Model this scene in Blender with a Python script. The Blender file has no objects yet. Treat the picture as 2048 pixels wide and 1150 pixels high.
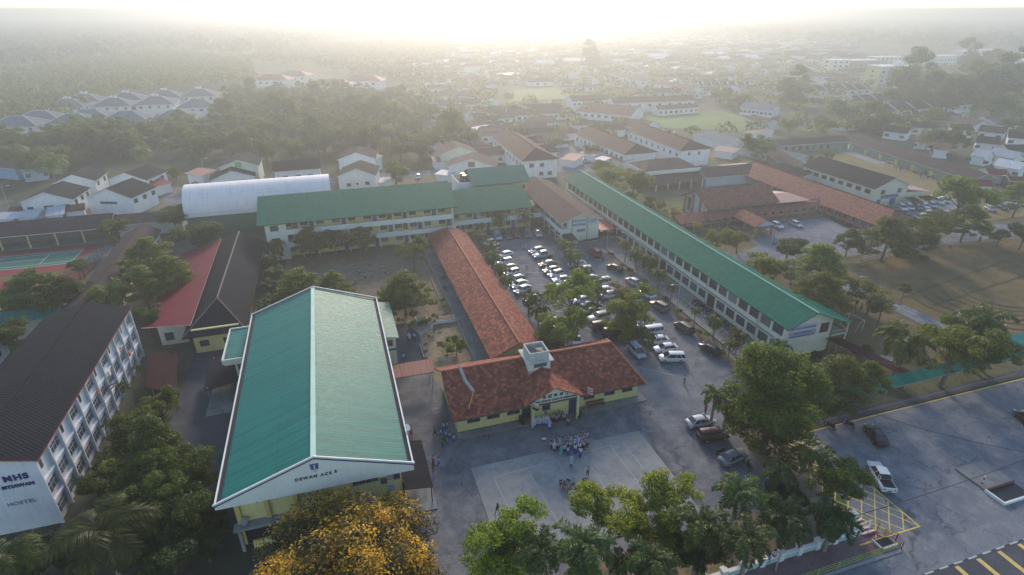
import bpy, bmesh, math, random
import numpy as np
from mathutils import Vector, Matrix
R = math.radians
random.seed(7); rng = np.random.default_rng(7)
scene = bpy.context.scene
COL = scene.collection

# ------------------------------------------------------------------ camera, sky, sun, exposure
CAM_H, FPX, PITCH, YAW = 54.0, 1140.0, math.atan(555.0/1140.0), R(17.5)
cd = bpy.data.cameras.new("camera"); cam = bpy.data.objects.new("camera", cd); COL.objects.link(cam)
cd.sensor_width = 36.0; cd.lens = FPX/2048.0*36.0; cd.clip_start = 0.5; cd.clip_end = 20000
cam.location = (0, 0, CAM_H); cam.rotation_euler = (R(90)-PITCH, 0, -YAW)
scene.camera = cam
SUN_AZ, SUN_EL = R(16), R(23)
w = bpy.data.worlds.new("World"); scene.world = w; w.use_nodes = True
wn = w.node_tree.nodes; wl = w.node_tree.links
sky = wn.new('ShaderNodeTexSky'); sky.sky_type = 'NISHITA'; sky.sun_disc = False
sky.sun_elevation = SUN_EL; sky.sun_rotation = SUN_AZ; sky.air_density = 1.1; sky.dust_density = 0.5; sky.ozone_density = 1.5
wl.new(sky.outputs[0], wn['Background'].inputs[0]); wn['Background'].inputs[1].default_value = 0.15
sd = bpy.data.lights.new("sun", 'SUN'); sd.energy = 2.4; sd.angle = R(12.0); sd.color = (1.0, .82, .65)
sun = bpy.data.objects.new("sun", sd); COL.objects.link(sun)
sdir = Vector((math.sin(SUN_AZ)*math.cos(SUN_EL), math.cos(SUN_AZ)*math.cos(SUN_EL), math.sin(SUN_EL)))
sun.rotation_euler = sdir.to_track_quat('Z', 'Y').to_euler(); sun.location = (0, 0, 90)
vs = scene.view_settings; vs.view_transform = 'Standard'; vs.look = 'None'; vs.gamma = 1; vs.use_curve_mapping = False
vs.exposure = 1.26
scene.cycles.volume_bounces = 0; scene.cycles.max_bounces = 5; scene.cycles.diffuse_bounces = 2
scene.cycles.glossy_bounces = 2; scene.cycles.transmission_bounces = 2; scene.cycles.transparent_max_bounces = 6
scene.cycles.use_denoising = True
HAZE = dict(density=0.00130, color=(.50, .515, .52), g=0.69)

# the site was surveyed from the photograph: P() turns a sighted pixel and a height into a point of the site plan (metres)
def P(u, v, z=0.0):
    x = (u-1024.0)/FPX; y = -(v-575.0)/FPX
    fh = math.cos(PITCH)+y*math.sin(PITCH); fz = -math.sin(PITCH)+y*math.cos(PITCH)
    t = (z-CAM_H)/fz
    return ((fh*math.sin(YAW)+x*math.cos(YAW))*t, (fh*math.cos(YAW)-x*math.sin(YAW))*t)
def depth(x, y, z=0.0):
    return (x*math.sin(YAW)+y*math.cos(YAW))*math.cos(PITCH)-(z-CAM_H)*math.sin(PITCH)

# ------------------------------------------------------------------ helpers
def tag(o, label=None, cat=None, group=None, kind=None):
    if label: o['label'] = label
    if cat: o['category'] = cat
    if group: o['group'] = group
    if kind: o['kind'] = kind
    return o
def thing(name, label, cat, loc=(0, 0, 0), rz=0.0, group=None):
    o = bpy.data.objects.new(name, None); COL.objects.link(o); o.empty_display_size = .5
    o.location = loc if len(loc) == 3 else (loc[0], loc[1], 0); o.rotation_euler = (0, 0, rz)
    return tag(o, label, cat, group)
ORD = ['first','second','third','fourth','fifth','sixth','seventh','eighth','ninth','tenth','eleventh','twelfth','thirteenth','fourteenth',
       'fifteenth','sixteenth','seventeenth','eighteenth','nineteenth','twentieth','twenty-first','twenty-second','twenty-third','twenty-fourth',
       'twenty-fifth','twenty-sixth','twenty-seventh','twenty-eighth','twenty-ninth','thirtieth','thirty-first','thirty-second','thirty-third','thirty-fourth']
class MB:
    """collects faces, builds one mesh object"""
    def __init__(s): s.v = []; s.f = []; s.m = []; s.mats = []; s.uv = {}; s.sm = []
    def mi(s, m):
        if m not in s.mats: s.mats.append(m)
        return s.mats.index(m)
    def face(s, pts, m, uv=None, smooth=False):
        n = len(s.v); s.v += [tuple(p) for p in pts]; s.f.append(tuple(range(n, n+len(pts))))
        s.m.append(s.mi(m)); s.sm.append(smooth)
        if uv: s.uv[len(s.f)-1] = uv
    def add(s, vs, fs, m, smooth=False):
        n = len(s.v); s.v += [tuple(p) for p in vs]; k = s.mi(m)
        for f in fs: s.f.append(tuple(n+i for i in f)); s.m.append(k); s.sm.append(smooth)
    def box(s, x0, x1, y0, y1, z0, z1, m):
        if x0 > x1: x0, x1 = x1, x0
        if y0 > y1: y0, y1 = y1, y0
        if z0 > z1: z0, z1 = z1, z0
        vs = [(x0,y0,z0),(x1,y0,z0),(x1,y1,z0),(x0,y1,z0),(x0,y0,z1),(x1,y0,z1),(x1,y1,z1),(x0,y1,z1)]
        s.add(vs, [(0,3,2,1),(4,5,6,7),(0,1,5,4),(1,2,6,5),(2,3,7,6),(3,0,4,7)], m)
    def tube(s, p, q, r0, r1, n, m, cap=True, smooth=True):
        p = Vector(p); q = Vector(q); d = (q-p)
        if d.length < 1e-6: return
        d.normalize(); a = d.orthogonal().normalized(); b = d.cross(a)
        vs = []
        for c, r in ((p, r0), (q, r1)):
            for i in range(n):
                t = 2*math.pi*i/n; vs.append(tuple(c+a*math.cos(t)*r+b*math.sin(t)*r))
        fs = [(i, (i+1) % n, n+(i+1) % n, n+i) for i in range(n)]
        s.add(vs, fs, m, smooth)
        if cap: s.add(vs[:n], [tuple(range(n-1, -1, -1))], m); s.add(vs[n:], [tuple(range(n))], m)
    def prism(s, poly, z0, z1, m, mtop=None):
        n = len(poly); lo = [(p[0], p[1], z0) for p in poly]; hi = [(p[0], p[1], z1) for p in poly]
        s.add(lo+hi, [(i, (i+1) % n, n+(i+1) % n, n+i) for i in range(n)]+[tuple(range(n-1, -1, -1))], m)
        s.add(hi, [tuple(range(n))], mtop or m)
    def slab(s, pts, t, m, mside, uv=None):
        """a sheet through pts (counter-clockwise from above) with thickness t below it"""
        s.face(pts, m, uv); lo = [(p[0], p[1], p[2]-t) for p in pts]; n = len(pts)
        s.face(lo[::-1], mside)
        for i in range(n):
            j = (i+1) % n; s.face([lo[i], lo[j], pts[j], pts[i]], mside)
    def sphere(s, c, r, m, nu=10, nv=7, sc=(1, 1, 1)):
        vs = []; fs = []
        for j in range(nv+1):
            ph = math.pi*j/nv
            for i in range(nu):
                th = 2*math.pi*i/nu
                vs.append((c[0]+r*sc[0]*math.sin(ph)*math.cos(th), c[1]+r*sc[1]*math.sin(ph)*math.sin(th), c[2]+r*sc[2]*math.cos(ph)))
        for j in range(nv):
            for i in range(nu):
                k = (i+1) % nu; fs.append((j*nu+i, (j+1)*nu+i, (j+1)*nu+k, j*nu+k))
        s.add(vs, fs, m, True)
    def torus(s, c, R0, r0, m, nu=18, nv=6, axis='y'):
        vs = []; fs = []
        for i in range(nu):
            a = 2*math.pi*i/nu
            for j in range(nv):
                b = 2*math.pi*j/nv; rr = R0+r0*math.cos(b); h = r0*math.sin(b)
                vs.append((c[0]+rr*math.cos(a), c[1]+h, c[2]+rr*math.sin(a)) if axis == 'y' else (c[0]+rr*math.cos(a), c[1]+rr*math.sin(a), c[2]+h))
        for i in range(nu):
            for j in range(nv):
                fs.append((i*nv+j, ((i+1) % nu)*nv+j, ((i+1) % nu)*nv+(j+1) % nv, i*nv+(j+1) % nv))
        s.add(vs, fs, m, True)
    def mesh(s, name, off=None):
        me = bpy.data.meshes.new(name)
        v = s.v if off is None else [(a-off[0], b-off[1], c-off[2]) for a, b, c in s.v]
        me.from_pydata(v, [], s.f)
        for m in s.mats: me.materials.append(m)
        me.polygons.foreach_set('material_index', s.m); me.polygons.foreach_set('use_smooth', s.sm)
        if s.uv:
            L = me.uv_layers.new(name='UVMap'); d = np.zeros((len(me.loops), 2), 'f')
            for k, uv in s.uv.items():
                st = me.polygons[k].loop_start
                for i, q in enumerate(uv): d[st+i] = q
            L.data.foreach_set('uv', d.ravel())
        me.update(); return me
    def build(s, name, parent=None, loc=None, world=False):
        """world=True: the vertices are plan coordinates and the parent is an unrotated Empty"""
        off = None
        if world and parent is not None: off = tuple(parent.location)
        o = bpy.data.objects.new(name, s.mesh(name, off)); COL.objects.link(o)
        if parent is not None: o.parent = parent
        if loc is not None: o.location = loc
        return o
def inst(name, me, parent=None, loc=(0, 0, 0), rz=0.0, sc=None):
    o = bpy.data.objects.new(name, me); COL.objects.link(o); o.location = loc; o.rotation_euler = (0, 0, rz)
    if parent is not None: o.parent = parent
    if sc is not None: o.scale = (sc, sc, sc) if not hasattr(sc, '__len__') else sc
    return o
def copy_tree(o, loc, rz=0.0, label=None, group=None, sc=None, color=None):
    """a copy of a thing and of each of its parts and sub-parts"""
    r = o.copy(); COL.objects.link(r); r.location = loc if len(loc) == 3 else (loc[0], loc[1], 0); r.rotation_euler = (0, 0, rz)
    if sc is not None: r.scale = (sc, sc, sc) if not hasattr(sc, '__len__') else sc
    if label: r['label'] = label
    if group: r['group'] = group
    if color: r.color = color
    for ch in list(o.children):
        c = ch.copy(); COL.objects.link(c); c.parent = r
        if color: c.color = color
        for g in list(ch.children):
            d = g.copy(); COL.objects.link(d); d.parent = c
            if color: d.color = color
    return r

# ------------------------------------------------------------------ materials (all procedural)
def _new(name):
    m = bpy.data.materials.new(name); m.use_nodes = True; nt = m.node_tree; nt.nodes.clear()
    out = nt.nodes.new('ShaderNodeOutputMaterial'); b = nt.nodes.new('ShaderNodeBsdfPrincipled')
    nt.links.new(b.outputs[0], out.inputs[0]); return m, nt, b, out
def N(nt, typ, **kw):
    n = nt.nodes.new(typ)
    for k, v in kw.items(): setattr(n, k, v)
    return n
def math_(nt, op, a, b=None):
    n = N(nt, 'ShaderNodeMath', operation=op)
    for i, x in enumerate((a, b)):
        if x is None: continue
        if isinstance(x, (int, float)): n.inputs[i].default_value = x
        else: nt.links.new(x, n.inputs[i])
    return n.outputs[0]
def noise(nt, vec, scale, detail=3, rough=.6):
    n = N(nt, 'ShaderNodeTexNoise'); n.inputs['Scale'].default_value = scale; n.inputs['Detail'].default_value = detail
    n.inputs['Roughness'].default_value = rough; nt.links.new(vec, n.inputs['Vector']); return n.outputs['Fac']
def mix(nt, fac, a, b, mode='MIX'):
    n = N(nt, 'ShaderNodeMix', data_type='RGBA', blend_type=mode)
    for s_, x in ((n.inputs['Factor'], fac), (n.inputs[6], a), (n.inputs[7], b)):
        if isinstance(x, (int, float)): s_.default_value = x
        elif isinstance(x, tuple): s_.default_value = (*x, 1) if len(x) == 3 else x
        else: nt.links.new(x, s_)
    return n.outputs[2]
def ramp(nt, fac, stops):
    n = N(nt, 'ShaderNodeValToRGB'); e = n.color_ramp.elements
    while len(e) < len(stops): e.new(0.5)
    for i, (p, c) in enumerate(stops): e[i].position = p; e[i].color = (*c, 1) if len(c) == 3 else c
    nt.links.new(fac, n.inputs[0]); return n.outputs[0]
def scl(c, k): return tuple(min(1.0, max(0, x*k)) for x in c)
MC = {}
def plain(name, c, rough=.75, var=.18, s1=.35, s2=6.0, bump=.0, metal=0.0, spec=.15, stain=None, emit=0):
    if name in MC: return MC[name]
    m, nt, b, out = _new(name); tc = N(nt, 'ShaderNodeTexCoord').outputs['Object']
    n1 = noise(nt, tc, s1, 4); n2 = noise(nt, tc, s2, 2)
    f = math_(nt, 'ADD', math_(nt, 'MULTIPLY', n1, .65), math_(nt, 'MULTIPLY', n2, .35))
    col = ramp(nt, f, [(.3, scl(c, 1-var)), (.7, scl(c, 1+var))])
    if stain:
        mp = N(nt, 'ShaderNodeMapping'); mp.inputs['Scale'].default_value = (2.2, 2.2, .25); nt.links.new(tc, mp.inputs[0])
        n3 = noise(nt, mp.outputs[0], 1.3, 5, .7)
        col = mix(nt, ramp(nt, n3, [(.48, (0, 0, 0)), (.85, (.55, .55, .55))]), col, stain)
    nt.links.new(col, b.inputs['Base Color']); b.inputs['Roughness'].default_value = rough; b.inputs['Metallic'].default_value = metal
    b.inputs['Specular IOR Level'].default_value = spec
    if emit: b.inputs['Emission Color'].default_value = (*c, 1); b.inputs['Emission Strength'].default_value = emit
    if bump:
        bp = N(nt, 'ShaderNodeBump'); bp.inputs['Strength'].default_value = bump; bp.inputs['Distance'].default_value = .05
        nt.links.new(n2, bp.inputs['Height']); nt.links.new(bp.outputs[0], b.inputs['Normal'])
    MC[name] = m; return m
def objcol(name, rough=.5, spec=.4, coat=0.0, var=.12, s=3.0):
    """takes its colour from the object's own colour"""
    m, nt, b, out = _new(name); oi = N(nt, 'ShaderNodeObjectInfo'); tc = N(nt, 'ShaderNodeTexCoord').outputs['Object']
    n1 = noise(nt, tc, s, 3); k = ramp(nt, n1, [(.3, (1-var,)*3), (.7, (1.0,)*3)])
    nt.links.new(mix(nt, 1.0, oi.outputs['Color'], k, 'MULTIPLY'), b.inputs['Base Color'])
    b.inputs['Roughness'].default_value = rough; b.inputs['Specular IOR Level'].default_value = spec; b.inputs['Coat Weight'].default_value = coat
    MC[name] = m; return m
def ground(name, cols, s1=.05, s2=.6, s3=14., rough=.95, spec=.08, fine=.25, bump=.3, streak=None, cracks=0):
    """cols: three colours blended by patches of two sizes, speckled finely"""
    m, nt, b, out = _new(name); tc = N(nt, 'ShaderNodeTexCoord').outputs['Object']
    v = tc
    if streak:
        mp = N(nt, 'ShaderNodeMapping'); mp.inputs['Scale'].default_value = streak[0]; mp.inputs['Rotation'].default_value = (0, 0, streak[1]); nt.links.new(tc, mp.inputs[0]); v = mp.outputs[0]
    a = noise(nt, v, s1, 6, .62); c = noise(nt, tc, s2, 5, .65); d = noise(nt, tc, s3, 2, .7)
    col = mix(nt, ramp(nt, a, [(.4, (0, 0, 0)), (.62, (1, 1, 1))]), cols[0], cols[1])
    col = mix(nt, ramp(nt, c, [(.46, (0, 0, 0)), (.7, (1, 1, 1))]), col, cols[2])
    k = ramp(nt, d, [(.3, (1-fine,)*3), (.7, (1+fine,)*3)])
    col = mix(nt, 1.0, col, k, 'MULTIPLY')
    if cracks:
        nz = N(nt, 'ShaderNodeTexNoise'); nz.inputs['Scale'].default_value = .5; nz.inputs['Detail'].default_value = 4; nt.links.new(tc, nz.inputs['Vector'])
        ad = N(nt, 'ShaderNodeVectorMath', operation='MULTIPLY_ADD'); nt.links.new(nz.outputs['Color'], ad.inputs[0]); ad.inputs[1].default_value = (5, 5, 0); nt.links.new(tc, ad.inputs[2])
        vo = N(nt, 'ShaderNodeTexVoronoi', feature='DISTANCE_TO_EDGE'); vo.inputs['Scale'].default_value = .13; nt.links.new(ad.outputs[0], vo.inputs['Vector'])
        col = mix(nt, math_(nt, 'MULTIPLY', ramp(nt, vo.outputs['Distance'], [(0, (1,)*3), (.012, (0,)*3)]), cracks), col, (.035, .036, .042))
        v2 = N(nt, 'ShaderNodeTexVoronoi'); v2.inputs['Scale'].default_value = .22; v2.inputs['Randomness'].default_value = 1; nt.links.new(tc, v2.inputs['Vector'])
        col = mix(nt, math_(nt, 'MULTIPLY', ramp(nt, v2.outputs['Distance'], [(.04, (1,)*3), (.10, (0,)*3)]), .45), col, (.04, .04, .045))
        mp = N(nt, 'ShaderNodeMapping'); mp.inputs['Scale'].default_value = (1.6, .07, 1); mp.inputs['Rotation'].default_value = (0, 0, -.12); nt.links.new(ad.outputs[0], mp.inputs[0])
        n5 = noise(nt, mp.outputs[0], .8, 4, .7); col = mix(nt, math_(nt, 'MULTIPLY', ramp(nt, n5, [(.5, (0,)*3), (.75, (1,)*3)]), .45), col, (.24, .24, .235))
    nt.links.new(col, b.inputs['Base Color']); b.inputs['Roughness'].default_value = rough; b.inputs['Specular IOR Level'].default_value = spec
    if bump:
        bp = N(nt, 'ShaderNodeBump'); bp.inputs['Strength'].default_value = bump; bp.inputs['Distance'].default_value = .04
        nt.links.new(d, bp.inputs['Height']); nt.links.new(bp.outputs[0], b.inputs['Normal'])
    MC[name] = m; return m
def tiles(name, c, w_=.5, h_=.36, var=.45, rough=.8, spec=.35, stain=(.05, .04, .035), stain_amt=.6, bump=.6, c2=None, lichen=None):
    """roof tiles laid in courses over UV metres: every tile its own shade"""
    m, nt, b, out = _new(name); tc = N(nt, 'ShaderNodeTexCoord'); uv = tc.outputs['UV']
    sp = N(nt, 'ShaderNodeSeparateXYZ'); nt.links.new(uv, sp.inputs[0])
    iv = math_(nt, 'FLOOR', math_(nt, 'DIVIDE', sp.outputs[1], h_))
    uu = math_(nt, 'ADD', math_(nt, 'DIVIDE', sp.outputs[0], w_), math_(nt, 'MULTIPLY', iv, .5))
    iu = math_(nt, 'FLOOR', uu)
    cb = N(nt, 'ShaderNodeCombineXYZ'); nt.links.new(iu, cb.inputs[0]); nt.links.new(iv, cb.inputs[1])
    wn_ = N(nt, 'ShaderNodeTexWhiteNoise'); nt.links.new(cb.outputs[0], wn_.inputs[0])
    col = ramp(nt, wn_.outputs[0], [(0, scl(c, 1-var)), (.6, c), (1, c2 or scl(c, 1+var))])
    n1 = noise(nt, tc.outputs['Object'], .35, 5, .65); n2 = noise(nt, tc.outputs['Object'], 2.2, 4, .7)
    mp = N(nt, 'ShaderNodeMapping'); mp.inputs['Scale'].default_value = (1.1, .12, 1); nt.links.new(uv, mp.inputs[0]); n4 = noise(nt, mp.outputs[0], 1., 5, .7)
    n1 = math_(nt, 'ADD', math_(nt, 'MULTIPLY', n1, .45), math_(nt, 'MULTIPLY', n4, .55))
    col = mix(nt, math_(nt, 'MULTIPLY', ramp(nt, n1, [(.42, (0, 0, 0)), (.7, (1, 1, 1))]), stain_amt), col, stain)
    if lichen: col = mix(nt, math_(nt, 'MULTIPLY', ramp(nt, n2, [(.55, (0, 0, 0)), (.72, (1, 1, 1))]), .5), col, lichen)
    fv = math_(nt, 'FRACT', math_(nt, 'DIVIDE', sp.outputs[1], h_)); fu = math_(nt, 'FRACT', uu)
    edge = ramp(nt, fv, [(0, (.45,)*3), (.22, (1,)*3)]); col = mix(nt, 1.0, col, edge, 'MULTIPLY')
    nt.links.new(col, b.inputs['Base Color']); b.inputs['Roughness'].default_value = rough; b.inputs['Specular IOR Level'].default_value = spec
    hgt = math_(nt, 'ADD', math_(nt, 'SINE', math_(nt, 'MULTIPLY', uu, 6.283)), math_(nt, 'MULTIPLY', fv, -1.5))
    bp = N(nt, 'ShaderNodeBump'); bp.inputs['Strength'].default_value = bump; bp.inputs['Distance'].default_value = .05
    nt.links.new(hgt, bp.inputs['Height']); nt.links.new(bp.outputs[0], b.inputs['Normal'])
    MC[name] = m; return m
def sheet(name, c, pitch=.5, rough=.45, spec=.22, metal=0.0, var=.15, bump=.8, stain=(.3, .3, .28), stain_amt=.25, lap=6.0, lapamt=.15):
    """ribbed metal sheet: ribs run up the slope"""
    m, nt, b, out = _new(name); tc = N(nt, 'ShaderNodeTexCoord'); sp = N(nt, 'ShaderNodeSeparateXYZ'); nt.links.new(tc.outputs['UV'], sp.inputs[0])
    u = math_(nt, 'DIVIDE', sp.outputs[0], pitch); iu = math_(nt, 'FLOOR', u)
    wn_ = N(nt, 'ShaderNodeTexWhiteNoise', noise_dimensions='1D'); nt.links.new(iu, wn_.inputs['W'])
    k = ramp(nt, wn_.outputs[0], [(0, (1-var,)*3), (1, (1+var,)*3)])
    n1 = noise(nt, tc.outputs['Object'], .22, 6, .7); n2 = noise(nt, tc.outputs['Object'], 3., 3, .6)
    mp = N(nt, 'ShaderNodeMapping'); mp.inputs['Scale'].default_value = (.9, .10, 1); nt.links.new(tc.outputs['UV'], mp.inputs[0]); n4 = noise(nt, mp.outputs[0], 1., 6, .75)
    n1 = math_(nt, 'ADD', math_(nt, 'MULTIPLY', n1, .4), math_(nt, 'MULTIPLY', n4, .6))
    dk = ramp(nt, noise(nt, mp.outputs[0], 2.3, 4, .7), [(.52, (1,)*3), (.8, (.62, .60, .58))]); c = mix(nt, 1.0, c, dk, 'MULTIPLY')
    col = mix(nt, 1.0, c, k, 'MULTIPLY')
    col = mix(nt, math_(nt, 'MULTIPLY', ramp(nt, n1, [(.4, (0, 0, 0)), (.7, (1, 1, 1))]), stain_amt), col, stain)
    fv = math_(nt, 'FRACT', math_(nt, 'DIVIDE', sp.outputs[1], lap))
    col = mix(nt, 1.0, col, ramp(nt, fv, [(0, (1-lapamt,)*3), (.05, (1,)*3)]), 'MULTIPLY')
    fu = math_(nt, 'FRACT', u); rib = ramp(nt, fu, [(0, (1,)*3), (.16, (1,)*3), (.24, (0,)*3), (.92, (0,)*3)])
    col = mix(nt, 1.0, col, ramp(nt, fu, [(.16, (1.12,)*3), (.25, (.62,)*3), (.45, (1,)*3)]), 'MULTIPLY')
    nt.links.new(col, b.inputs['Base Color'])
    nt.links.new(math_(nt, 'ADD', math_(nt, 'MULTIPLY', n2, .25), rough-.12), b.inputs['Roughness'])
    b.inputs['Specular IOR Level'].default_value = spec; b.inputs['Metallic'].default_value = metal
    bp = N(nt, 'ShaderNodeBump'); bp.inputs['Strength'].default_value = bump; bp.inputs['Distance'].default_value = .06
    nt.links.new(rib, bp.inputs['Height']); nt.links.new(bp.outputs[0], b.inputs['Normal'])
    MC[name] = m; return m
def leafmat(name, c, c2, trans=.45, sc_=1.0, patch=False):
    """every leaf its own shade between the two; light passes through"""
    m, nt, b, out = _new(name); nt.nodes.remove(b); g = N(nt, 'ShaderNodeNewGeometry'); oi = N(nt, 'ShaderNodeObjectInfo')
    tc = N(nt, 'ShaderNodeTexCoord').outputs['Object']; n1 = noise(nt, tc, .55*sc_, 3)
    f = math_(nt, 'ADD', math_(nt, 'MULTIPLY', g.outputs['Random Per Island'], .6), math_(nt, 'MULTIPLY', math_(nt, 'SUBTRACT', n1, .3), .9))
    if patch: f = math_(nt, 'ADD', math_(nt, 'MULTIPLY', g.outputs['Random Per Island'], .25), math_(nt, 'MULTIPLY', noise(nt, tc, .5, 3, .55), .8))
    col = ramp(nt, f, [(.15, c), (.85, c2)] if not patch else [(.48, c), (.65, c2)]); col = mix(nt, 1.0, col, oi.outputs['Color'], 'MULTIPLY')
    hs = N(nt, 'ShaderNodeHueSaturation'); nt.links.new(math_(nt, 'ADD', math_(nt, 'MULTIPLY', oi.outputs['Random'], .0 if patch else .04), .5 if patch else .475), hs.inputs['Hue']); nt.links.new(math_(nt, 'ADD', math_(nt, 'MULTIPLY', oi.outputs['Random'], .35), .82), hs.inputs['Value']); nt.links.new(col, hs.inputs['Color']); col = hs.outputs[0]
    d = N(nt, 'ShaderNodeBsdfPrincipled'); d.inputs['Roughness'].default_value = .55; d.inputs['Specular IOR Level'].default_value = .25; nt.links.new(col, d.inputs['Base Color'])
    t = N(nt, 'ShaderNodeBsdfTranslucent'); nt.links.new(mix(nt, 1.0, col, (1.25, 1.2, .5), 'MULTIPLY'), t.inputs[0])
    mx = N(nt, 'ShaderNodeMixShader'); mx.inputs[0].default_value = trans
    nt.links.new(d.outputs[0], mx.inputs[1]); nt.links.new(t.outputs[0], mx.inputs[2]); nt.links.new(mx.outputs[0], out.inputs[0])
    MC[name] = m; return m

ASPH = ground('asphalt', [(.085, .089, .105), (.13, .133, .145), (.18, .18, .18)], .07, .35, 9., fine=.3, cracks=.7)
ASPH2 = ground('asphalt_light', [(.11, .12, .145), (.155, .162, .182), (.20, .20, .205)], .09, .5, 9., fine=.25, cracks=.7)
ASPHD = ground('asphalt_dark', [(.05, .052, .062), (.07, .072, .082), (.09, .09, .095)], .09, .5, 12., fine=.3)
COURT = ground('court_concrete', [(.20, .205, .20), (.25, .25, .24), (.16, .165, .17)], .12, .8, 12., fine=.18)
CONC = ground('concrete', [(.17, .17, .165), (.24, .235, .22), (.12, .12, .12)], .3, 1.2, 10., fine=.15)
DIRT = ground('bare_earth', [(.16, .12, .085), (.21, .16, .115), (.08, .088, .042)], .12, .7, 8., fine=.3)
SAND = ground('sandy_earth', [(.24, .19, .135), (.19, .15, .10), (.10, .10, .05)], .2, .9, 8.)
FIELD = ground('dry_grass', [(.115, .088, .042), (.17, .115, .062), (.075, .066, .030)], .05, .35, 5., fine=.35)
GRASS = ground('green_grass', [(.055, .085, .025), (.10, .12, .045), (.13, .105, .05)], .07, .5, 6., fine=.35)
LAND = ground('land', [(.055, .07, .03), (.10, .095, .055), (.16, .14, .105)], .012, .06, 1.5, fine=.3)
TRED = ground('court_red', [(.20, .038, .038), (.24, .055, .05), (.14, .03, .035)], .3, 1.5, 8., fine=.15)
TGRN = ground('court_green', [(.05, .14, .10), (.065, .165, .12), (.04, .11, .085)], .3, 1.5, 8., fine=.12)
WHITE = plain('white_paint', (.55, .55, .53), .6, .15); YEL = plain('road_yellow', (.50, .38, .12), .6, .2, 1., 9.)
MARK = plain('worn_white_line', (.36, .36, .35), .7, .3, 1.5, 10.)
WALLY = plain('yellow_wall', (.62, .55, .24), .8, .08, .6, 3., stain=(.35, .31, .18))
WALLC = plain('cream_wall', (.62, .60, .47), .8, .08, .5, 3., stain=(.36, .35, .28))
WALLW = plain('white_wall', (.62, .62, .60), .8, .08, .5, 3., stain=(.32, .32, .31))
WALLH = plain('hostel_wall', (.55, .56, .58), .8, .10, .5, 3., stain=(.22, .23, .25))
WALLG = plain('grey_wall', (.38, .42, .44), .8, .1)
FASC = plain('pale_fascia', (.55, .57, .52), .7, .06, .5, 3., stain=(.42, .44, .40))
GREY = plain('grey_concrete', (.24, .24, .23), .85, .18, .8, 6.); DARK = plain('near_black', (.025, .027, .033), .9, .2)  # near black; also painted in for shade in the hall lobby and recesses
GLASS = plain('window_glass', (.035, .042, .052), .12, .25, 1.2, 4., spec=.5)
def _curtains(m):
    nt = m.node_tree; b = [n for n in nt.nodes if n.type == 'BSDF_PRINCIPLED'][0]; old = b.inputs['Base Color'].links[0].from_socket; oi = N(nt, 'ShaderNodeObjectInfo')
    f = ramp(nt, oi.outputs['Random'], [(.0, (.75,)*3), (.10, (.45,)*3), (.22, (0,)*3), (.6, (.04,)*3), (.8, (.25,)*3), (.9, (0,)*3)]); nt.links.new(mix(nt, f, old, (.30, .31, .30)), b.inputs['Base Color'])
_curtains(GLASS)
FRM = plain('window_frame', (.12, .13, .15), .5, .1); FRW = plain('white_frame', (.5, .52, .52), .5, .1)
BLUE = plain('blue_door', (.035, .09, .27), .5, .15); NAVY = plain('navy_paint', (.02, .035, .13), .5, .1); BLACK = plain('black_paint', (.02, .02, .025), .4, .1)
REDC = plain('red_column', (.45, .12, .07), .7, .15); BRN = plain('brown_wood', (.16, .08, .04), .7, .2); STEEL = plain('galvanised_steel', (.42, .43, .44), .4, .1, metal=.5)
BARK = plain('bark', (.12, .095, .07), .95, .3, 2., 12., .6); PBARK = plain('palm_bark', (.20, .18, .15), .95, .25, 2., 14., .5)
TEAL = sheet('teal_metal_roof', (.016, .20, .165), .72, .5, .22, var=.10, bump=1.0, stain=(.10, .26, .21), stain_amt=.35)
TEALR = sheet('weathered_teal_roof', (.003, .115, .095), .95, .55, .13, var=.10, bump=1.0, stain=(.015, .18, .14), stain_amt=.4)
GRN = sheet('green_metal_roof', (.008, .11, .08), .5, .55, .2, var=.1, bump=.7, stain=(.05, .22, .16), stain_amt=.4)
GRNT = tiles('green_tile_roof', (.004, .100, .066), .5, .4, .22, .8, .05, stain=(.008, .11, .08), stain_amt=.5, bump=.5)
CLAY = tiles('clay_tile_roof', (.23, .062, .040), .5, .42, .42, .85, .12, stain=(.055, .035, .03), stain_amt=.5, c2=(.36, .115, .065), lichen=(.10, .065, .05))
CLAYB = tiles('brick_red_tile_roof', (.20, .072, .052), .5, .4, .3, .85, .1, stain=(.10, .055, .045), stain_amt=.5, c2=(.28, .12, .085))
CLAYH = tiles('house_tile_roof', (.105, .058, .047), .5, .4, .3, .9, .08, stain=(.07, .05, .045), stain_amt=.6)
DTIL = tiles('dark_tile_roof', (.010, .011, .017), .5, .34, .25, .9, .08, stain=(.018, .018, .022), stain_amt=.6, lichen=(.035, .033, .035))
DSHT = sheet('dark_sheet_roof', (.022, .022, .027), .9, .9, .03, var=.12, bump=.7, stain=(.016, .016, .02), stain_amt=.5)
PURP = tiles('plum_tile_roof', (.060, .040, .044), .5, .4, .3, .9, .08, stain=(.05, .038, .042), stain_amt=.5)
BRNR = tiles('brown_tile_roof', (.095, .062, .055), .5, .4, .25, .9, .08, stain=(.09, .065, .06), stain_amt=.5)
GRYR = tiles('grey_tile_roof', (.13, .15, .17), .5, .4, .2, .9, .08, stain=(.09, .10, .12), stain_amt=.4)
REDS = sheet('red_sheet_roof', (.17, .020, .028), .6, .7, .12, var=.12, bump=.6, stain=(.10, .025, .032), stain_amt=.5)
MARO = sheet('maroon_sheet_roof', (.035, .010, .012), .5, .8, .08, var=.1, bump=.6, stain=(.03, .015, .02))
WSHT = sheet('white_sheet_roof', (.68, .62, .60), .4, .6, .2, var=.03, bump=.2, stain=(.5, .5, .52), lapamt=.05)
PCHR = sheet('faded_red_roof', (.27, .12, .09), .6, .7, .12, var=.1, bump=.5, stain=(.30, .17, .13))
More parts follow.
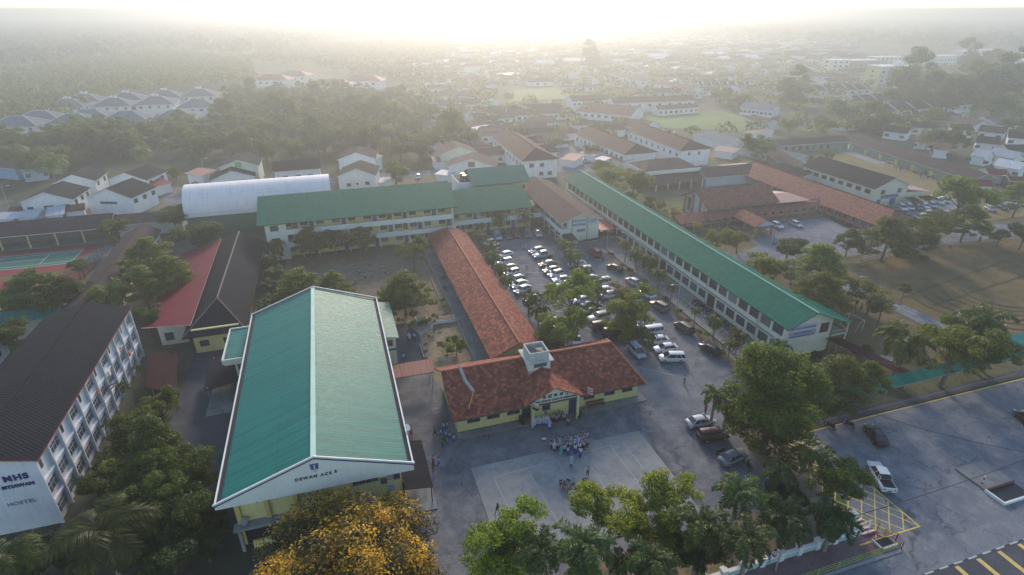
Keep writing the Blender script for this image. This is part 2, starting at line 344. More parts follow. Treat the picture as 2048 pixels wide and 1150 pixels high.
PNKR = sheet('pink_sheet_roof', (.34, .20, .17), .6, .7, .12, var=.08, bump=.5)
SILR = sheet('silver_sheet_roof', (.34, .37, .42), .7, .6, .15, var=.1, bump=.5)
PAINT = objcol('car_paint', .35, .35, .15, .06); CLOTH = objcol('cloth', .9, .2, 0, .25, 9.)
TYRE = plain('tyre_rubber', (.02, .02, .021), .85, .1); RIM = plain('wheel_rim', (.35, .36, .38), .35, .1, metal=.7)
CGLASS = plain('car_glass', (.02, .024, .03), .07, .1, spec=.8); HEADL = plain('lamp_lens', (.6, .62, .62), .15, .05, spec=.8)
TAILL = plain('tail_lens', (.35, .01, .012), .2, .1, spec=.7); TRIM = plain('dark_trim', (.03, .03, .033), .6, .1)
SKIN = plain('skin', (.28, .15, .09), .6, .1); HAIR = plain('black_hair', (.012, .010, .010), .6, .1)
# ------------------------------------------------------------------ the setting: ground, roads, courts, sky air
_zl = [0.0]
def lay(name, poly, m, z=None, tess=False):
    if z is None: _zl[0] += .003; z = _zl[0]
    mb = MB(); mb.face([(x, y, z) for x, y in poly], m)
    return tag(mb.build(name), kind='structure')
def rect(x0, x1, y0, y1): return [(x0, y0), (x1, y0), (x1, y1), (x0, y1)]
def strip(name, pts, wd, m):
    mb = MB(); _zl[0] += .003; z = _zl[0]; L = []; Rr = []
    for i, (x, y) in enumerate(pts):
        a = Vector(pts[max(0, i-1)]); b = Vector(pts[min(len(pts)-1, i+1)]); d = (b-a).normalized(); n = Vector((-d.y, d.x))
        L.append((x+n.x*wd/2, y+n.y*wd/2, z)); Rr.append((x-n.x*wd/2, y-n.y*wd/2, z))
    for i in range(len(pts)-1): mb.face([Rr[i], Rr[i+1], L[i+1], L[i]], m)
    return tag(mb.build(name), kind='structure')
lay('ground', rect(-7000, 7000, -300, 9000), LAND, -.02)
lay('schoolyard_grass', rect(3, 66, 30, 60), GRASS)
lay('road_side', rect(3, 66, 25.9, 30), ASPH2)
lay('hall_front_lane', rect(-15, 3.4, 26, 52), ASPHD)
lay('woodland_floor', [(-170, 176), (48, 176), (60, 400), (-60, 560), (-330, 560)], plain('leaf_litter', (.05, .055, .028), .95, .3, .1, 2.))
lay('village_ground', [(-110, 175), (66, 176), (66, 205), (-110, 214)], ground('village_earth', [(.12, .11, .075), (.16, .14, .11), (.06, .075, .035)], .1, .5, 5.))
lay('town_ground', [(52, 172), (420, 172), (640, 1000), (60, 1000)], ground('town_earth', [(.06, .072, .04), (.10, .095, .07), (.05, .065, .03)], .03, .2, 3.))
lay('courtyard_earth', rect(-17, 19.5, 97, 137), DIRT)
lay('garden_earth', rect(10.5, 19.6, 76, 97), SAND)
lay('hostel_lawn', rect(-52, -14.5, 34, 96), plain('dark_earth', (.06, .06, .04), .95, .35, .2, 3.))  # dark earth colour, tone varied at random
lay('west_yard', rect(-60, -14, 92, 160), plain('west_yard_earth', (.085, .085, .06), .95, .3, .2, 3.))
lay('schoolyard_asphalt', [(3.4, 28), (12, 28), (12, 33.5), (51.0, 33.5), (58.2, 48.0), (59.5, 58.0), (65.4, 58.0), (65.4, 140.5), (19.0, 140.5), (19.0, 76.0), (11.0, 76.0), (11., 97.), (3.4, 97.0)], ASPH)
lay('side_verge', [(59.3, 60), (61.8, 60), (62.6, 122), (60.8, 122)], ground('leaf_verge', [(.14, .105, .07), (.10, .09, .06), (.16, .12, .09)], .3, 1.2, 8.))
lay('bicycle_yard', rect(62.4, 68.4, 62, 124), CONC)
lay('inner_yard', rect(47, 68.4, 117.5, 126), CONC)
lay('verge_under_big_tree', [(47.5, 38.0), (55.5, 38.0), (59.4, 57.5), (50.5, 57.5)], ground('tree_verge', [(.13, .10, .075), (.085, .075, .055), (.16, .12, .09)], .2, .9, 7.))
lay('front_verge', [(9, 32), (50.6, 32), (51.5, 38.2), (30, 38.6), (12, 37)], DIRT)
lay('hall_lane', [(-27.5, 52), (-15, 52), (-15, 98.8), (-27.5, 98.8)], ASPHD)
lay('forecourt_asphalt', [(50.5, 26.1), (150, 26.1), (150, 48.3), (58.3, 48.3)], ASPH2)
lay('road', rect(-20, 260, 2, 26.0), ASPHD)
lay('pavement', [(28, 29.6), (54.2, 29.6), (54.2, 32.0), (28, 32.0)], ground('brick_pavement', [(.15, .095, .095), (.18, .13, .13), (.12, .09, .09)], .3, 2., 9.))
lay('kerb', rect(28, 54.4, 28.9, 29.25), GREY, .12)
# assembly court slab with its painted lines
slab = MB(); slab.box(11.9, 36.5, 40.2, 55.7, .0, .12, COURT); tag(slab.build('court_slab'), kind='structure')
cl = MB()
def line(mb, p, q, wd, z, m):
    a = Vector((*p, 0)); b = Vector((*q, 0)); d = (b-a).normalized(); n = Vector((-d.y, d.x, 0))*wd/2
    mb.face([(*(a-n).xy, z), (*(b-n).xy, z), (*(b+n).xy, z), (*(a+n).xy, z)], m)
for a, b in [((14.3, 53.2), (31.4, 54.2)), ((14.3, 53.2), (14.9, 43.5)), ((18.9, 53.4), (19.6, 43.0)), ((23.2, 53.6), (23.6, 43.4)), ((26.9, 53.8), (27.4, 41.5)), ((31.2, 54.2), (31.8, 43)), ((15.2, 43.3), (27.2, 42.6)), ((33.2, 54.2), (33.6, 42.6))]:
    line(cl, a, b, .06, .126, MARK)
tag(cl.build('court_lines'), kind='structure')
# forecourt markings
mk = MB(); zz = .075
line(mk, (59.6, 48.25), (150, 48.45), .2, zz, YEL)
line(mk, (59.4, 30.9), (59.2, 48.1), .2, zz+.002, YEL); line(mk, (59.5, 30.95), (50.6, 31.0), .2, zz+.004, YEL)
for k in range(10):
    y = 48.4-k*1.97+.5; n = min(7.0, y-31.0)
    if n > .6: line(mk, (59.3, y), (59.3-n, y-n*.96), .14, zz+.006, YEL)
for k in range(12):
    x, y = (59.35, 33.0+(k-1)*1.95) if k else (59.4, 31.0)
    L = min(9.5, (48.0-y)/.82)
    if L > .8: line(mk, (x, y), (x-.57*L, y+.82*L), .14, zz+.008, YEL)
for x in (57.3, 55.9, 54.3): line(mk, (x, 31.0), (x-4.2, 37.0), .14, zz+.008, YEL)
tag(mk.build('yellow_road_markings'), kind='structure')
zb = MB()
for k in range(10):
    x = 58.35+k*3.16; zb.face([(x-.28, 18.6, zz), (x+.28, 18.6, zz), (x+.28, 25.75, zz), (x-.28, 25.75, zz)], YEL)
tag(zb.build('road_hatching'), kind='structure')
zb = MB()
for k in range(16):
    x = 50.0+k*2.1; zb.box(x, x+1.25, 25.95, 26.12, zz-.01, zz, MARK)
tag(zb.build('dashed_edge_line'), kind='structure')
# parking bay lines, wheelchair mark
pb = MB()
for p, q in [((33.2, 79.5), (37.4, 79.2)), ((33.0, 83.0), (37, 82.6)), ((31.6, 132.6), (31.6, 137.5)), ((34.4, 132.6), (34.4, 137.5)), ((37.2, 132.6), (37.2, 137.5)), ((40.2, 132.4), (40.2, 137.5)), ((43.2, 132.4), (43.2, 137.5)), ((61.0, 61.0), (61.4, 69.5)), ((44, 70.5), (49, 66.0))]:
    line(pb, p, q, .1, zz, MARK)
for i in range(9):
    y = 86.0+i*3.3; line(pb, (38.5, y), (43.2, y-2.1), .1, zz, MARK)
cx, cy = P(1054, 492)
for i in range(22):
    a0 = 2*math.pi*i/22; a1 = 2*math.pi*(i+1)/22; line(pb, (cx+1.35*math.cos(a0), cy+1.35*math.sin(a0)), (cx+1.35*math.cos(a1), cy+1.35*math.sin(a1)), .14, zz, MARK)
line(pb, (cx-.5, cy-.5), (cx-.1, cy+.7), .22, zz, MARK); line(pb, (cx-.1, cy+.1), (cx+.55, cy-.55), .2, zz, MARK)
tag(pb.build('parking_markings'), kind='structure')
# west: tennis court
lay('tennis_surround', rect(-110, -56.4, 136.4, 161.5), TRED)
lay('grass_strip', [(-110, 143.2), (-58.2, 143.2), (-58.2, 145.4), (-110, 145.4)], GRASS)
lay('tennis_court', rect(-92, -62.4, 149.4, 158.9), TGRN)
tl = MB()
for a, b in [((-92, 158.8), (-62.4, 158.8)), ((-92, 149.5), (-62.4, 149.5)), ((-62.5, 149.4), (-62.5, 158.8)), ((-92, 157.4), (-62.4, 157.4)), ((-92, 150.9), (-62.4, 150.9)), ((-69.2, 150.9), (-69.2, 157.4)), ((-83, 154.2), (-69.2, 154.2))]:
    line(tl, a, b, .14, .17, WHITE)
tag(tl.build('tennis_court_lines'), kind='structure')
# east: grass, field, path, right-hand school yards
lay('east_grass', [(78, 53), (140, 53), (140, 99), (84, 124), (79, 124)], ground('east_grass_mix', [(.11, .088, .050), (.075, .075, .035), (.16, .115, .075)], .08, .4, 6.))
lay('sports_field', [(107, 50), (260, 50), (260, 96), (140, 94.5), (107, 90)], FIELD)
lay('school_lawn', rect(79, 120, 124, 147), GRASS)
lay('infield', rect(146, 210, 106, 215), ground('infield_grass', [(.15, .125, .055), (.19, .145, .075), (.10, .105, .045)], .05, .3, 5.))
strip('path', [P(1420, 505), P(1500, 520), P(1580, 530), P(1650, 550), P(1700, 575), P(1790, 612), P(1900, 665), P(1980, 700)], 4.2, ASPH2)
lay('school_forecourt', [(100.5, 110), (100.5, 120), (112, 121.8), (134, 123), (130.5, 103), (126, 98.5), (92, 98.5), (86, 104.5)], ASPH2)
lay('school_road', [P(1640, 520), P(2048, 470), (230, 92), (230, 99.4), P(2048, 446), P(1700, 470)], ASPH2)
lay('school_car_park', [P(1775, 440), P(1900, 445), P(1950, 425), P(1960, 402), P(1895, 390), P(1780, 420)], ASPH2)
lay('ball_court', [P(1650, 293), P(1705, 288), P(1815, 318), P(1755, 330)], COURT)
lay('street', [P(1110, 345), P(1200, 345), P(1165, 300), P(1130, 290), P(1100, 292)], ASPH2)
strip('village_street', [(-96, 214), (-60, 212), (-38, 208), (-8, 206), (22, 208), (44, 206)], 7, ASPH)
strip('village_lane', [(-52, 210), (-45, 176), (-60, 150)], 6, ASPH)
strip('town_street', [(40, 200), (46, 240), (52, 330), (60, 460)], 7, ASPH2)
lay('football_field', [P(1270, 228), P(1440, 222), P(1545, 248), P(1480, 262), P(1330, 256)], plain('hazy_field_grass', (.10, .16, .05), .95, .25, .06, 1.5))
lay('green_field', [P(1030, 180), P(1110, 176), P(1150, 196), P(1020, 204)], plain('far_field_grass', (.12, .17, .06), .95, .2, .05, 1.))
lay('cleared_land', [P(0, 118), P(95, 122), P(60, 142), P(0, 148)], SAND)
# tyre tracks worn into the sports field
tr = MB()
c0 = (134.0, 72.0)
for k, r in enumerate([9.5, 11.6, 13.7, 16, 18.4, 21]):
    a0, a1 = R(150+k*3), R(262)
    pts = [(c0[0]+r*math.cos(a0+(a1-a0)*i/26)*1.1, c0[1]+r*.78*math.sin(a0+(a1-a0)*i/26)) for i in range(27)]
    for i in range(26): line(tr, pts[i], pts[i+1], .30, _zl[0]+.03+k*.002, plain('track_mud', (.05, .042, .028), .95, .3, 1., 6.))
for a, b in [((107, 76), (150, 84)), ((112, 72), (155, 78)), ((120, 62), (170, 66))]: line(tr, a, b, .22, _zl[0]+.045, MC['track_mud'])
tag(tr.build('tyre_tracks'), kind='structure')
# haze: even air round the camera and everything seen
hb = MB(); hm = bpy.data.materials.new('haze_air'); hm.use_nodes = True; hm.node_tree.nodes.clear()
ho = hm.node_tree.nodes.new('ShaderNodeOutputMaterial'); hv = hm.node_tree.nodes.new('ShaderNodeVolumePrincipled')
hv.inputs['Density'].default_value = HAZE['density']; hv.inputs['Color'].default_value = (*HAZE['color'], 1); hv.inputs['Anisotropy'].default_value = HAZE['g']
hm.node_tree.links.new(hv.outputs[0], ho.inputs['Volume'])
hb.box(-7100, 7100, -310, 9100, -1.2, 60.0, hm); tag(hb.build('haze'), kind='stuff')
# ------------------------------------------------------------------ trees and palms
LF = leafmat('leaves_green', (.030, .066, .015), (.165, .205, .038), .5)
LFY = leafmat('leaves_golden', (.030, .034, .010), (.66, .38, .035), .4, 1.0, True)
LFD = leafmat('leaves_dark', (.022, .044, .013), (.10, .14, .032), .4)
LFP = leafmat('palm_leaves', (.040, .070, .020), (.14, .17, .045), .45)
LFR = leafmat('leaves_mixed', (.05, .075, .022), (.20, .17, .055), .45)
def quads_mesh(name, C, nrm, size, asp, mat, extra=None):
    """leaf-shaped faces at centres C with normals nrm"""
    n = len(C); a = rng.normal(size=(n, 3)); nrm = nrm/np.linalg.norm(nrm, axis=1, keepdims=True)
    a -= (a*nrm).sum(1, keepdims=True)*nrm; a /= np.linalg.norm(a, axis=1, keepdims=True); b = np.cross(nrm, a)
    s = size[:, None] if hasattr(size, '__len__') else size
    V = np.stack([C-a*s, C-b*s*asp+nrm*s*.12, C+a*s, C+b*s*asp+nrm*s*.12], 1).reshape(-1, 3)
    me = bpy.data.meshes.new(name); me.vertices.add(4*n); me.vertices.foreach_set('co', V.astype('f').ravel())
    me.loops.add(4*n); me.loops.foreach_set('vertex_index', np.arange(4*n, dtype='i'))
    me.polygons.add(n); me.polygons.foreach_set('loop_start', np.arange(0, 4*n, 4, dtype='i')); me.materials.append(mat)
    me.update(calc_edges=True); me.validate(); return me
def clump_leaves(cl, per, size, mat, name, up=.5, flat=.6):
    Cs = []; Ns = []
    for c, r in cl:
        n = max(6, int(per*(r**2)))
        d = rng.normal(size=(n, 3)); d /= np.linalg.norm(d, axis=1, keepdims=True)
        rad = r*(.45+.6*rng.random((n, 1))**.6)
        p = np.array(c)+d*rad*np.array([1, 1, flat]); Cs.append(p)
        Ns.append(d*.9+rng.normal(size=(n, 3))*.7+np.array([0, 0, up]))
    C = np.concatenate(Cs); Nn = np.concatenate(Ns)
    return quads_mesh(name, C, Nn, size*(.6+.8*rng.random(len(C))), .5, mat)
def trunk_mesh(cl, h, r0, name='trunk', fork=.45, mat=None, nl=9):
    mb = MB(); mat = mat or BARK; p = Vector((0, 0, -.1)); top = Vector((rng.normal()*.15, rng.normal()*.15, h*fork))
    mid = Vector((top.x*.6+.08, top.y*.5, h*fork*.55))
    mb.tube(p, mid, r0*1.25, r0*.95, 8, mat); mb.tube(mid, top, r0*.95, r0*.75, 8, mat)
    idx = rng.permutation(len(cl))[:nl]
    for i in idx:
        c = Vector(cl[i][0]); k = top.lerp(c, .45)+Vector((0, 0, -.25*(c-top).length*.3))
        mb.tube(top, k, r0*.5, r0*.28, 6, mat); mb.tube(k, top.lerp(c, .95), r0*.28, r0*.08, 5, mat)
        s2 = cl[int(rng.integers(len(cl)))]; 
        if (Vector(s2[0])-k).length < 2.4: mb.tube(k, Vector(s2[0]), r0*.2, r0*.05, 5, mat)
    return mb.mesh(name)
def proto_round(seed, n=62, lean=0, mat=LF, per=185, size=.17, zs=.75, holes=.25, lob=None):
    """crown of radius about 1 unit = 5 m centred at z 0, in 5 m units scaled to metres"""
    global rng; rng = np.random.default_rng(seed); cl = []
    lobes = [(rng.normal(size=3)*np.array([2.3, 2.3, 1.2]), 2.0+rng.random()*1.3) for _ in range(6)]
    if lob: lobes = lob
    while len(cl) < n:
        d = rng.normal(size=3); d /= np.linalg.norm(d); d[2] = abs(d[2])*1.0 if rng.random() < .72 else d[2]
        L = lobes[int(rng.integers(6))]; p = np.array(L[0])+d*L[1]*(.75+.35*rng.random()); p[2] *= zs
        if np.linalg.norm(p[:2]) > 4.6: continue
        cl.append((tuple(p), .75+.5*rng.random()))
    return clump_leaves(cl, per, size, mat, 'crown'), cl
def proto_tier(seed, mat=LF, per=220, size=.16):
    """horizontal shelves of foliage on spreading limbs"""
    global rng; rng = np.random.default_rng(seed); cl = []
    for lv, (z, rr, k) in enumerate([(-1.2, 4.6, 17), (.1, 4.2, 17), (1.3, 3.2, 13), (2.3, 1.9, 7), (3.0, .7, 3)]):
        for i in range(k):
            a = 2*math.pi*(i/k)+rng.normal()*.25; q = rr*(.45+.58*rng.random())
            cl.append(((q*math.cos(a), q*math.sin(a), z+rng.normal()*.25+.12*(4-q)), .75+.55*rng.random()))
    return clump_leaves(cl, per, size, mat, 'crown', .9, .36), cl
def proto_cone(seed, mat=LF, per=230, size=.14):
    global rng; rng = np.random.default_rng(seed); cl = []
    for i in range(95):
        t = rng.random()**.8; z = -4+9.5*(1-t); rr = 4.3*t**.75*(.75+.3*rng.random()); a = rng.random()*6.283
        cl.append(((rr*math.cos(a), rr*math.sin(a), z), .75+.4*rng.random()))
    return clump_leaves(cl, per, size, mat, 'crown'), cl
PROTO = {}
def reg(k, pr, h, r0, fork=.45, nl=9, zc=None):
    me, cl = pr; zc = zc or h*.62
    cl2 = [((c[0][0], c[0][1], c[0][2]+zc), c[1]) for c in cl]
    PROTO[k] = (me, trunk_mesh(cl2, h, r0, fork=fork, nl=nl), zc)
reg('round', proto_round(11), 9, .26); reg('round2', proto_round(12, 55), 9, .24); reg('round3', proto_round(13, 70, per=170), 9, .26)
reg('dense', proto_round(14, 88, per=210, size=.16, zs=1.0), 10, .32, .35); reg('dense2', proto_round(15, 84, per=200, size=.16, zs=.95), 10, .3, .35)
reg('tall', proto_round(16, 90, per=260, size=.14, zs=1.45), 12, .32, .3)
reg('mango', proto_round(29, 190, per=230, size=.13, zs=1.0, lob=[((0, 0, -2.6), 3.0), ((1.1, .4, -.8), 3.1), ((-1.2, -.5, .2), 3.1), ((.3, .8, 1.8), 2.9), ((-.4, -.9, 3.2), 2.2), ((.2, -.8, -3.4), 2.6)]), 12, .34, .3)
reg('gold', proto_round(17, 130, mat=LFY, per=480, size=.085, zs=.9, lob=[((0, 0, .7), 3.3), ((2.2, .5, -.2), 2.6), ((-2.2, -.3, -.2), 2.6), ((.5, 2.2, -.2), 2.5), ((-.3, -2.2, -.3), 2.5), ((1.8, -1.6, -.6), 2.3)]), 9, .3)
reg('tier', proto_tier(18), 9, .2, .5, 16); reg('tier2', proto_tier(19), 9, .2, .5, 16)
reg('cone', proto_cone(20, LFD), 12, .3, .3); reg('airy', proto_round(21, 40, mat=LFR, per=130, size=.18), 9, .2, .5, 18)
reg('airy2', proto_round(22, 46, mat=LFR, per=140, size=.17), 9, .2, .5, 18)
reg('darkr', proto_round(23, 80, mat=LFD, per=220, size=.16), 9, .28); reg('bush', proto_round(24, 40, per=90, size=.26, zs=.7), 6, .2, .3)
def proto_palm(seed, nf=16, L=3.2, droop=1.0, pairs=30, lw=.055, ll=.75, plum=0, mat=LFP, lift=.8, dead=0):
    g = np.random.default_rng(seed); V = []; F = []; M_ = []
    mb = MB()
    for i in range(nf):
        a = 2*math.pi*i*.382*1.0+g.normal()*.15; el = R(80-105*(i/nf)**.9)*lift; Lf = L*(.82+.3*g.random())
        d = Vector((math.cos(a), math.sin(a), 0)); pts = []; p = Vector((0, 0, 0)); e = el
        for k in range(11):
            pts.append(p.copy()); p = p+(d*math.cos(e)+Vector((0, 0, math.sin(e))))*(Lf/10); e -= R(9.5+4*g.random())*droop
        for k in range(10): mb.tube(pts[k], pts[k+1], .035*(1-k/11)+.008, .035*(1-(k+1)/11)+.008, 4, mat, cap=False)
        side = Vector((-d.y, d.x, 0))
        for k in range(pairs):
            t = .12+.88*k/(pairs-1); f = t*10; j = min(9, int(f)); q = pts[j].lerp(pts[j+1], f-j); tg = (pts[j+1]-pts[j]).normalized()
            l2 = ll*(math.sin(math.pi*min(1, (t*.82+.14)))**.7)*(.85+.3*g.random())
            for s in ((-1, 1) if not plum else (-1, 1, -1, 1)):
                upv = side.cross(tg)*s
                dr = (side*s*(1.0)+tg*.55+Vector((0, 0, -.35*droop+(.75*g.normal() if plum else .12*g.normal())))).normalized()
                end = q+dr*l2*Lf/3.2; wv = tg*lw*(1.3 if plum else 1); m2 = q.lerp(end, .55)+Vector((0, 0, .04))
                mb.face([q-wv*.6, m2-wv, end+Vector((0, 0, -.10*l2)), m2+wv], mat)
    return mb.mesh('fronds')
def palm_trunk(h, r0, r1, bulge=0, lean=.3, mat=None):
    mb = MB(); mat = mat or PBARK; n = 9
    for k in range(n):
        t0, t1 = k/n, (k+1)/n; f = lambda t: Vector((lean*t*t, lean*.4*t*t, -.1+(h+.1)*t)); rr = lambda t: r0+(r1-r0)*t+bulge*math.sin(math.pi*min(1, t*1.3))
        mb.tube(f(t0), f(t1), rr(t0)*1.05, rr(t1)*.95, 8, mat, cap=(k == n-1))
    return mb.mesh('trunk')
PALM = {'coconut': (proto_palm(31, 20, 4.3, 1.0, 34, .05, 1.0), palm_trunk(10, .2, .13, 0, .7), 10, .7),
        'coconut2': (proto_palm(32, 18, 4.3, 1.15, 34, .05, 1.0), palm_trunk(10, .2, .13, 0, -.6), 10, -.6),
        'foxtail': (proto_palm(33, 13, 2.5, 1.25, 30, .05, .55, 1), palm_trunk(5, .17, .10, .03, .1), 5, .1),
        'foxtail2': (proto_palm(34, 12, 2.5, 1.3, 30, .05, .55, 1), palm_trunk(5, .17, .10, .03, -.15), 5, -.15),
        'royal': (proto_palm(35, 15, 3.3, 1.1, 32, .055, .7, 1), palm_trunk(7.5, .22, .15, .04, .2), 7.5, .2),
        'oil': (proto_palm(36, 26, 3.6, .95, 22, .085, .85, 0, lift=.95), palm_trunk(5, .32, .26, 0, .1), 5, .1),
        'betel': (proto_palm(37, 9, 1.7, 1.1, 14, .09, .55), palm_trunk(6, .08, .06, 0, .2), 6, .2)}
_tp = {}
def put_tree(kind, x, y, zc, Rm, label, group=None, tint=(1, 1, 1), zsc=None, rz=None, name='tree', cat='tree'):
    me, tr_, pz = PROTO[kind]; s = Rm/4.9; rz = random.random()*6.28 if rz is None else rz
    t = thing(name, label, cat, (x, y, 0), rz, group)
    c = inst('crown', me, t, (0, 0, zc), 0, (s, s, (zsc or 1)*s)); c.color = (*tint, 1)
    inst('trunk', tr_, t, (0, 0, 0), 0, (s, s, zc/pz)); return t
def tree(kind, u, v, zc, rpx, label, group=None, tint=(1, 1, 1), zsc=None, name='tree', cat='tree'):
    x, y = P(u, v, zc); return put_tree(kind, x, y, zc, rpx*depth(x, y, zc)/FPX, label, group, tint, zsc, None, name, cat)
def put_palm(kind, x, y, h, s, label, group=None, tint=(1, 1, 1), rz=None):
    me, tr_, ph, ln = PALM[kind]; rz = random.random()*6.28 if rz is None else rz
    t = thing('palm_tree', label, 'palm', (x, y, 0), rz, group)
    k = h/ph; c = inst('fronds', me, t, (ln*s, ln*.4*s, h), 0, s); c.color = (*tint, 1)
    inst('trunk', tr_, t, (0, 0, 0), 0, (s, s, k)); return t
def palm(kind, u, v, h, rpx, label, group=None, tint=(1, 1, 1)):
    """u, v: where the crown is seen; h: height of the crown's heart"""
    x, y = P(u, v, h); L = {'coconut': 3.9, 'coconut2': 3.9, 'foxtail': 2.1, 'foxtail2': 2.1, 'royal': 2.9, 'oil': 3.5, 'betel': 1.6}[kind]
    return put_palm(kind, x, y, h, rpx*depth(x, y, h)/FPX/L, label, group, tint)

G1 = 'trees round the hall and hostel'
tree('gold', 698, 1140, 4.6, 200, 'big round golden-leaved tree in front of the hall gable', tint=(1.1, 1.1, 1), zsc=.72)
tree('cone', 312, 905, 6, 78, 'cone-shaped dark green tree left of the teal hall roof', G1, (1.2, 1.25, 1))
tree('dense', 370, 935, 5, 62, 'rounded tree beside the left wall of the hall', G1)
tree('dense2', 290, 985, 5, 75, 'leafy green tree between hostel and hall, behind the lone palm', G1)
tree('dense', 385, 1010, 5, 72, 'dark bushy tree at the hall front left corner', G1, (.75, .8, .8))
tree('darkr', 250, 930, 4, 48, 'small dark tree against the hostel wall', G1, (.8, .85, .8))
tree('darkr', 330, 1090, 4, 85, 'low dark tree at the bottom edge right of the big palm', G1, (.6, .65, .65))
tree('darkr', 60, 1140, 3, 70, 'dark shrubby tree in the bottom left corner', G1, (.55, .6, .6))
for a in [('dense', 262, 868, 4.2, 52, 'dark tree filling the gap between hostel wall and cone tree', (.75, .8, .7)), ('dense2', 215, 965, 4, 50, 'dark tree close to the hostel wall base', (.6, .66, .6)), ('round3', 318, 820, 4.5, 42, 'small crown at the top of the tree strip by the hostel', (1.2, 1.2, .9)), ('darkr', 405, 1075, 3.6, 55, 'low dark tree before the hall left corner', (.6, .65, .6)),
          ('dense', 300, 1050, 4.5, 62, 'dark tree behind the large coconut palm, right', (.6, .66, .6)), ('darkr', 130, 1100, 3.2, 60, 'dark undergrowth tree left of the large coconut palm', (.5, .55, .5)), ('dense2', 345, 975, 5, 50, 'mid-strip tree between hostel and hall', (.95, 1, .8))]:
    tree(*a[:5], a[5], G1, a[6])
palm('coconut', 205, 1075, 8, 105, 'large coconut palm with one golden frond in front of the hostel', G1, (.62, .60, .36))
palm('coconut2', 5, 1118, 8, 75, 'coconut palm at the far bottom left edge of the photo', G1, (.6, .6, .42))
palm('coconut2', 270, 1010, 6, 58, 'smaller coconut palm behind the large one', G1, (.5, .58, .48))
for i, (u, v, r) in enumerate([(240, 768, 22), (255, 775, 18), (215, 848, 24), (232, 862, 18), (205, 905, 22), (275, 735, 16)]):
    palm('betel', u, v, 5, r, 'slender palm along the hostel wall, %s from the far end' % ORD[[1, 2, 3, 4, 5, 0][i]], 'slender palms along the hostel wall', (.8, .7, .55))
G2 = 'trees along the front edge of the school yard'
tree('dense', 1008, 1108, 5, 86, 'rounded light green tree left of the assembly court corner', G2, (1.8, 1.6, 1))
tree('round', 1222, 1035, 6, 80, 'light green spreading tree in front of the court', G2, (2.1, 1.8, 1))
tree('round3', 1345, 1012, 6, 66, 'light green tree whose top reaches over the court corner', G2, (2.1, 1.8, 1))
tree('round2', 1290, 1075, 5, 56, 'lower tree between the two light green court trees', G2, (1.6, 1.45, 1))
palm('royal', 1082, 1102, 7.5, 62, 'dark palm beside the rounded tree at the court corner', G2, (.75, .85, .8))
palm('royal', 1168, 1082, 8, 74, 'dark palm standing before the court near edge', G2, (.75, .85, .8))
palm('royal', 1408, 1042, 8, 68, 'tall palm right of the light green court trees', G2, (.75, .85, .8))
palm('foxtail', 1165, 1140, 4, 50, 'pale green young palm at the bottom edge below the court', G2, (1.2, 1.2, 1))
palm('royal', 1305, 1115, 7, 66, 'dark palm at the bottom below the light green trees', G2, (.6, .7, .7))
palm('foxtail2', 1245, 1125, 4, 50, 'bushy palm left of a person under the trees', G2, (.55, .65, .6))
palm('royal', 1478, 985, 8, 60, 'palm with four hanging fronds left of the driveway island', G2, (.85, .95, .9))
palm('royal', 1502, 1080, 7.5, 64, 'palm near the white wall with orange ground below it', G2, (.8, .9, .9))
palm('foxtail', 1560, 945, 6, 48, 'palm just below the big mango tree', G2, (.7, .8, .8))
palm('foxtail2', 1612, 905, 5, 34, 'small palm beside the entrance barrier', G2, (.9, 1, .9))
palm('royal', 1580, 1035, 6, 66, 'dark palm left of the box junction', G2, (.5, .6, .6))
tree('round3', 1665, 962, 6, 68, 'dull green round tree reaching towards the white pickup', G2, (.9, .9, .9))
palm('royal', 1672, 1030, 5.5, 58, 'dark palm hanging over the yellow box junction', G2, (.5, .6, .6))
tree('darkr', 1400, 1105, 3.5, 62, 'dark low tree under the palms at the bottom', G2, (.6, .65, .65))
tree('darkr', 1555, 1000, 3.5, 50, 'dark low tree behind the white entrance post', G2, (.6, .65, .65))
tree('mango', 1545, 808, 7.6, 108, 'huge dense green tree beside the parked grey car', tint=(1.0, 1.08, .82), zsc=1.0)
G3 = 'trees at the end of the long green block'
palm('foxtail', 1432, 790, 5.5, 36, 'palm left of the huge dense tree', G3, (1.2, 1.2, .9)); palm('foxtail2', 1456, 812, 5, 28, 'second palm left of the huge dense tree', G3, (1.1, 1.1, .9))
tree('darkr', 1655, 790, 4, 58, 'dark tree right behind the huge dense tree', G3, (.9, .9, .9))
tree('tier', 1680, 755, 5.5, 62, 'flat-topped branching tree above the teal walkway left end', G3, (1.2, 1.15, 1)); tree('tier2', 1738, 752, 5, 42, 'flat branching tree overhanging the maroon walkway', G3, (1.2, 1.15, 1))
palm('foxtail', 1565, 690, 6, 26, 'palm against the white gable of the long block', G3, (.8, .9, .8))
tree('bush', 1722, 700, 1.5, 22, 'dark shrub beside the maroon walkway', G3, (.7, .8, .7), name='shrub', cat='shrub'); tree('bush', 1625, 715, 2, 20, 'clipped dark bush against the white gable wall', G3, (.5, .6, .6), name='shrub', cat='shrub')
G4 = 'trees by the sports field'
palm('royal', 1815, 675, 8, 62, 'tall palm beside the manhole on the grass', G4, (1.05, 1, .7)); tree('round3', 1905, 710, 6, 78, 'big round tree hiding the teal walkway', G4, (1.05, 1.0, .9))
palm('royal', 1975, 640, 9, 58, 'dark palm in front of the near goal', G4, (.85, .9, .7)); tree('darkr', 1985, 690, 5, 55, 'dark tree right of the round walkway tree', G4, (1, 1, .9))
tree('dense', 1920, 660, 6, 40, 'green tree behind the round walkway tree', G4, (1.1, 1.05, .9))
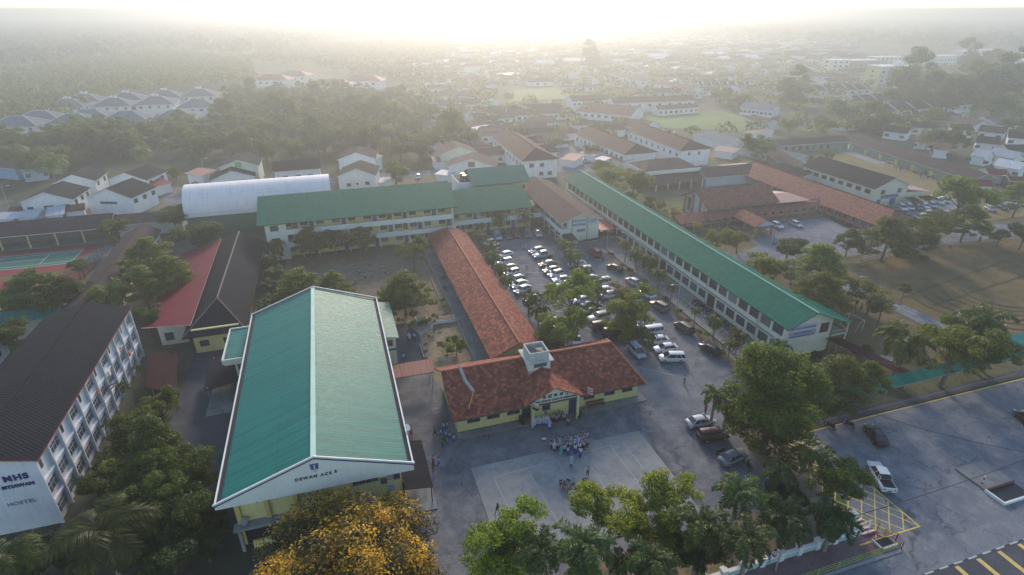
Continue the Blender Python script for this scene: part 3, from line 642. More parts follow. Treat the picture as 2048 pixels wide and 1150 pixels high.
for a in [('tier', 1640, 535, 6, 62, 'layered tree between the green roof and the path, upper', (1.35, 1.25, .9)), ('tier2', 1640, 590, 5.5, 62, 'layered tree between the green roof and the path, lower', (1.3, 1.2, .9)),
          ('round3', 1530, 540, 4, 40, 'low round tree right against the green roof edge', (1.4, 1.3, .9)), ('darkr', 1578, 495, 4.5, 34, 'dark round tree on the school forecourt kerb', (1, 1, 1)),
          ('airy', 1478, 478, 4, 30, 'thin tree right of the porch forecourt', (1.2, 1.2, 1)), ('round', 1435, 475, 4, 28, 'yellow-green tree left of the forecourt', (1.5, 1.3, .9)), ('airy2', 1400, 455, 3.5, 18, 'small feathery tree by the red walkway', (1.5, 1.3, .9)),
          ('tier', 1775, 480, 5.5, 60, 'wide layered tree at the forecourt corner', (1.15, 1.1, .9)), ('tier2', 1700, 480, 4.5, 30, 'small flat tree on the forecourt kerb', (1.1, 1.1, .9)),
          ('dense', 1832, 470, 5, 44, 'dark green tree right of the wide layered tree', (.95, 1, .9)), ('tier', 1868, 445, 5.5, 34, 'leaning tree before the rear car park', (1.2, 1.1, .9)),
          ('round3', 1925, 400, 8, 54, 'tall open tree among the parked cars', (1.25, 1.2, 1)), ('tier2', 1935, 445, 5.5, 46, 'layered tree below the tall open tree', (1.2, 1.15, .9)),
          ('airy', 1745, 590, 4.5, 46, 'thin tree beside the path bend', (1, 1, .9)), ('airy2', 1765, 615, 4, 32, 'sparse tree on the path edge', (.95, 1, .9)), ('tier', 2040, 395, 6, 40, 'layered tree at the right edge beside dark cars', (1.3, 1.2, .9)),
          ('round', 2050, 470, 4, 30, 'green tree at the right edge by the school road', (1.1, 1.1, .9)), ('airy', 1810, 578, 3, 16, 'tiny sapling on the field side of the path', (.8, .9, .8)), ('airy', 2003, 470, 3, 22, 'thin sapling beside the school road', (1.1, 1.1, .9))]:
    tree(*a[:5], a[5], G4, a[6])
G5 = 'trees behind the long green block'
for a in [('round', 1225, 352, 4, 34, 'yellow-green tree at the far end of the long green roof', (1.5, 1.3, .9)), ('round3', 1268, 372, 4.5, 40, 'rounded tree along the green roof beside the brown hall', (1.4, 1.25, .9)), ('round2', 1205, 335, 3.5, 24, 'small tree by the street cars', (1.5, 1.3, .9)),
          ('bush', 1310, 408, 2.5, 24, 'bushes along the green roof edge', (1.4, 1.25, .9)), ('airy2', 1345, 430, 2.5, 20, 'small shrubby tree above the green roof', (1.5, 1.2, .9)), ('bush', 1250, 400, 2.5, 26, 'bushy tree tucked behind the green ridge', (1.3, 1.2, .9))]:
    tree(*a[:5], a[5], G5, a[6])
G6 = 'trees in the car park'
for a in [('round3', 1140, 600, 6, 54, 'big bright green tree in the car park, upper crown', (1.45, 1.45, 1)), ('round', 1118, 655, 5.5, 55, 'big green tree behind the tower, lower crown', (1.25, 1.3, 1)),
          ('dense', 1258, 632, 5, 52, 'rounded tree over the row of white cars', (1.4, 1.3, .9)), ('airy2', 1235, 590, 4, 34, 'orange-tinged tree above the rounded car park tree', (1.5, 1.2, .9))]:
    tree(*a[:5], a[5], G6, a[6])
for i, (u, v, r, k) in enumerate([(960, 470, 22, 0), (978, 490, 24, 1), (985, 512, 26, 0), (1003, 535, 24, 1), (1012, 558, 20, 0), (1058, 590, 30, 1), (1078, 618, 30, 0), (1092, 668, 34, 1), (1110, 690, 30, 0)]):
    palm('foxtail' if k else 'foxtail2', u, v, 4.2, r, 'feathery palm along the long red roof, %s from its far end' % ORD[i], 'palms along the long red roof', (1.1, 1.1, .8) if i < 5 else (.85, .85, .7))
for i, (u, v, r, k) in enumerate([(1130, 487, 26, 0), (1150, 510, 28, 1), (1168, 540, 24, 0), (1186, 562, 26, 1), (1198, 580, 22, 0), (1298, 672, 22, 1), (1283, 660, 18, 0)]):
    palm('foxtail' if k else 'foxtail2', u, v, 3.6, r, 'feathery palm between the two middle car rows, %s from the far end' % ORD[[0, 1, 2, 3, 4, 6, 5][i]], 'palms between the car rows', (1.5, 1.4, .8) if i < 1 else (1.2, 1.2, .8))
for i, (u, v, r, k) in enumerate([(1275, 505, 24, 0), (1300, 518, 26, 1), (1318, 545, 24, 0), (1345, 572, 16, 1), (1392, 620, 14, 0), (1432, 640, 24, 1), (1478, 668, 28, 0), (1462, 685, 22, 1)]):
    palm('foxtail' if k else 'foxtail2', u, v, 4.0, r, 'palm in the bicycle yard strip, %s from the far end' % ORD[i], 'palms in the bicycle yard strip', (1, 1, .75))
tree('airy', 1252, 492, 4, 18, 'slim young tree at the end of the planting strip', G6, (1.2, 1.2, .9))
for i, (u, v, r) in enumerate([(1246, 530, 7), (1260, 540, 8), (1290, 562, 8), (1333, 598, 9), (1358, 622, 8), (1376, 640, 8), (1399, 663, 9), (1415, 668, 8), (1292, 690, 8), (1445, 705, 8)]):
    tree('bush', u, v, .8, r, 'rounded kerb bed shrub by the long green block, %s from far end' % ORD[i], 'kerb bed shrubs', (1.2, 1.3, .8), name='shrub', cat='shrub')
G7 = 'trees in the courtyard'
for a in [('tier', 618, 482, 5, 36, 'tree at the classroom block, leftmost of the three', (1, .95, 1)), ('round2', 668, 478, 5, 28, 'thin tree at the classroom block, middle of the three', (.8, .75, .85)), ('tier2', 722, 476, 5, 30, 'tree at the classroom block, rightmost of the three', (1, .95, 1)),
          ('round3', 826, 508, 5, 34, 'round tree beside the far end of the long red roof', (1.1, 1.05, .9)), ('tier', 600, 580, 4.5, 58, 'wide flat tree just behind the hall roof peak', (1.2, 1.15, .8)), ('tier2', 668, 572, 4, 40, 'flat tree right of the hall roof peak', (1.3, 1.2, .8)),
          ('tier', 808, 588, 5, 60, 'wide layered tree in the middle of the courtyard', (1.15, 1.1, .85)), ('round', 775, 622, 3.5, 40, 'lower tree beside the teal side roof', (.95, 1, .8)), ('bush', 912, 693, 2, 24, 'round bush in the walled garden', (1.1, 1.2, .8)), ('bush', 905, 678, 1.8, 15, 'smaller bush behind the round garden bush', (1, 1.1, .8)), ('airy', 885, 690, 1.5, 12, 'spindly green shrub left of the garden bush', (1.2, 1.4, .9))]:
    tree(*a[:5], a[5], G7, a[6])
palm('foxtail', 997, 432, 5, 22, 'slim palm before the two-storey green block, left one', 'palms before the two-storey block'); palm('foxtail2', 1052, 428, 5.5, 22, 'slim palm before the two-storey green block, right one', 'palms before the two-storey block'); palm('foxtail', 957, 452, 3.5, 15, 'short palm at the end of the red roof ridge', 'palms before the two-storey block')
for i, (u, v) in enumerate([(545, 490), (542, 516), (548, 545), (536, 570), (543, 600), (528, 612)]):
    palm('foxtail' if i % 2 else 'royal', u, v, 5, 26, 'palm in the row beside the dark roof, %s from the far end' % ORD[i], 'palms in a row beside the dark roof', (.7, .75, .7))
for i, (u, v, r) in enumerate([(886, 555, 6), (890, 575, 6), (884, 600, 7), (893, 615, 9), (870, 632, 8), (856, 640, 8), (842, 645, 8), (880, 650, 5), (868, 662, 5), (858, 672, 5), (850, 688, 5), (851, 702, 5), (852, 716, 5), (800, 640, 8), (822, 648, 10)]):
    tree('bush', u, v, .7, r, 'garden shrub along the curved courtyard path, %s from the far end' % ORD[i], 'garden shrubs', [(1.1, 1.3, .8), (1.5, 1.4, .6)][i % 2], name='shrub', cat='shrub')
G8 = 'trees on the west side of the school'
for a in [('tier', 300, 520, 7, 58, 'layered yellow-green tree over the plum roof', (1.25, 1.2, .9)), ('tier2', 335, 548, 6, 48, 'layered tree leaning over the red roof', (1.2, 1.15, .9)), ('tier', 285, 570, 6, 50, 'lower layered tree beside the red roof', (1.2, 1.15, .9)),
          ('darkr', 345, 430, 6, 38, 'dark tree in front of the white barrel roof', (1, 1, 1)), ('darkr', 392, 468, 6, 46, 'dark tree before the barrel hall wall', (.9, .95, 1)), ('round', 228, 456, 5, 30, 'small tree at the end of the canteen roof', (.9, .95, .9)), ('airy2', 220, 482, 3.5, 18, 'young tree at the tennis court corner', (.9, 1.1, .9)),
          ('round2', 160, 530, 3, 22, 'small round tree on the tennis court side', (1, 1.05, .8)), ('tier', 70, 595, 5, 72, 'wide spreading tree below the tennis court', (.8, .8, .6)), ('tier2', 135, 590, 4.5, 52, 'spreading tree right of the wide one below the tennis court', (.75, .75, .6)),
          ('round', 28, 665, 4, 42, 'round tree behind the hostel roof at the left edge', (.85, .9, .7)), ('dense2', 295, 640, 3.5, 30, 'dark tree between hostel roof and red roof', (.6, .7, .7)), ('round', 5, 600, 4, 34, 'green tree at the left edge beside the teal shed', (1.1, 1.1, .8))]:
    tree(*a[:5], a[5], G8, a[6])
palm('royal', 215, 585, 7, 48, 'golden-fringed palm behind the hostel roof', G8, (1.2, 1.05, .6))
palm('betel', 345, 702, 3, 12, 'tiny palm beside the maroon shed', G8, (1, 1.1, .9))
G9 = 'trees among the village houses'
for a in [('round', 790, 345, 4, 30, 'round tree in the lane right of the twin white houses', (1.2, 1.1, .9)), ('bush', 350, 345, 2.5, 20, 'bushy tree by the village street, left', (1.2, 1.1, .8)), ('bush', 395, 350, 2, 16, 'yellow-green bush by the village street', (1.6, 1.5, .8)), ('bush', 395, 372, 2, 16, 'bush on the verge behind the barrel roof', (1.4, 1.4, .8)),
          ('bush', 870, 372, 2, 15, 'small tree before the red-roofed houses', (1.2, 1.1, .9)), ('round', 1185, 300, 3.5, 18, 'tree at the town street corner', (1.3, 1.2, .9)), ('bush', 560, 350, 1.5, 8, 'bush beside the white-roofed hall', (1, 1, .8)),
          ('round3', 1515, 300, 5, 34, 'grey-green round tree beside the dark-roofed sheds', (.9, 1, 1)), ('round', 1655, 310, 4, 14, 'small tree at the brick-red roof end', (1.2, 1.2, .8)), ('bush', 1615, 318, 2.5, 13, 'tree near the black roof gable', (.9, 1, .8))]:
    tree(*a[:5], a[5], G9, a[6])
for i, (u, v) in enumerate([(1663, 352), (1683, 362), (1703, 370), (1722, 378), (1740, 388), (1628, 350)]):
    tree('dense', u, v, 3, 13, 'small clipped tree along the black roof, %s from its far end' % ORD[[1, 2, 3, 4, 5, 0][i]], 'clipped trees along the black roof', (1, 1.05, .8))
for u, v, r, l in [(45, 310, 42, 'coconut palm at the left edge behind the blue house'), (95, 320, 36, 'bright coconut palm beside the brown house'), (285, 300, 24, 'bright palm in the wood edge above the white houses'), (20, 300, 30, 'palm rising over the left edge wood')]:
    palm('coconut', u, v, 9, r, l, 'coconut palms by the village', (1.4, 1.3, .8))
palm('coconut', 1862, 268, 8, 26, 'palm among the orange-roofed houses on the right', 'right-hand town trees', (1.6, 1.5, .8))
for a in [('dense', 1590, 180, 9, 40, 'large dark tree standing alone in the hazy town', (1, 1, 1)), ('dense', 1830, 170, 12, 60, 'very tall tree mass right of the pale apartment block, left crown', (1, 1, 1)), ('dense2', 1900, 185, 12, 60, 'very tall tree mass, second crown', (1, 1, 1)),
          ('dense', 1975, 165, 13, 62, 'very tall tree mass, third crown', (.95, 1, 1)), ('dense2', 2030, 170, 14, 62, 'very tall tree mass at the right edge', (.95, 1, 1)), ('dense', 1960, 125, 12, 40, 'tall hazy tree behind the tall tree mass', (1, 1, 1)), ('round3', 1985, 218, 6, 38, 'bright green spreading tree before the tall tree mass', (1.6, 1.5, .9)), ('dense2', 1805, 200, 8, 34, 'dark tree left of the tall tree mass', (1, 1, 1)),
          ('round', 1700, 225, 5, 40, 'green tree clump before the terrace rows, left', (1, 1, .9)), ('dense', 1745, 245, 5, 40, 'green tree clump before the terrace rows, right', (.9, 1, .9)), ('round', 1645, 250, 4, 26, 'low tree at the field corner', (1.1, 1.1, .9)), ('dense2', 1900, 282, 5, 34, 'dark tree among the dark-roofed houses on the right', (.8, .9, .9)),
          ('round', 1440, 190, 5, 24, 'hazy tree above the football field', (1, 1, .9)), ('round2', 1480, 200, 5, 26, 'hazy yellowish tree above the football field', (1.2, 1.1, .9)), ('round', 2030, 250, 5, 24, 'tree at the right edge before dark roofs', (1, 1, .9)), ('round', 1580, 250, 4, 18, 'small tree beside the white houses near the field', (1, 1, .9)), ('dense', 1185, 108, 14, 24, 'lone tall tree in the bright haze on the horizon', (.8, .8, .8)),
          ('round', 1860, 235, 4, 28, 'tree before the long terrace on the right', (1, 1, .9)), ('dense', 1800, 245, 4, 24, 'tree between terrace and dark-roofed houses', (.9, 1, .9))]:
    tree(*a[:5], a[5], 'right-hand town trees', a[6])
# ---- the wood behind the village: individual trees and oil palms
def inpoly(x, y, poly):
    c = False; n = len(poly)
    for i in range(n):
        x1, y1 = poly[i]; x2, y2 = poly[(i+1) % n]
        if (y1 > y) != (y2 > y) and x < (x2-x1)*(y-y1)/(y2-y1)+x1: c = not c
    return c
def scatter(poly, sp, n, seed, avoid=()):
    g = np.random.default_rng(seed); xs = [p[0] for p in poly]; ys = [p[1] for p in poly]; out = []
    for _ in range(n*60):
        x = g.uniform(min(xs), max(xs)); y = g.uniform(min(ys), max(ys))
        if not inpoly(x, y, poly) or any((x-a)**2+(y-b)**2 < r*r for a, b, r in avoid): continue
        if all((x-a)**2+(y-b)**2 > sp*sp for a, b in out): out.append((x, y))
        if len(out) >= n: break
    return out
WOOD = [P(*q) for q in [(-40, 345), (105, 350), (230, 318), (330, 318), (420, 322), (560, 325), (665, 312), (760, 322), (850, 330), (950, 300), (905, 262), (860, 225), (800, 200), (640, 195), (500, 195), (455, 215), (438, 262), (330, 262), (230, 258), (120, 292), (-40, 300)]]
kinds = ['dense', 'dense2', 'darkr', 'round3', 'round', 'tall']
KW = dict(dense='dense leafy', dense2='dense bushy', darkr='dark rounded', round3='open-crowned', round='loose-crowned', tall='tall narrow')
def where(x, y):
    u = 1024+FPX*(x*math.cos(YAW)-y*math.sin(YAW))/depth(x, y, 5); d = math.hypot(x, y)
    a = 'at the left edge' if u < 70 else 'behind the awning house' if u < 190 else 'behind the strip-window house' if u < 330 else 'behind the green-panel house' if u < 520 else 'behind the side-on white house' if u < 650 else 'behind the tall twin houses' if u < 780 else 'behind the lane corner house'
    b_ = 'front edge of the wood' if d < 245 else 'middle of the wood' if d < 320 else 'back of the wood'
    return b_+' '+a
for i, (x, y) in enumerate(scatter(WOOD, 8.2, 290, 5)):
    g = random.random()
    if g < .30: put_palm('oil', x, y, 3.4+random.random()*3, .95+random.random()*.4, 'oil palm in the '+where(x, y), 'palms of the wood behind the village', (1, 1.05, .9))
    else:
        k = kinds[i % 5] if g < .93 else 'tall'; r = 4.4+random.random()*2.6; z = r*.62+.8+(3.5 if k == 'tall' else 0)+random.random()*1.6
        t = .75+random.random()*.5; put_tree(k, x, y, z, r, KW[k]+' tree in the '+where(x, y), 'trees of the wood behind the village', (t*1.02, t, t*.9))
# ---- far plantation and woods that read as one mass: one object of leaf clumps each
def wood_mass(name, poly, sp, n, seed, r, h, mat, lab):
    keep = [[P(*q) for q in [(1255, 222), (1440, 212), (1570, 246), (1480, 275), (1310, 268)]], [P(*q) for q in [(1030, 176), (1115, 172), (1155, 198), (1015, 208)]]]
    pts = [q for q in scatter(poly, sp, n, seed) if not any(inpoly(q[0], q[1], k) for k in keep)]; global rng; rng = np.random.default_rng(seed); Cs = []; Ns = []
    for x, y in pts:
        m = 80; rr = r*(.8+.5*rng.random()); d = rng.normal(size=(m, 3)); d[:, 2] = np.abs(d[:, 2]); d /= np.linalg.norm(d, axis=1, keepdims=True)
        Cs.append(np.array([x, y, h*(.65+.5*rng.random())])+d*rr*np.array([1, 1, .75])*(.8+.3*rng.random((m, 1)))); Ns.append(d+rng.normal(size=(m, 3))*.4)
    C = np.concatenate(Cs); me = quads_mesh(name, C, np.concatenate(Ns), r*.17*(.7+.6*rng.random(len(C))), .7, mat)
    return tag(inst(name, me), lab, None, None, 'stuff')
wood_mass('plantation', [P(*q) for q in [(-120, 262), (120, 252), (240, 196), (440, 182), (505, 170), (500, 128), (300, 108), (130, 142), (-160, 168)]], 9.5, 620, 41, 5.2, 6, LF, 'even green plantation spreading behind the grey villas')
wood_mass('far_wood', [P(*q) for q in [(-300, 150), (100, 140), (300, 105), (520, 118), (640, 92), (900, 78), (800, 58), (300, 52), (-300, 58)]], 26, 1500, 42, 15, 7, LFD, 'far flat woodland fading into the haze on the left')
wood_mass('far_wood', [P(*q) for q in [(1350, 78), (1600, 92), (1800, 100), (2300, 120), (2500, 62), (1700, 50), (1300, 55)]], 28, 900, 43, 16, 9, LFD, 'far flat woodland fading into the haze on the right')
wood_mass('far_wood', [P(*q) for q in [(500, 127), (640, 138), (800, 178), (862, 168), (880, 130), (905, 88), (640, 94), (520, 118)]], 11, 420, 45, 6.5, 5, LFD, 'hazy trees between the townhouses and the glare')
wood_mass('town_trees', [(75, 225), (420, 190), (650, 520), (620, 980), (130, 980), (60, 420)], 15, 900, 44, 4.6, 3.5, LF, 'scattered tree crowns between the hazy rows of roofs')
# ------------------------------------------------------------------ buildings
def roof_parts(root, A, B, ze, zr, rm, kind='gable', axis='x', hips=(0, 0), th=.16, side=FASC, cap=None, name='roof', cx=0, cy=0, soffit=None):
    """A, B: half length along the ridge and half width to the roof edge"""
    T = (lambda a, b, z: (cx+a, cy+b, z)) if axis == 'x' else (lambda a, b, z: (cx-b, cy+a, z))
    mb = MB(); sl = math.hypot(B, zr-ze)
    if kind == 'lean':
        sl = math.hypot(2*B, zr-ze)
        mb.slab([T(-A, -B, ze), T(A, -B, ze), T(A, B, zr), T(-A, B, zr)], th, rm, side, [(-A, 0), (A, 0), (A, sl), (-A, sl)])
    elif kind == 'flat':
        mb.slab([T(-A, -B, ze), T(A, -B, ze), T(A, B, ze), T(-A, B, ze)], th, rm, side, [(-A, 0), (A, 0), (A, 2*B), (-A, 2*B)])
    else:
        h0, h1 = hips
        mb.slab([T(-A, -B, ze), T(A, -B, ze), T(A-h1, 0, zr), T(-A+h0, 0, zr)], th, rm, side, [(-A, 0), (A, 0), (A-h1, sl), (-A+h0, sl)])
        mb.slab([T(A, B, ze), T(-A, B, ze), T(-A+h0, 0, zr), T(A-h1, 0, zr)], th, rm, side, [(A, 0), (-A, 0), (-A+h0, sl), (A-h1, sl)])
        if h0: mb.slab([T(-A, B, ze), T(-A, -B, ze), T(-A+h0, 0, zr)], th, rm, side, [(-B, 0), (B, 0), (0, math.hypot(h0, zr-ze))])
        if h1: mb.slab([T(A, -B, ze), T(A, B, ze), T(A-h1, 0, zr)], th, rm, side, [(-B, 0), (B, 0), (0, math.hypot(h1, zr-ze))])
    r = mb.build(name, root)
    if cap and kind in ('gable', 'hip'):
        c = MB(); h0, h1 = hips
        c.tube(T(-A+h0-.02, 0, zr+.02), T(A-h1+.02, 0, zr+.02), .16, .16, 6, cap)
        if h0:
            for s in (-1, 1): c.tube(T(-A, s*B, ze+.02), T(-A+h0, 0, zr+.02), .13, .13, 5, cap)
        if h1:
            for s in (-1, 1): c.tube(T(A, s*B, ze+.02), T(A-h1, 0, zr+.02), .13, .13, 5, cap)
        c.build('ridge_cap', r)
    return r
def wall_shell(root, hx, hy, zt, wm, axis='x', zr=None, kind='gable', name='wall', cx=0, cy=0, z0=0.0, hips=(0, 0)):
    """walls with gable tops; zt at the eave side walls, zr the height under the ridge"""
    mb = MB(); x0, x1, y0, y1 = cx-hx, cx+hx, cy-hy, cy+hy
    mb.box(x0, x1, y0, y1, z0, zt, wm)
    if kind == 'gable' and zr:
        if axis == 'y':
            for y, fl, h in ((y0, 0, hips[0]), (y1, 1, hips[1])):
                if not h: mb.face([(x0, y, zt), (x1, y, zt), (cx, y, zr)] if not fl else [(x1, y, zt), (x0, y, zt), (cx, y, zr)], wm)
        else:
            for x, fl, h in ((x1, 0, hips[1]), (x0, 1, hips[0])):
                if not h: mb.face([(x, y0, zt), (x, y1, zt), (x, cy, zr)] if not fl else [(x, y1, zt), (x, y0, zt), (x, cy, zr)], wm)
    return mb.build(name, root)
_wc = {}
def win_mesh(w, h, style, fm, gm):
    k = (round(w, 2), round(h, 2), style, fm.name, gm.name)
    if k in _wc: return _wc[k]
    mb = MB(); t = .07
    if style == 'door':
        mb.box(-w/2, w/2, -.05, .0, 0, h, gm); fr = MB()
        for a, b in ((-w/2-t, -w/2), (w/2, w/2+t)): fr.box(a, b, -.09, 0, 0, h+t, fm)
        fr.box(-w/2, w/2, -.09, 0, h, h+t, fm); fr.box(.25*w, .32*w, -.09, -.052, h*.45, h*.5, fm)
    else:
        mb.box(-w/2, w/2, -.03, 0, 0, h, gm); fr = MB()
        fr.box(-w/2-t, -w/2, -.08, 0, -t, h+t, fm); fr.box(w/2, w/2+t, -.08, 0, -t, h+t, fm)
        fr.box(-w/2, w/2, -.08, 0, h, h+t, fm); fr.box(-w/2, w/2, -.12, 0, -t, 0, fm)
        if style == 'grid':
            n = max(2, round(w/.75))
            for i in range(1, n): fr.box(-w/2+w*i/n-.03, -w/2+w*i/n+.03, -.07, -.031, 0, h, fm)
            fr.box(-w/2, w/2, -.069, -.031, h*.62, h*.62+.06, fm)
        elif style == 'louver':
            for i in range(1, int(h/.3)): fr.box(-w/2, w/2, -.09, -.031, h*i/int(h/.3)-.03, h*i/int(h/.3)+.03, fm)
        elif style == 'pair':
            fr.box(-.03, .03, -.07, -.031, 0, h, fm)
    k2 = (mb.mesh('window'), fr.mesh('frame')); _wc[k] = k2; return k2
def put_win(root, side, a, z, w, h, hx, hy, style='grid', fm=None, gm=None, name=None, cx=0, cy=0, off=0.0, frame=True):
    fm = fm or FRM; gm = gm or (GLASS if style != 'door' else BLUE); me, fr = win_mesh(w, h, style, fm, gm)
    loc, rz = {'S': ((cx+a, cy-hy-off, z), 0), 'N': ((cx+a, cy+hy+off, z), math.pi), 'E': ((cx+hx+off, cy+a, z), math.pi/2), 'W': ((cx-hx-off, cy+a, z), -math.pi/2)}[side]
    o = inst(name or ('door' if style == 'door' else 'window'), me, root, loc, rz)
    if frame: inst('frame', fr, o)
    return o
def simple(name, label, cat, cx, cy, L, W, rz, ze, zr, axis='x', rm=None, wm=None, oh=.7, ohg=.5, kind='gable', hips=(0, 0), group=None, wins=(), cap=None, side=FASC, frame=True):
    """L, W: wall footprint. axis: ridge direction."""
    root = thing(name, label, cat, (cx, cy, 0), rz, group); hx, hy = L/2, W/2
    along, across = (hx, hy) if axis == 'x' else (hy, hx)
    sl = (zr-ze)/(across+oh) if kind != 'lean' else 0
    zt = ze+oh*sl-.12 if kind != 'lean' else ze
    wall_shell(root, hx, hy, zt, wm, axis, zr-.16 if kind == 'gable' else None, 'gable', hips=hips)
    hp = hips if kind != 'hip' else (hips if any(hips) else (across+oh, across+oh))
    roof_parts(root, along+ohg if not any(hp) else along+oh, across+oh, ze, zr, rm, 'gable' if kind == 'hip' else kind, axis, hp if kind in ('hip', 'gable') else (0, 0), side=side, cap=cap)
    for q in wins:
        sd, a0, a1, n, z, w, h, st = q[:8]; fm = q[8] if len(q) > 8 else None; gm = q[9] if len(q) > 9 else None
        for i in range(n):
            a = a0 if n == 1 else a0+(a1-a0)*i/(n-1); put_win(root, sd, a, z, w, h, hx, hy, st, fm, gm, frame=frame)
    return root
def simpleAB(name, label, cat, a, b, D, ze, zr, oh=.6, **k):
    """a, b: the two ends of the near roof edge as sighted; D: roof depth behind it"""
    A = Vector(P(*a, ze)); B = Vector(P(*b, ze)); d = (B-A); L = d.length; d.normalize(); n = Vector((-d.y, d.x)); c = (A+B)/2+n*D/2
    return simple(name, label, cat, c.x, c.y, L-2*(.5 if k.get('axis', 'x') == 'x' else oh), D-2*(oh if k.get('axis', 'x') == 'x' else .5), math.atan2(d.y, d.x), ze, zr, oh=oh, **k)
def text(parent, body, size, loc, rx=R(90), rz=0.0, m=None, name='lettering', ext=.03, align='CENTER', space=1.0, ry=0, bold=0.0):
    c = bpy.data.curves.new('lettering', 'FONT'); c.body = body; c.size = size; c.extrude = ext; c.align_x = align; c.space_character = space; c.offset = bold
    t = bpy.data.objects.new('tmp', c); COL.objects.link(t); dg = bpy.context.evaluated_depsgraph_get(); dg.update()
    me = bpy.data.meshes.new_from_object(t.evaluated_get(dg)); bpy.data.objects.remove(t)
    me.materials.clear(); me.materials.append(m or BLACK)
    o = bpy.data.objects.new(name, me); COL.objects.link(o); o.parent = parent; o.location = loc; o.rotation_euler = (rx, ry, rz); return o

# ---- the hall: teal ribbed roof, big cream gable with lettering
hall = thing('school_hall', 'large hall with teal ribbed metal roof and lettered cream gable', 'hall', (-6.1, 71.7, 0))
def hw(n, mb): return mb.build(n, hall, world=True)
wall_shell(hall, 8.9, 20.0, 7.6, WALLY, 'y', None, 'flat', cy=.1)
rf = roof_parts(hall, 21.4, 9.7, 8.0, 11.6, TEALR, 'gable', 'y', th=.2, side=FASC, cap=None)
c = MB(); c.box(-.28, .28, -21.4, 21.4, 11.52, 11.72, plain('ridge_strip', (.36, .50, .40), .5, .1)); c.build('ridge_cap', rf)
g = MB()
for s in (-1, 1):
    g.box(s*9.62, s*10.15, -21.4, 21.4, 7.72, 7.98, DARK); g.box(s*10.15, s*10.32, -21.45, 21.45, 7.7, 8.12, WHITE)
g.build('gutter', hall)
g = MB(); yf = -21.45
g.add([(-10.3, yf, 7.35), (10.3, yf, 7.0), (10.3, yf, 8.0), (0, yf, 11.7), (-10.3, yf, 8.0), (-10.3, yf+.25, 7.35), (10.3, yf+.25, 7.0), (10.3, yf+.25, 8.0), (0, yf+.25, 11.7), (-10.3, yf+.25, 8.0)],
      [(0, 1, 2, 3, 4), (9, 8, 7, 6, 5), (0, 5, 6, 1), (2, 1, 6, 7), (0, 4, 9, 5)], FASC)
gp = g.build('gable_panel', hall)
g = MB()
for s in (-1, 1):
    p, q = Vector((s*10.4, yf-.03, 8.06)), Vector((0, yf-.03, 11.8))
    g.tube(p, q, .13, .13, 4, WHITE); g.tube(p+Vector((0, -.06, -.24)), q+Vector((0, -.06, -.24)), .05, .05, 4, NAVY)
    p, q = Vector((s*10.4, 21.5, 8.06)), Vector((0, 21.5, 11.8)); g.tube(p, q, .12, .12, 4, WHITE)
g.build('barge_board', hall)
text(gp, 'DEWAN ACS', .52, (-.35, yf-.03, 8.98), m=BLACK, space=1.35, bold=.015)
text(gp, 'S', .50, (1.95, yf-.03, 9.05), m=BLACK, ry=R(9), bold=.015)
g = MB(); sh = [(-.42, .5), (.42, .5), (.42, .0), (.30, -.32), (0, -.55), (-.30, -.32), (-.42, 0)]
g.add([(x-.05, yf-.02, z+10.35) for x, z in sh]+[(x-.05, yf-.09, z+10.35) for x, z in sh], [tuple(range(7, 14))[::-1]]+[(i, (i+1) % 7, 7+(i+1) % 7, 7+i) for i in range(7)], plain('crest_blue', (.07, .10, .22), .5, .3, 3., 8.))
for x, z in ((-.18, .12), (.18, .12)): g.sphere((x-.05, yf-.1, z+10.35), .09, NAVY, 8, 5)
g.box(-.34, .22, yf-.12, yf-.09, 9.98, 10.08, WHITE); g.box(-.1, 0, yf-.12, yf-.09, 10.15, 10.75, WHITE); g.build('crest', gp)
# front facade details (front wall plane at y = -19.9 local)
fy = -19.93; g = MB()
for x in (-8.7, -5.75, -2.75, .35): g = MB(); g.box(x-.24, x+.24, fy-.35, fy, 3.6, 7.3, plain('ochre_pilaster', (.50, .38, .13), .8, .1)); g.build('pilaster', hall)
for i, x in enumerate((-7.2, -4.25, -1.2)):
    o = inst('recess_shade', win_mesh(2.35, .75, 'pair', FRM, DARK)[0], hall, (x, fy, 6.3))  # dark panel on the wall, painted in for the shade of a recess
    a = MB(); a.box(-.45, .45, -.38, 0, 0, .62, WHITE); a.tube((-.12, -.385, .31), (-.12, -.41, .31), .25, .25, 14, TRIM)
    ac = a.build('air_conditioner', hall, (x+.75, fy-.05, 6.15))
a = inst('air_conditioner', ac.data, hall, (1.6, fy-.05, 6.2))
o = inst('recess_shade', win_mesh(2.4, .75, 'pair', FRM, DARK)[0], hall, (1.9, fy, 6.4))  # same dark panel for recess shade
for i in range(4): put_win(hall, 'S', 3.75+i*.72, 5.3, .58, 1.1, 8.9, 19.93, 'pair', FRM, frame=True)
for x, z, w_, h_ in ((6.85, 4.6, .6, .7), (8.35, 4.9, .6, .7)): put_win(hall, 'S', x, z, w_, h_, 8.9, 19.93, 'pair', FRM)
for z, h_ in ((4.9, 1.9), (3.2, .9), (1.6, .7)): inst('vent_louvre', win_mesh(.75, h_, 'louver', FRW, GREY)[0], hall, (7.6, fy, z)); inst('louvre_blades', win_mesh(.75, h_, 'louver', FRW, GREY)[1], hall, (7.6, fy, z))
g = MB(); g.box(-9.4, 5.6, fy-1.1, fy, 3.2, 3.5, GREY); g.build('canopy_slab', hall)
g = MB(); g.box(-8.6, 5.4, fy-.03, fy, .1, 3.1, DARK); g.build('lobby_shade', hall)  # flat dark panel painted in for the shade under the canopy
g = MB(); g.box(-7.9, -1.5, fy-.75, fy-.55, .1, 1.1, WALLY)
g.build('parapet', hall)
g = MB()
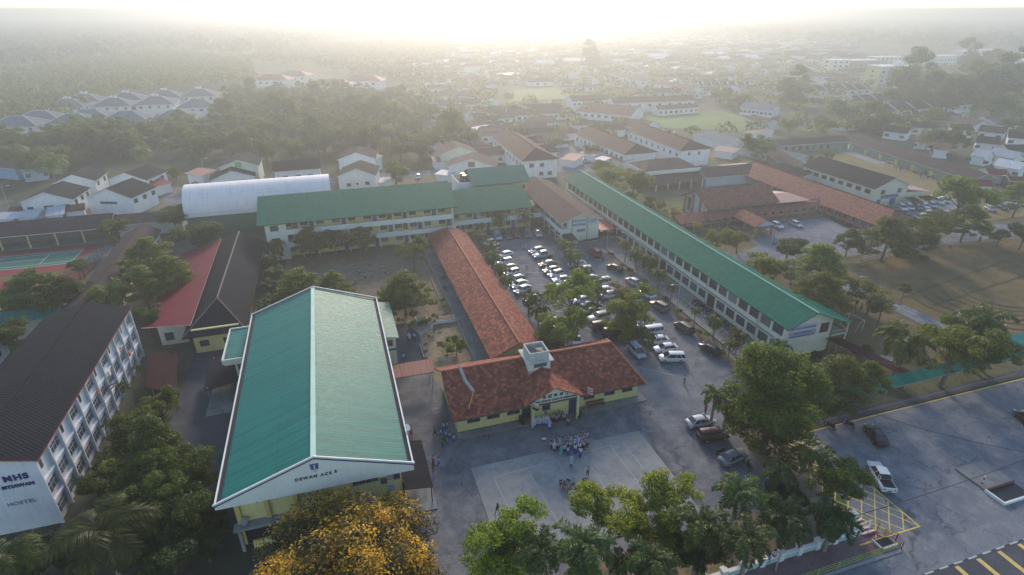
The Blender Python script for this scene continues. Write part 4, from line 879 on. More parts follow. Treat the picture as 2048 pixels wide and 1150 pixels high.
for x in (-8.9, -4.9, -.9, 3.1): g = MB(); g.box(x-.18, x+.18, fy-.95, fy-.6, 0, 3.2, GREY); g.build('column', hall)
g = MB(); g.tube((-8.2, fy-.1, 3.9), (-8.2, fy-.5, 4.05), .03, .03, 6, STEEL); g.tube((-8.2, fy-.5, 4.0), (-8.25, fy-.6, 4.1), .1, .42, 14, GREY); g.build('wall_dish', hall)
g = MB(); g.tube((9.9, -15.6, 7.6), (10.2, -15.6, 8.4), .03, .03, 6, STEEL); g.tube((10.35, -15.6, 8.35), (10.5, -15.7, 8.5), .08, .42, 16, WHITE); g.build('satellite_dish', hall)
for i in range(12): put_win(hall, 'E', -16+i*3.1, 4.6, 2.2, 1.6, 8.9, 20, 'grid', frame=False, cy=.1); put_win(hall, 'W', -16+i*3.1, 4.6, 2.2, 1.6, 8.9, 20, 'grid', frame=False, cy=.1)
# side wings of the hall
g = MB(); g.slab([(3.5, 82.6, 6.2), (6.5, 82.4, 5.7), (6.5, 95.5, 5.7), (3.0, 95.7, 6.2)], .15, TEALR, FASC, [(0, 0), (0, 3), (13, 3), (13, 0)]); r = hw('side_roof', g)
g = MB(); g.box(2.8, 6.0, 83.3, 94.8, 0, 5.6, WALLC); g.box(2.8, 6.02, 83.28, 94.9, 2.9, 3.2, NAVY); hw('side_wing', g)
put_win(hall, 'S', 0, 3.9, 1.9, .95, 0, 0, 'pair', cx=10.6, cy=11.58); put_win(hall, 'S', 0, .5, 1.3, 1.7, 0, 0, 'pair', cx=10.2, cy=11.58, gm=WALLY)
g = MB(); g.slab([(-19.5, 82.2, 6.4), (-16.0, 82.2, 6.5), (-16.0, 91.9, 6.5), (-19.8, 91.9, 6.4)], .15, TEALR, FASC, [(0, 0), (0, 3.5), (9.7, 3.5), (9.7, 0)]); hw('side_roof', g)
g = MB(); g.box(-19.7, -16.2, 82.0, 82.18, 5.6, 6.6, WALLC); g.box(-19.95, -19.75, 82.0, 92.1, 5.8, 6.65, FASC); g.box(-19.9, -16.2, 91.9, 92.1, 5.8, 6.65, FASC); g.box(-18.4, -15, 82.6, 91.6, 0, 5.55, WALLC); hw('side_wing', g)
put_win(hall, 'S', 0, 4.4, 1.4, .8, 0, 0, 'pair', cx=-11.2, cy=10.88); put_win(hall, 'S', 0, 2.7, 1.2, .4, 0, 0, 'pair', cx=-11.2, cy=10.88, gm=NAVY)
g = MB(); g.slab([(-23.0, 80.7, 2.6), (-15.2, 81.8, 3.4), (-15.2, 91.0, 3.4), (-23.6, 90.6, 2.6)], .12, DSHT, TRIM, [(0, 0), (0, 8), (9, 8), (9, 0)]); hw('lean_to_roof', g)
g = MB()
for x, y in ((-22.6, 81.2), (-22.9, 90.0), (-18.6, 81.6)): g = MB(); g.tube((x, y, 0), (x, y, 2.8), .08, .08, 6, STEEL); hw('lean_to_post', g)
g = MB(); g.box(-22.9, -15.0, 77.6, 84.8, 0, .14, CONC); hw('apron_slab', g)
g = MB(); g.slab([(2.9, 51.4, 3.3), (6.3, 51.2, 2.9), (6.3, 59.8, 2.9), (2.9, 60.2, 3.3)], .12, DSHT, TRIM, [(0, 0), (0, 3.4), (8, 3.4), (8, 0)]); hw('porch_roof', g)
g = MB(); g.box(2.8, 6.5, 50.4, 60, 0, .16, COURT)
hw('porch_slab', g)
g = MB(); g.box(2.81, 3.0, 51.5, 53.2, 2.2, 4.2, MARO); hw('side_panel', g)
g = MB()
for y in (51.6, 55.6, 59.5): g = MB(); g.tube((6.1, y, 0), (6.1, y, 2.8), .07, .07, 6, NAVY); hw('porch_post', g)
# ---- memorial block: clay tile roof, yellow walls, tower, portico
mem = thing('memorial_block', 'low yellow building with weathered clay tile roof, white tower and lettered portico', 'building', (25.7, 68.3, 0))
def mw(n, mb, p=None): return mb.build(n, p or mem, world=(p is None))
wall_shell(mem, 14.2, 5.2, 3.95, WALLY, 'x', 6.7, 'gable', hips=(0, 2.6), cx=.3)
rf = roof_parts(mem, 14.85, 6.8, 3.45, 7.3, CLAY, 'gable', 'x', (0, 2.8), th=.2, side=plain('eave_board', (.10, .09, .08), .8, .1), cap=plain('clay_ridge', (.34, .13, .08), .8, .3, 1., 5.))
g = MB(); g.slab([(11.9, 61.2, 7.3-3.72), (11.9, 61.2, 3.6), (12.4, 64.5, 5.1), (12.7, 64.5, 5.1)], .05, SILR, SILR)
g = MB()
for p, q in (((13.6, 68.6, 7.42), (13.9, 66.4, 6.25)), ((13.9, 66.4, 6.25), (14.7, 64.7, 5.4)), ): g.tube(p, q, .3, .3, 5, plain('lichen_mortar', (.30, .28, .25), .9, .3, 2., 9.))
g.tube((14.7, 64.7, 5.45), (13.4, 62.5, 4.3), .16, .13, 5, plain('new_tile_strip', (.45, .19, .08), .8, .2)); mw('roof_repair', g)
for i, x in enumerate((14.2, 17.1, 20.1)): put_win(mem, 'S', x-25.7, 1.45, 1.75, .6, 14, 5.2, 'pair', FRM, DARK)
for i, x in enumerate((32.0, 35.4, 38.4)): put_win(mem, 'S', x-25.7, 1.45, 1.6, .6, 14, 5.2, 'pair', FRM, DARK)
for y in (-2.5, 0, 2.5): put_win(mem, 'E', y, 1.6, 1.4, 1.0, 14.5, 5.2, 'pair', cx=0); put_win(mem, 'W', y, 1.6, 1.4, 1.0, 13.9, 5.2, 'pair', cx=0)
put_win(mem, 'S', 22.05-25.7, .16, 1.2, 2.5, 14, 5.2, 'door', FRM, DARK); 
g = MB(); g.box(11.6, 41.2, 61.6, 74.6, 0, .16, CONC); mw('plinth', g)
# portico: gable roof running out from the main slope, panel with lettering, posts
g = MB(); zA, zE = 6.75, 4.5; xc, xl, xr, y0, y1 = 25.3, 20.9, 29.8, 60.3, 67.4
e = math.hypot(4.4, zA-zE)
g.slab([(xl, y0, zE), (xc, y0, zA), (xc, y1, zA), (xl, 63.4, zE)], .16, CLAY, MC['eave_board'], [(0, 0), (0, e), (7, e), (3, 0)][:4])
g.slab([(xc, y0, zA), (xr, y0, zE), (xr, 63.4, zE), (xc, y1, zA)], .16, CLAY, MC['eave_board'], [(0, e), (0, 0), (3, 0), (7, e)]); mw('portico_roof', g)
g = MB(); yy = 60.75
g.add([(21.9, yy, 4.15), (29.5, yy, 4.15), (29.3, yy, 4.62), (25.3, yy, 6.5), (21.6, yy, 4.62), (21.9, yy+.15, 4.15), (29.5, yy+.15, 4.15)], [(0, 1, 2, 3, 4), (0, 5, 6, 1)], plain('gable_cream', (.58, .57, .44), .8, .06))
pn = mw('portico_panel', g)
L_ = mem.location
text(pn, 'HONG DIONG CHIANG MEMORIAL', .44, (25.45-L_.x, yy-.03-L_.y, 4.36), m=BLACK, bold=.008)
text(pn, '念 紀 坤 博 江', .60, (25.6-L_.x, yy-.03-L_.y, 4.98), m=BLACK, space=1.15, bold=.008)
g = MB(); g.box(22.8, 30.4, 63.08, 63.12, .16, 3.9, WALLY); g.box(22.8, 29.9, 62.2, 63.1, .16, 3.0, WALLY); mw('porch_wall', g)
put_win(mem, 'S', -.9, 1.75, 1.1, .85, 0, 0, 'pair', FRM, DARK, cx=0, cy=-6.1); put_win(mem, 'S', 3.3, .16, 1.15, 2.5, 0, 0, 'door', FRM, NAVY, cx=0, cy=-6.1)
g = MB(); g.box(25.9, 26.8, 62.13, 62.2, 2.72, 2.9, TRIM); g.tube((24.8, 62.2, 1.2), (24.8, 62.14, 1.2), .32, .32, 14, GREY); mw('name_plate', g)
for x in (22.3, 29.2):
    g = MB(); g.box(x-.17, x+.17, 60.75, 61.08, .16, 4.15, plain('cream_yellow', (.60, .56, .30), .7, .06)); mw('column', g)
# tower
g = MB(); g.box(23.3, 26.7, 65.8, 69.2, 5.2, 7.7, WALLC); g.box(23.25, 26.75, 65.75, 69.25, 5.2, 6.35, plain('pink_plaster', (.42, .26, .22), .85, .25, 1.2, 6.)); tw = mw('tower', g)
FASD = plain('dull_render', (.40, .40, .36), .85, .2, 1., 6., stain=(.25, .24, .22)); g = MB(); g.box(22.9, 27.1, 65.4, 69.6, 7.7, 7.88, FASD); g.box(23.5, 23.68, 66.0, 69.0, 7.88, 9.15, FASD); g.box(26.32, 26.5, 66.0, 69.0, 7.88, 9.15, FASD)
g.box(23.68, 26.32, 66.0, 66.18, 7.88, 9.15, FASD); g.box(23.68, 26.32, 68.82, 69.0, 7.88, 9.15, FASD); g.box(23.68, 26.32, 66.18, 68.82, 7.9, 8.2, GREY)
g.box(23.2, 26.8, 65.8, 69.2, 9.6, 9.68, WHITE); 
pr = g; pr.f = pr.f[:-6]; pr.m = pr.m[:-6]; pr.sm = pr.sm[:-6]; pr.v = pr.v[:-8]; mw('parapet', g)
g = MB(); g.box(24.9, 26.0, 66.7, 67.8, 8.2, 8.9, plain('old_tank', (.20, .19, .17), .9, .3, 2., 8.)); g.tube((23.8, 68.6, 9.0), (25.5, 66.3, 9.0), .05, .05, 5, TRIM); mw('roof_tank', g)
g = MB(); g.box(24.1, 26.1, 65.72, 65.8, 6.8, 7.4, plain('slate_window', (.08, .10, .13), .5, .1)); mw('tower_window', g)
g = MB()
for x in (24.1, 25.8): g.sphere((x, 65.65, 8.05), .15, WHITE, 8, 5, (1, 1, .6))
mw('roof_lamp', g)
# ---- long red roof
lr = simple('classroom_block', 'long single-storey classroom block under an orange-red clay tile ridge roof', 'building', 24.9, 104.6, 7.2, 57, 0, 3.4, 5.7, 'y', CLAY, WALLY, oh=1.3, ohg=1.0, hips=(0, 2.5), cap=MC['clay_ridge'], side=MC['eave_board'],
            wins=[('W', -26, 26, 14, 1.2, 2.2, 1.1, 'grid'), ('E', -26, 26, 14, 1.2, 2.2, 1.1, 'grid')], frame=False)
g = MB(); g.box(-6.2, -3.6, -29, 28, 0, .18, CONC); g.box(-6.35, -6.2, -29, 28, 0, .4, GREY); g.build('veranda_floor', lr)
# ---- hostel
ho = thing('hostel_block', 'three-storey stained white hostel with black roof and lettered end wall', 'building', (-41.4, 80.3, 0))
wall_shell(ho, 5.5, 18.7, 9.75, WALLH, 'y', 11.0)
roof_parts(ho, 19.0, 6.2, 9.6, 11.3, DTIL, 'gable', 'y', side=plain('red_fascia', (.30, .06, .05), .7, .15), cap=DSHT)
text(ho, 'MHS', 1.05, (3.45, -18.76, 7.35), m=NAVY, space=1.25, bold=.05); text(ho, 'SITIAWAN', .62, (3.35, -18.76, 6.35), m=NAVY, space=1.05, bold=.03)
text(ho, 'HOSTEL', .72, (2.9, -18.76, 3.9), m=plain('faded_letter', (.24, .24, .28), .8, .2), space=1.1)
g = MB(); NB = 12; dy = 37.4/NB
for i in range(NB+1):
    y = -18.7+i*dy; g = MB(); g.box(5.5, 5.85, y-.1, y+.1, 0, 9.5, WALLH); g.build('fin', ho)
g = MB()
for z in (3.1, 6.2): g.box(5.5, 5.75, -18.6, 18.6, z-.1, z+.12, WALLH); 
g.build('floor_band', ho)
for i in range(NB):
    y = -18.7+(i+.5)*dy
    for f, z in enumerate((.9, 4.0, 7.15)):
        if f == 2 and i % 2 == 0: put_win(ho, 'E', y-.35, 7.5, .55, 1.1, 5.5, 18.7, 'pair', frame=False); 
        else: put_win(ho, 'E', y, z, 2.3, 1.45 if f < 2 else 1.2, 5.5, 18.7, 'grid', plain('frame_grey', (.3, .33, .38), .6, .1), frame=True)
g = MB()
for i, (y, z) in enumerate(((9.2, 6.9), (10.1, 6.9), (12.8, 4.6), (-1.0, 6.7), (4.1, 6.6))): g.box(5.9, 6.05, y-.3, y+.35, z-.9, z-.1, [WALLW, PNKR, REDC, PCHR, WALLC][i])
g.build('drying_clothes', ho)
wb = thing('white_block', 'corner of a stained white building at the left edge', 'building', (-64.5, 104, 0)); g = MB(); g.box(-7, 6.2, 3.4-12, 3.4, 0, 8.4, WALLH); g.build('wall', wb); roof_parts(wb, 7.2, 6.5, 8.3, 9.8, DTIL, cy=-2.6)
put_win(wb, 'E', 0, 4.2, 1.6, 1.2, 6.2, 3.4, 'pair'); put_win(wb, 'E', 0, 1.2, 1.6, 1.2, 6.2, 3.4, 'pair')
# ---- red lean roof and dark roof beside it
wr = thing('canteen_store', 'cream building under a big sloping red sheet roof', 'building', (-31, 120, 0))
g = MB(); g.slab([(-36.3, 103.3, 3.4), (-27.0, 97.6, 5.5), (-27.6, 141.0, 5.5), (-36.0, 139, 3.4)], .14, REDS, FASC, [(0, 0), (-4, 9.5), (39, 9.5), (37, 0)]); g.build('roof', wr, world=True)
g = MB(); g.box(-33.4, -29.1, 101.9, 139, 0, 3.8, WALLC); g.add([(-33.4, 101.9, 3.8), (-28.2, 101.9, 3.8), (-28.2, 101.9, 5.2)], [(0, 1, 2)], WALLC); g.build('wall', wr, world=True)
put_win(wr, 'S', -31.9+31, 1.0, 1.3, 1.4, 0, 0, 'pair', cx=0, cy=-18.1); put_win(wr, 'S', 2.45, .1, 1.1, 2.5, 0, 0, 'door', cx=0, cy=-17.7)
db = simple('dark_roof_block', 'long low building with a charcoal hipped sheet roof and yellow end wall', 'building', -23.3, 118.0, 7.6, 41.5, 0, 3.9, 7.1, 'y', DSHT, WALLY, oh=1.3, ohg=1.2, hips=(8.0, 0), cap=plain('rust_ridge', (.16, .12, .11), .8, .2), side=MARO, kind='gable',
            wins=[('S', -2.2, 1.6, 2, 1.2, 1.5, 1.2, 'pair'), ('E', -19, 19, 12, 1.1, 2.2, 1.2, 'grid'), ('W', -19, 19, 12, 1.1, 2.2, 1.2, 'grid')], frame=False)
ms = thing('maroon_shed', 'small open shed with a dark maroon roof behind the hostel', 'shed', (-30.5, 87, 0))
g = MB(); g.slab([(-31.4, 84.4, 2.6), (-26.6, 80.6, 3.0), (-29.2, 95.6, 3.0), (-33.7, 94.3, 2.6)], .1, MARO, MARO, [(0, 0), (-3, 5.5), (12, 5.5), (11, 0)]); g.build('roof', ms, world=True)
for x, y in ((-31, 85), (-27, 81.6), (-29.5, 95), (-33, 94)):
    g = MB(); g.tube((x, y, 0), (x, y, 2.6), .08, .08, 6, STEEL); g.build('post', ms, world=True)
# ---- canteen, plum-roofed block, teal shed
cn = thing('canteen', 'long open-sided canteen with a plum-black roof beside the tennis court', 'building', (-80, 167.5, 0))
roof_parts(cn, 23.5, 5.0, 3.9, 6.3, PURP, 'gable', 'x')
g = MB(); g.box(-23, 23, 1.5, 4.3, 0, 4.3, plain('canteen_back', (.16, .15, .14), .9, .3, 1., 5.)); g.build('wall', cn)
for i in range(8):
    g = MB(); x = -19+i*5.9; g.box(x-.16, x+.16, -3.8, -3.5, 0, 4.0, WALLY); g.build('column', cn)
g = MB(); g.box(-23, 23, -4.4, 4.4, 0, .12, CONC); g.build('floor', cn)
c2 = simple('canteen_annexe', 'short plum-roofed annexe continuing the canteen roof line', 'building', -48.6, 168.6, 15, 6, 0, 3.7, 5.4, 'x', PURP, WALLG, oh=1.2)
pb_ = simple('plum_roof_block', 'narrow building under a plum-brown ridge roof behind the layered trees', 'building', -47.3, 129.0, 6.2, 53, 0, 4.1, 6.1, 'y', PURP, WALLC, oh=.9, cap=BRNR, wins=[('E', -24, 24, 12, 1.2, 1.8, 1.1, 'grid'), ('W', -24, 24, 12, 1.2, 1.8, 1.1, 'grid')], frame=False)
simple('teal_shed', 'small teal-roofed shed at the left edge behind trees', 'shed', -60, 114.5, 15, 5.5, R(7), 3.6, 4.6, 'x', TEALR, WALLC, oh=.5, wins=[('S', -5, 5, 3, 1, 1.2, 1.2, 'pair')])
# ---- white barrel-roofed hall
bh = thing('barrel_hall', 'hall with a white corrugated barrel roof and green end wall', 'hall', (-20.2, 167.3, 0))
g = MB(); n = 20; Rb = 7.2; z0 = 5.4; hr = 6.7
for i in range(n):
    a0, a1 = math.pi*i/n, math.pi*(i+1)/n; p0 = (-math.cos(a0)*Rb, z0+math.sin(a0)*hr); p1 = (-math.cos(a1)*Rb, z0+math.sin(a1)*hr); s0 = a0*Rb; s1 = a1*Rb
    g.slab([(-18.5, p0[0], p0[1]), (18.5, p0[0], p0[1]), (18.5, p1[0], p1[1]), (-18.5, p1[0], p1[1])], .08, WSHT, WSHT, [(0, s0), (37, s0), (37, s1), (0, s1)])
g.build('roof', bh)
g = MB(); g.box(-18.2, 18.2, -6.9, 6.9, 0, 5.45, plain('green_wall', (.05, .13, .09), .7, .15))
for x, o in ((-18.2, 1), (18.2, 0)):
    pts = [(x, -math.cos(math.pi*i/n)*6.9, 5.4+math.sin(math.pi*i/n)*6.4) for i in range(n+1)]; g.face(pts if o else pts[::-1], WALLG)
g.build('wall', bh)
# ---- three-storey block with open corridors
def corridor_block(root, x0, x1, yf, yb, floors, fh, yw, doors, sx='S', bays=3.4):
    """yf corridor edge, yw room wall, yb back wall (plan coordinates of the parent at its location)"""
    g = MB(); H_ = floors*fh+.05; g.box(x0, x1, yw, yb, 0, H_+.6, WALLY); g.box(x0, x0+.2, yf, yw, 0, H_, WALLC); g.box(x1-.2, x1, yf, yw, 0, H_, WALLC); g.build('wall', root, world=True)
    for k in range(1, floors):
        g = MB(); g.box(x0+.2, x1-.2, yf, yw, k*fh-.18, k*fh, GREY); g.build('corridor_floor', root, world=True)
        g = MB(); g.box(x0, x1, yf-.16, yf, k*fh-.25, k*fh+1.0, FASC); g.build('parapet', root, world=True)
    n = max(2, round((x1-x0)/bays))
    for i in range(n+1):
        x = x0+.15+(x1-x0-.3)*i/n; g = MB(); g.tube((x, yf+.12, 0), (x, yf+.12, H_), .1, .1, 6, WALLC); g.build('column', root, world=True)
    for k in range(floors):
        for i in range(n):
            xm = x0+(x1-x0)*(i+.5)/n; z = k*fh
            put_win(root, 'S', xm-.75-root.location.x, z+1.1, 1.7, 1.15, 0, root.location.y-yw, 'grid', FRM, frame=True)
            if doors and (i+k) % 2 == 0: put_win(root, 'S', xm+1.0-root.location.x, z+.05, .95, 2.2, 0, root.location.y-yw, 'door', FRW, BLUE, frame=False)
            elif (i*7+k) % 3 == 0: put_win(root, 'S', xm+.95-root.location.x, z+.6, 1.2, 1.7, 0, root.location.y-yw, 'grid', FRM, plain('brown_screen', (.13, .075, .05), .7, .2), frame=False)
b3 = thing('three_storey_block', 'three-storey yellow classroom block with white corridors and green tile roof', 'building', (4.9, 147, 0))
corridor_block(b3, -17.2, 27.4, 136.9, 156.5, 3, 3.2, 139.0, True, bays=3.7)
g = MB(); g.box(-17.25, -12.6, 136.85, 139, 0, 9.6, WALLC); g.build('stair_bay', b3, world=True)
for z in (1.0, 4.3, 7.4): put_win(b3, 'S', -15.2-4.9, z, 1.7, 1.2, 0, 147-136.85, 'pair')
roof_parts(b3, 23.6, 11.8, 9.5, 13.1, GRNT, 'gable', 'x', side=GRNT, cy=0.2)
g = MB(); g.box(16.5, 27.3, 136.75, 136.88, 6.1, 7.3, FASC); g.box(27.0, 27.45, 136.7, 137, 6.1, 9.6, FASC); g.build('parapet_frame', b3, world=True)
b2 = thing('two_storey_block', 'two-storey green-roofed classroom block joining the three-storey one', 'building', (38.8, 148.5, 0))
corridor_block(b2, 28.0, 49.4, 139.9, 157, 2, 3.2, 141.8, True, bays=3.6)
roof_parts(b2, 10.9, 10.4, 6.5, 10.0, GRNT, 'gable', 'x', side=GRNT, cy=.3)
g = MB(); g.slab([(17.8, 137.5, 6.0), (27.9, 138.0, 6.3), (27.9, 140.9, 7.3), (17.8, 140.4, 7.0)], .12, GRNT, GRNT, [(0, 0), (10, 0), (10, 3), (0, 3)]); g.build('lower_roof', b2, world=True)
g = MB(); g.box(18.2, 28, 136.7, 136.86, 2.95, 4.2, FASC); g.box(49.4, 53.2, 139.8, 140.0, 2.95, 4.2, FASC); g.box(49.4, 53.2, 140.0, 142.5, 3.0, 3.18, GREY); g.build('link_parapet', b2, world=True)
g = MB(); g.slab([(49.6, 142.4, 5.6), (52.8, 142.4, 5.6), (52.8, 146.0, 6.1), (49.6, 146.0, 6.1)], .1, PCHR, PCHR, [(0, 0), (3, 0), (3, 3), (0, 3)]); g.build('link_roof', b2, world=True)
g = MB(); g.box(28.4, 49.0, 138.7, 138.8, .5, .62, plain('green_rail', (.06, .20, .06), .5, .1)); 
for i in range(12): g.box(28.4+i*1.85, 28.46+i*1.85, 138.7, 138.8, 0, .6, MC['green_rail'])
g.build('green_rail', b2, world=True)
sg = thing('green_gable_block', 'smaller green-roofed block with a water tank tower behind the classrooms', 'building', (44.9, 158.5, 0))
g = MB(); g.box(36.8, 52.8, 153.0, 164, 0, 9.9, WALLY); g.build('wall', sg, world=True); roof_parts(sg, 8.6, 6.9, 9.8, 13.0, GRN, 'gable', 'x', side=GRN)
g = MB(); g.box(32.8, 36.8, 154.0, 163.5, 0, 10.3, WALLW); g.box(33.0, 36.6, 154.2, 163.3, 10.3, 10.33, DARK); g.build('stair_tower', sg, world=True)
for y in (156, 158.2):
    g = MB(); g.tube((35.0, y, 10.33), (35.0, y, 11.9), .75, .7, 14, BLACK); g.build('water_tank', sg, world=True)
for i in range(4): put_win(sg, 'S', -6+i*4, 7.3, 2.4, 1.3, 0, 5.5, 'grid', gm=MC['brown_screen'])
# ---- brown-roofed two-storey block with notice boards
bb = thing('brown_roof_block', 'two-storey block with a faded brown roof and notice boards on its end wall', 'building', (57.8, 143, 0))
g = MB(); g.box(54.3, 63.0, 125.6, 160.8, 0, 6.45, WALLC); g.face([(54.3, 125.6, 6.45), (63, 125.6, 6.45), (58.2, 125.6, 8.1)], WALLC); g.build('wall', bb, world=True)
roof_parts(bb, 18.8, 5.85, 6.25, 8.35, BRNR, 'gable', 'y', side=FASC)
g = MB(); g.box(52.6, 52.76, 125.5, 160.5, 2.95, 4.2, FASC); g.box(52.6, 54.3, 125.35, 125.5, 2.95, 4.2, FASC); g.box(52.76, 54.3, 125.5, 160.5, 3.0, 3.15, GREY); g.build('parapet', bb, world=True)
for i in range(9):
    y = 126+i*4.1; put_win(bb, 'W', y+1.2-143, .9, 1.9, 1.2, 3.5, 0, 'grid'); put_win(bb, 'W', y+1.2-143, 4.2, 1.9, 1.2, 3.5, 0, 'grid', frame=False); put_win(bb, 'W', y+3.0-143, .05, 1.0, 2.2, 3.5, 0, 'door', FRW, frame=False)
    g = MB(); g.box(52.8, 52.95, y-.08, y+.08, 0, 6.3, WALLC); g.build('column', bb, world=True)
def board(root, x0, x1, z0, z1, y, lines, bg, fg, name='notice_board', frame=None, size=None):
    g = MB(); g.box(x0, x1, y-.06, y, z0, z1, bg); b = g.build(name, root, world=True); h = (z1-z0)/len(lines)
    for i, l in enumerate(lines):
        t = text(b, l, size or h*.82, ((x0+x1)/2-root.location.x, y-.09-root.location.y, z1-h*(i+.8)), m=fg, ext=.01)
    return b
LAV = plain('lavender_board', (.40, .40, .52), .6, .06); LAV2 = plain('blue_grey_board', (.30, .33, .43), .6, .06); DBL = plain('deep_blue_board', (.02, .06, .28), .5, .06); SBL = plain('sky_blue_board', (.06, .16, .34), .5, .1)
board(bb, 55.6, 59.4, 5.75, 6.5, 125.58, ['SEKOLAH MENENGAH'], LAV, NAVY, size=.36); board(bb, 55.5, 59.4, 4.75, 5.4, 125.58, ['BERSATU BERUSAHA MAJU'], LAV2, NAVY, size=.26)
board(bb, 59.8, 62.3, 5.2, 6.2, 125.58, ['WAWASAN', 'SEKOLAH'], LAV, PNKR, size=.3); board(bb, 56.9, 59.1, 3.1, 3.8, 125.55, ['SELAMAT DATANG'], SBL, WHITE, size=.2)
for x in (55.4, 59.6):
    g = MB(); g.tube((x, 125.2, 0), (x, 125.2, 6.9), .07, .07, 6, TRIM); g.build('pole', bb, world=True)
g = MB(); g.slab([(52.9, 121.8, 2.5), (55.6, 121.8, 2.5), (55.4, 125.3, 3.1), (52.9, 125.3, 3.1)], .1, PURP, TRIM, [(0, 0), (3, 0), (3, 3), (0, 3)]); g.box(53.0, 53.2, 122, 122.2, 0, 2.5, WALLC); g.box(55.2, 55.4, 122, 122.2, 0, 2.5, WALLY); g.build('entry_canopy', bb, world=True)
# covered walkway crossing the inner yard
cw = thing('covered_walkway', 'thin flat-roofed covered walkway crossing between brown block and long green block', 'walkway', (62, 121, 0))
g = MB(); g.slab([(55.2, 119.9, 2.5), (68.4, 121.3, 2.5), (68.4, 122.6, 2.5), (55.2, 121.2, 2.5)], .1, DSHT, GREY, [(0, 0), (13, 0), (13, 1), (0, 1)]); g.build('roof', cw, world=True)
for x in (56, 59, 62, 65, 68): 
    g = MB(); g.tube((x, 120.9+(x-56)*.1, 0), (x, 120.9+(x-56)*.1, 2.4), .06, .06, 5, STEEL); g.build('post', cw, world=True)
rs_ = thing('red_awning', 'small faded red lean-to roof between brown block and long green block', 'shed', (65.5, 133, 0)); g = MB(); g.slab([(63.6, 125.5, 2.9), (68.3, 125.5, 2.7), (68.3, 143, 2.7), (63.6, 143, 2.9)], .08, plain('red_awning_sheet', (.40, .12, .10), .6, .12), GREY); g.build('roof', rs_, world=True)
for y in (126, 134, 142): g = MB(); g.tube((66, y, 0), (66, y, 2.7), .06, .06, 5, STEEL); g.build('post', rs_, world=True)
# ---- the long green-roofed block
lg = thing('long_green_block', 'very long two-storey cream block with green roof and rows of windows', 'building', (73.7, 113.4, 0))
wall_shell(lg, 4.9, 48.2, 6.55, WALLC, 'y', 8.45)
rr = roof_parts(lg, 49.3, 5.5, 6.3, 8.7, GRNT, 'gable', 'y', side=plain('green_edge', (.02, .10, .07), .6, .1))
c = MB(); c.tube((0, -49.3, 8.72), (0, 49.3, 8.72), .14, .14, 6, plain('pale_green_ridge', (.25, .42, .32), .6, .1)); c.build('ridge_cap', rr)
g = MB(); g.box(-5.15, -4.9, -48.2, 48.2, 3.02, 3.22, plain('sun_ledge', (.22, .24, .25), .8, .15)); g.build('ledge', lg)
for k in range(31):
    y = 66.9+3.05*k-113.4; put_win(lg, 'W', y, 4.25, 2.25, 1.75, 4.9, 0, 'grid', FRM)
for k in range(31):
    y = 66.9+3.05*k-113.4
    if k in (6, 12, 13, 20): put_win(lg, 'W', y, .1, 2.3, 2.6, 4.9, 0, 'grid', FRM, plain('entrance_shade', (.05, .02, .025), .9, .2), 'entrance', frame=False)  # dark panel painted in for the shade inside an open doorway
    else: put_win(lg, 'W', y, 1.0, 2.2, 1.5, 4.9, 0, 'grid', FRM, frame=k < 20)
for k in range(31): put_win(lg, 'E', 66.9+3.05*k-113.4, 4.3, 2.2, 1.4, 4.9, 0, 'grid', FRM, frame=False)
g = MB()
for k in range(32): y = 65.4+3.05*k-113.4; g = MB(); g.box(-5.03, -4.9, y-.2, y+.2, 3.9, 6.3, WALLC); g.build('pilaster', lg)
for k in (2, 7, 13, 18, 24, 29):
    g = MB(); y = 65.4+3.05*k-113.4; g.tube((-5.25, y, 0), (-5.25, y, 6.3), .07, .07, 6, STEEL); g.build('downpipe', lg)
board(lg, 69.5, 75.2, 5.25, 6.15, 65.18, ['SEKOLAH CEMERLANG'], LAV, NAVY, size=.5); board(lg, 69.6, 75.2, 3.8, 5.0, 65.18, ['MISI DAN VISI SEKOLAH', 'UNGGUL BERDISIPLIN BERILMU'], LAV2, NAVY, size=.36)
put_win(lg, 'S', 3.3, 4.0, 1.6, 1.7, 0, 48.2, 'pair', FRM, plain('maroon_screen', (.09, .03, .04), .6, .2))
g = MB(); g.slab([(5.3, -49.3, 6.45), (8.6, -49.3, 5.5), (8.6, -40, 5.5), (5.3, -38.5, 6.45)], .12, GRNT, MC['green_edge'], [(0, 3), (0, 0), (9, 0), (10, 3)]); g.build('porch_roof', lg)
for y in (-48.6, -45, -41): g = MB(); g.box(8.0, 8.25, y-.12, y+.12, 0, 5.5, WALLC); g.build('porch_column', lg)
g = MB(); g.box(4.9, 8.2, -48.6, -40.6, 2.95, 3.1, GREY); g.box(8.05, 8.15, -48.6, -40.6, 3.9, 4.0, WALLY); g.box(4.9, 8.15, -48.7, -48.6, 3.9, 4.0, WALLY); g.box(4.9, 8.15, -48.7, -48.6, 3.1, 3.3, WALLC); g.build('balcony', lg)
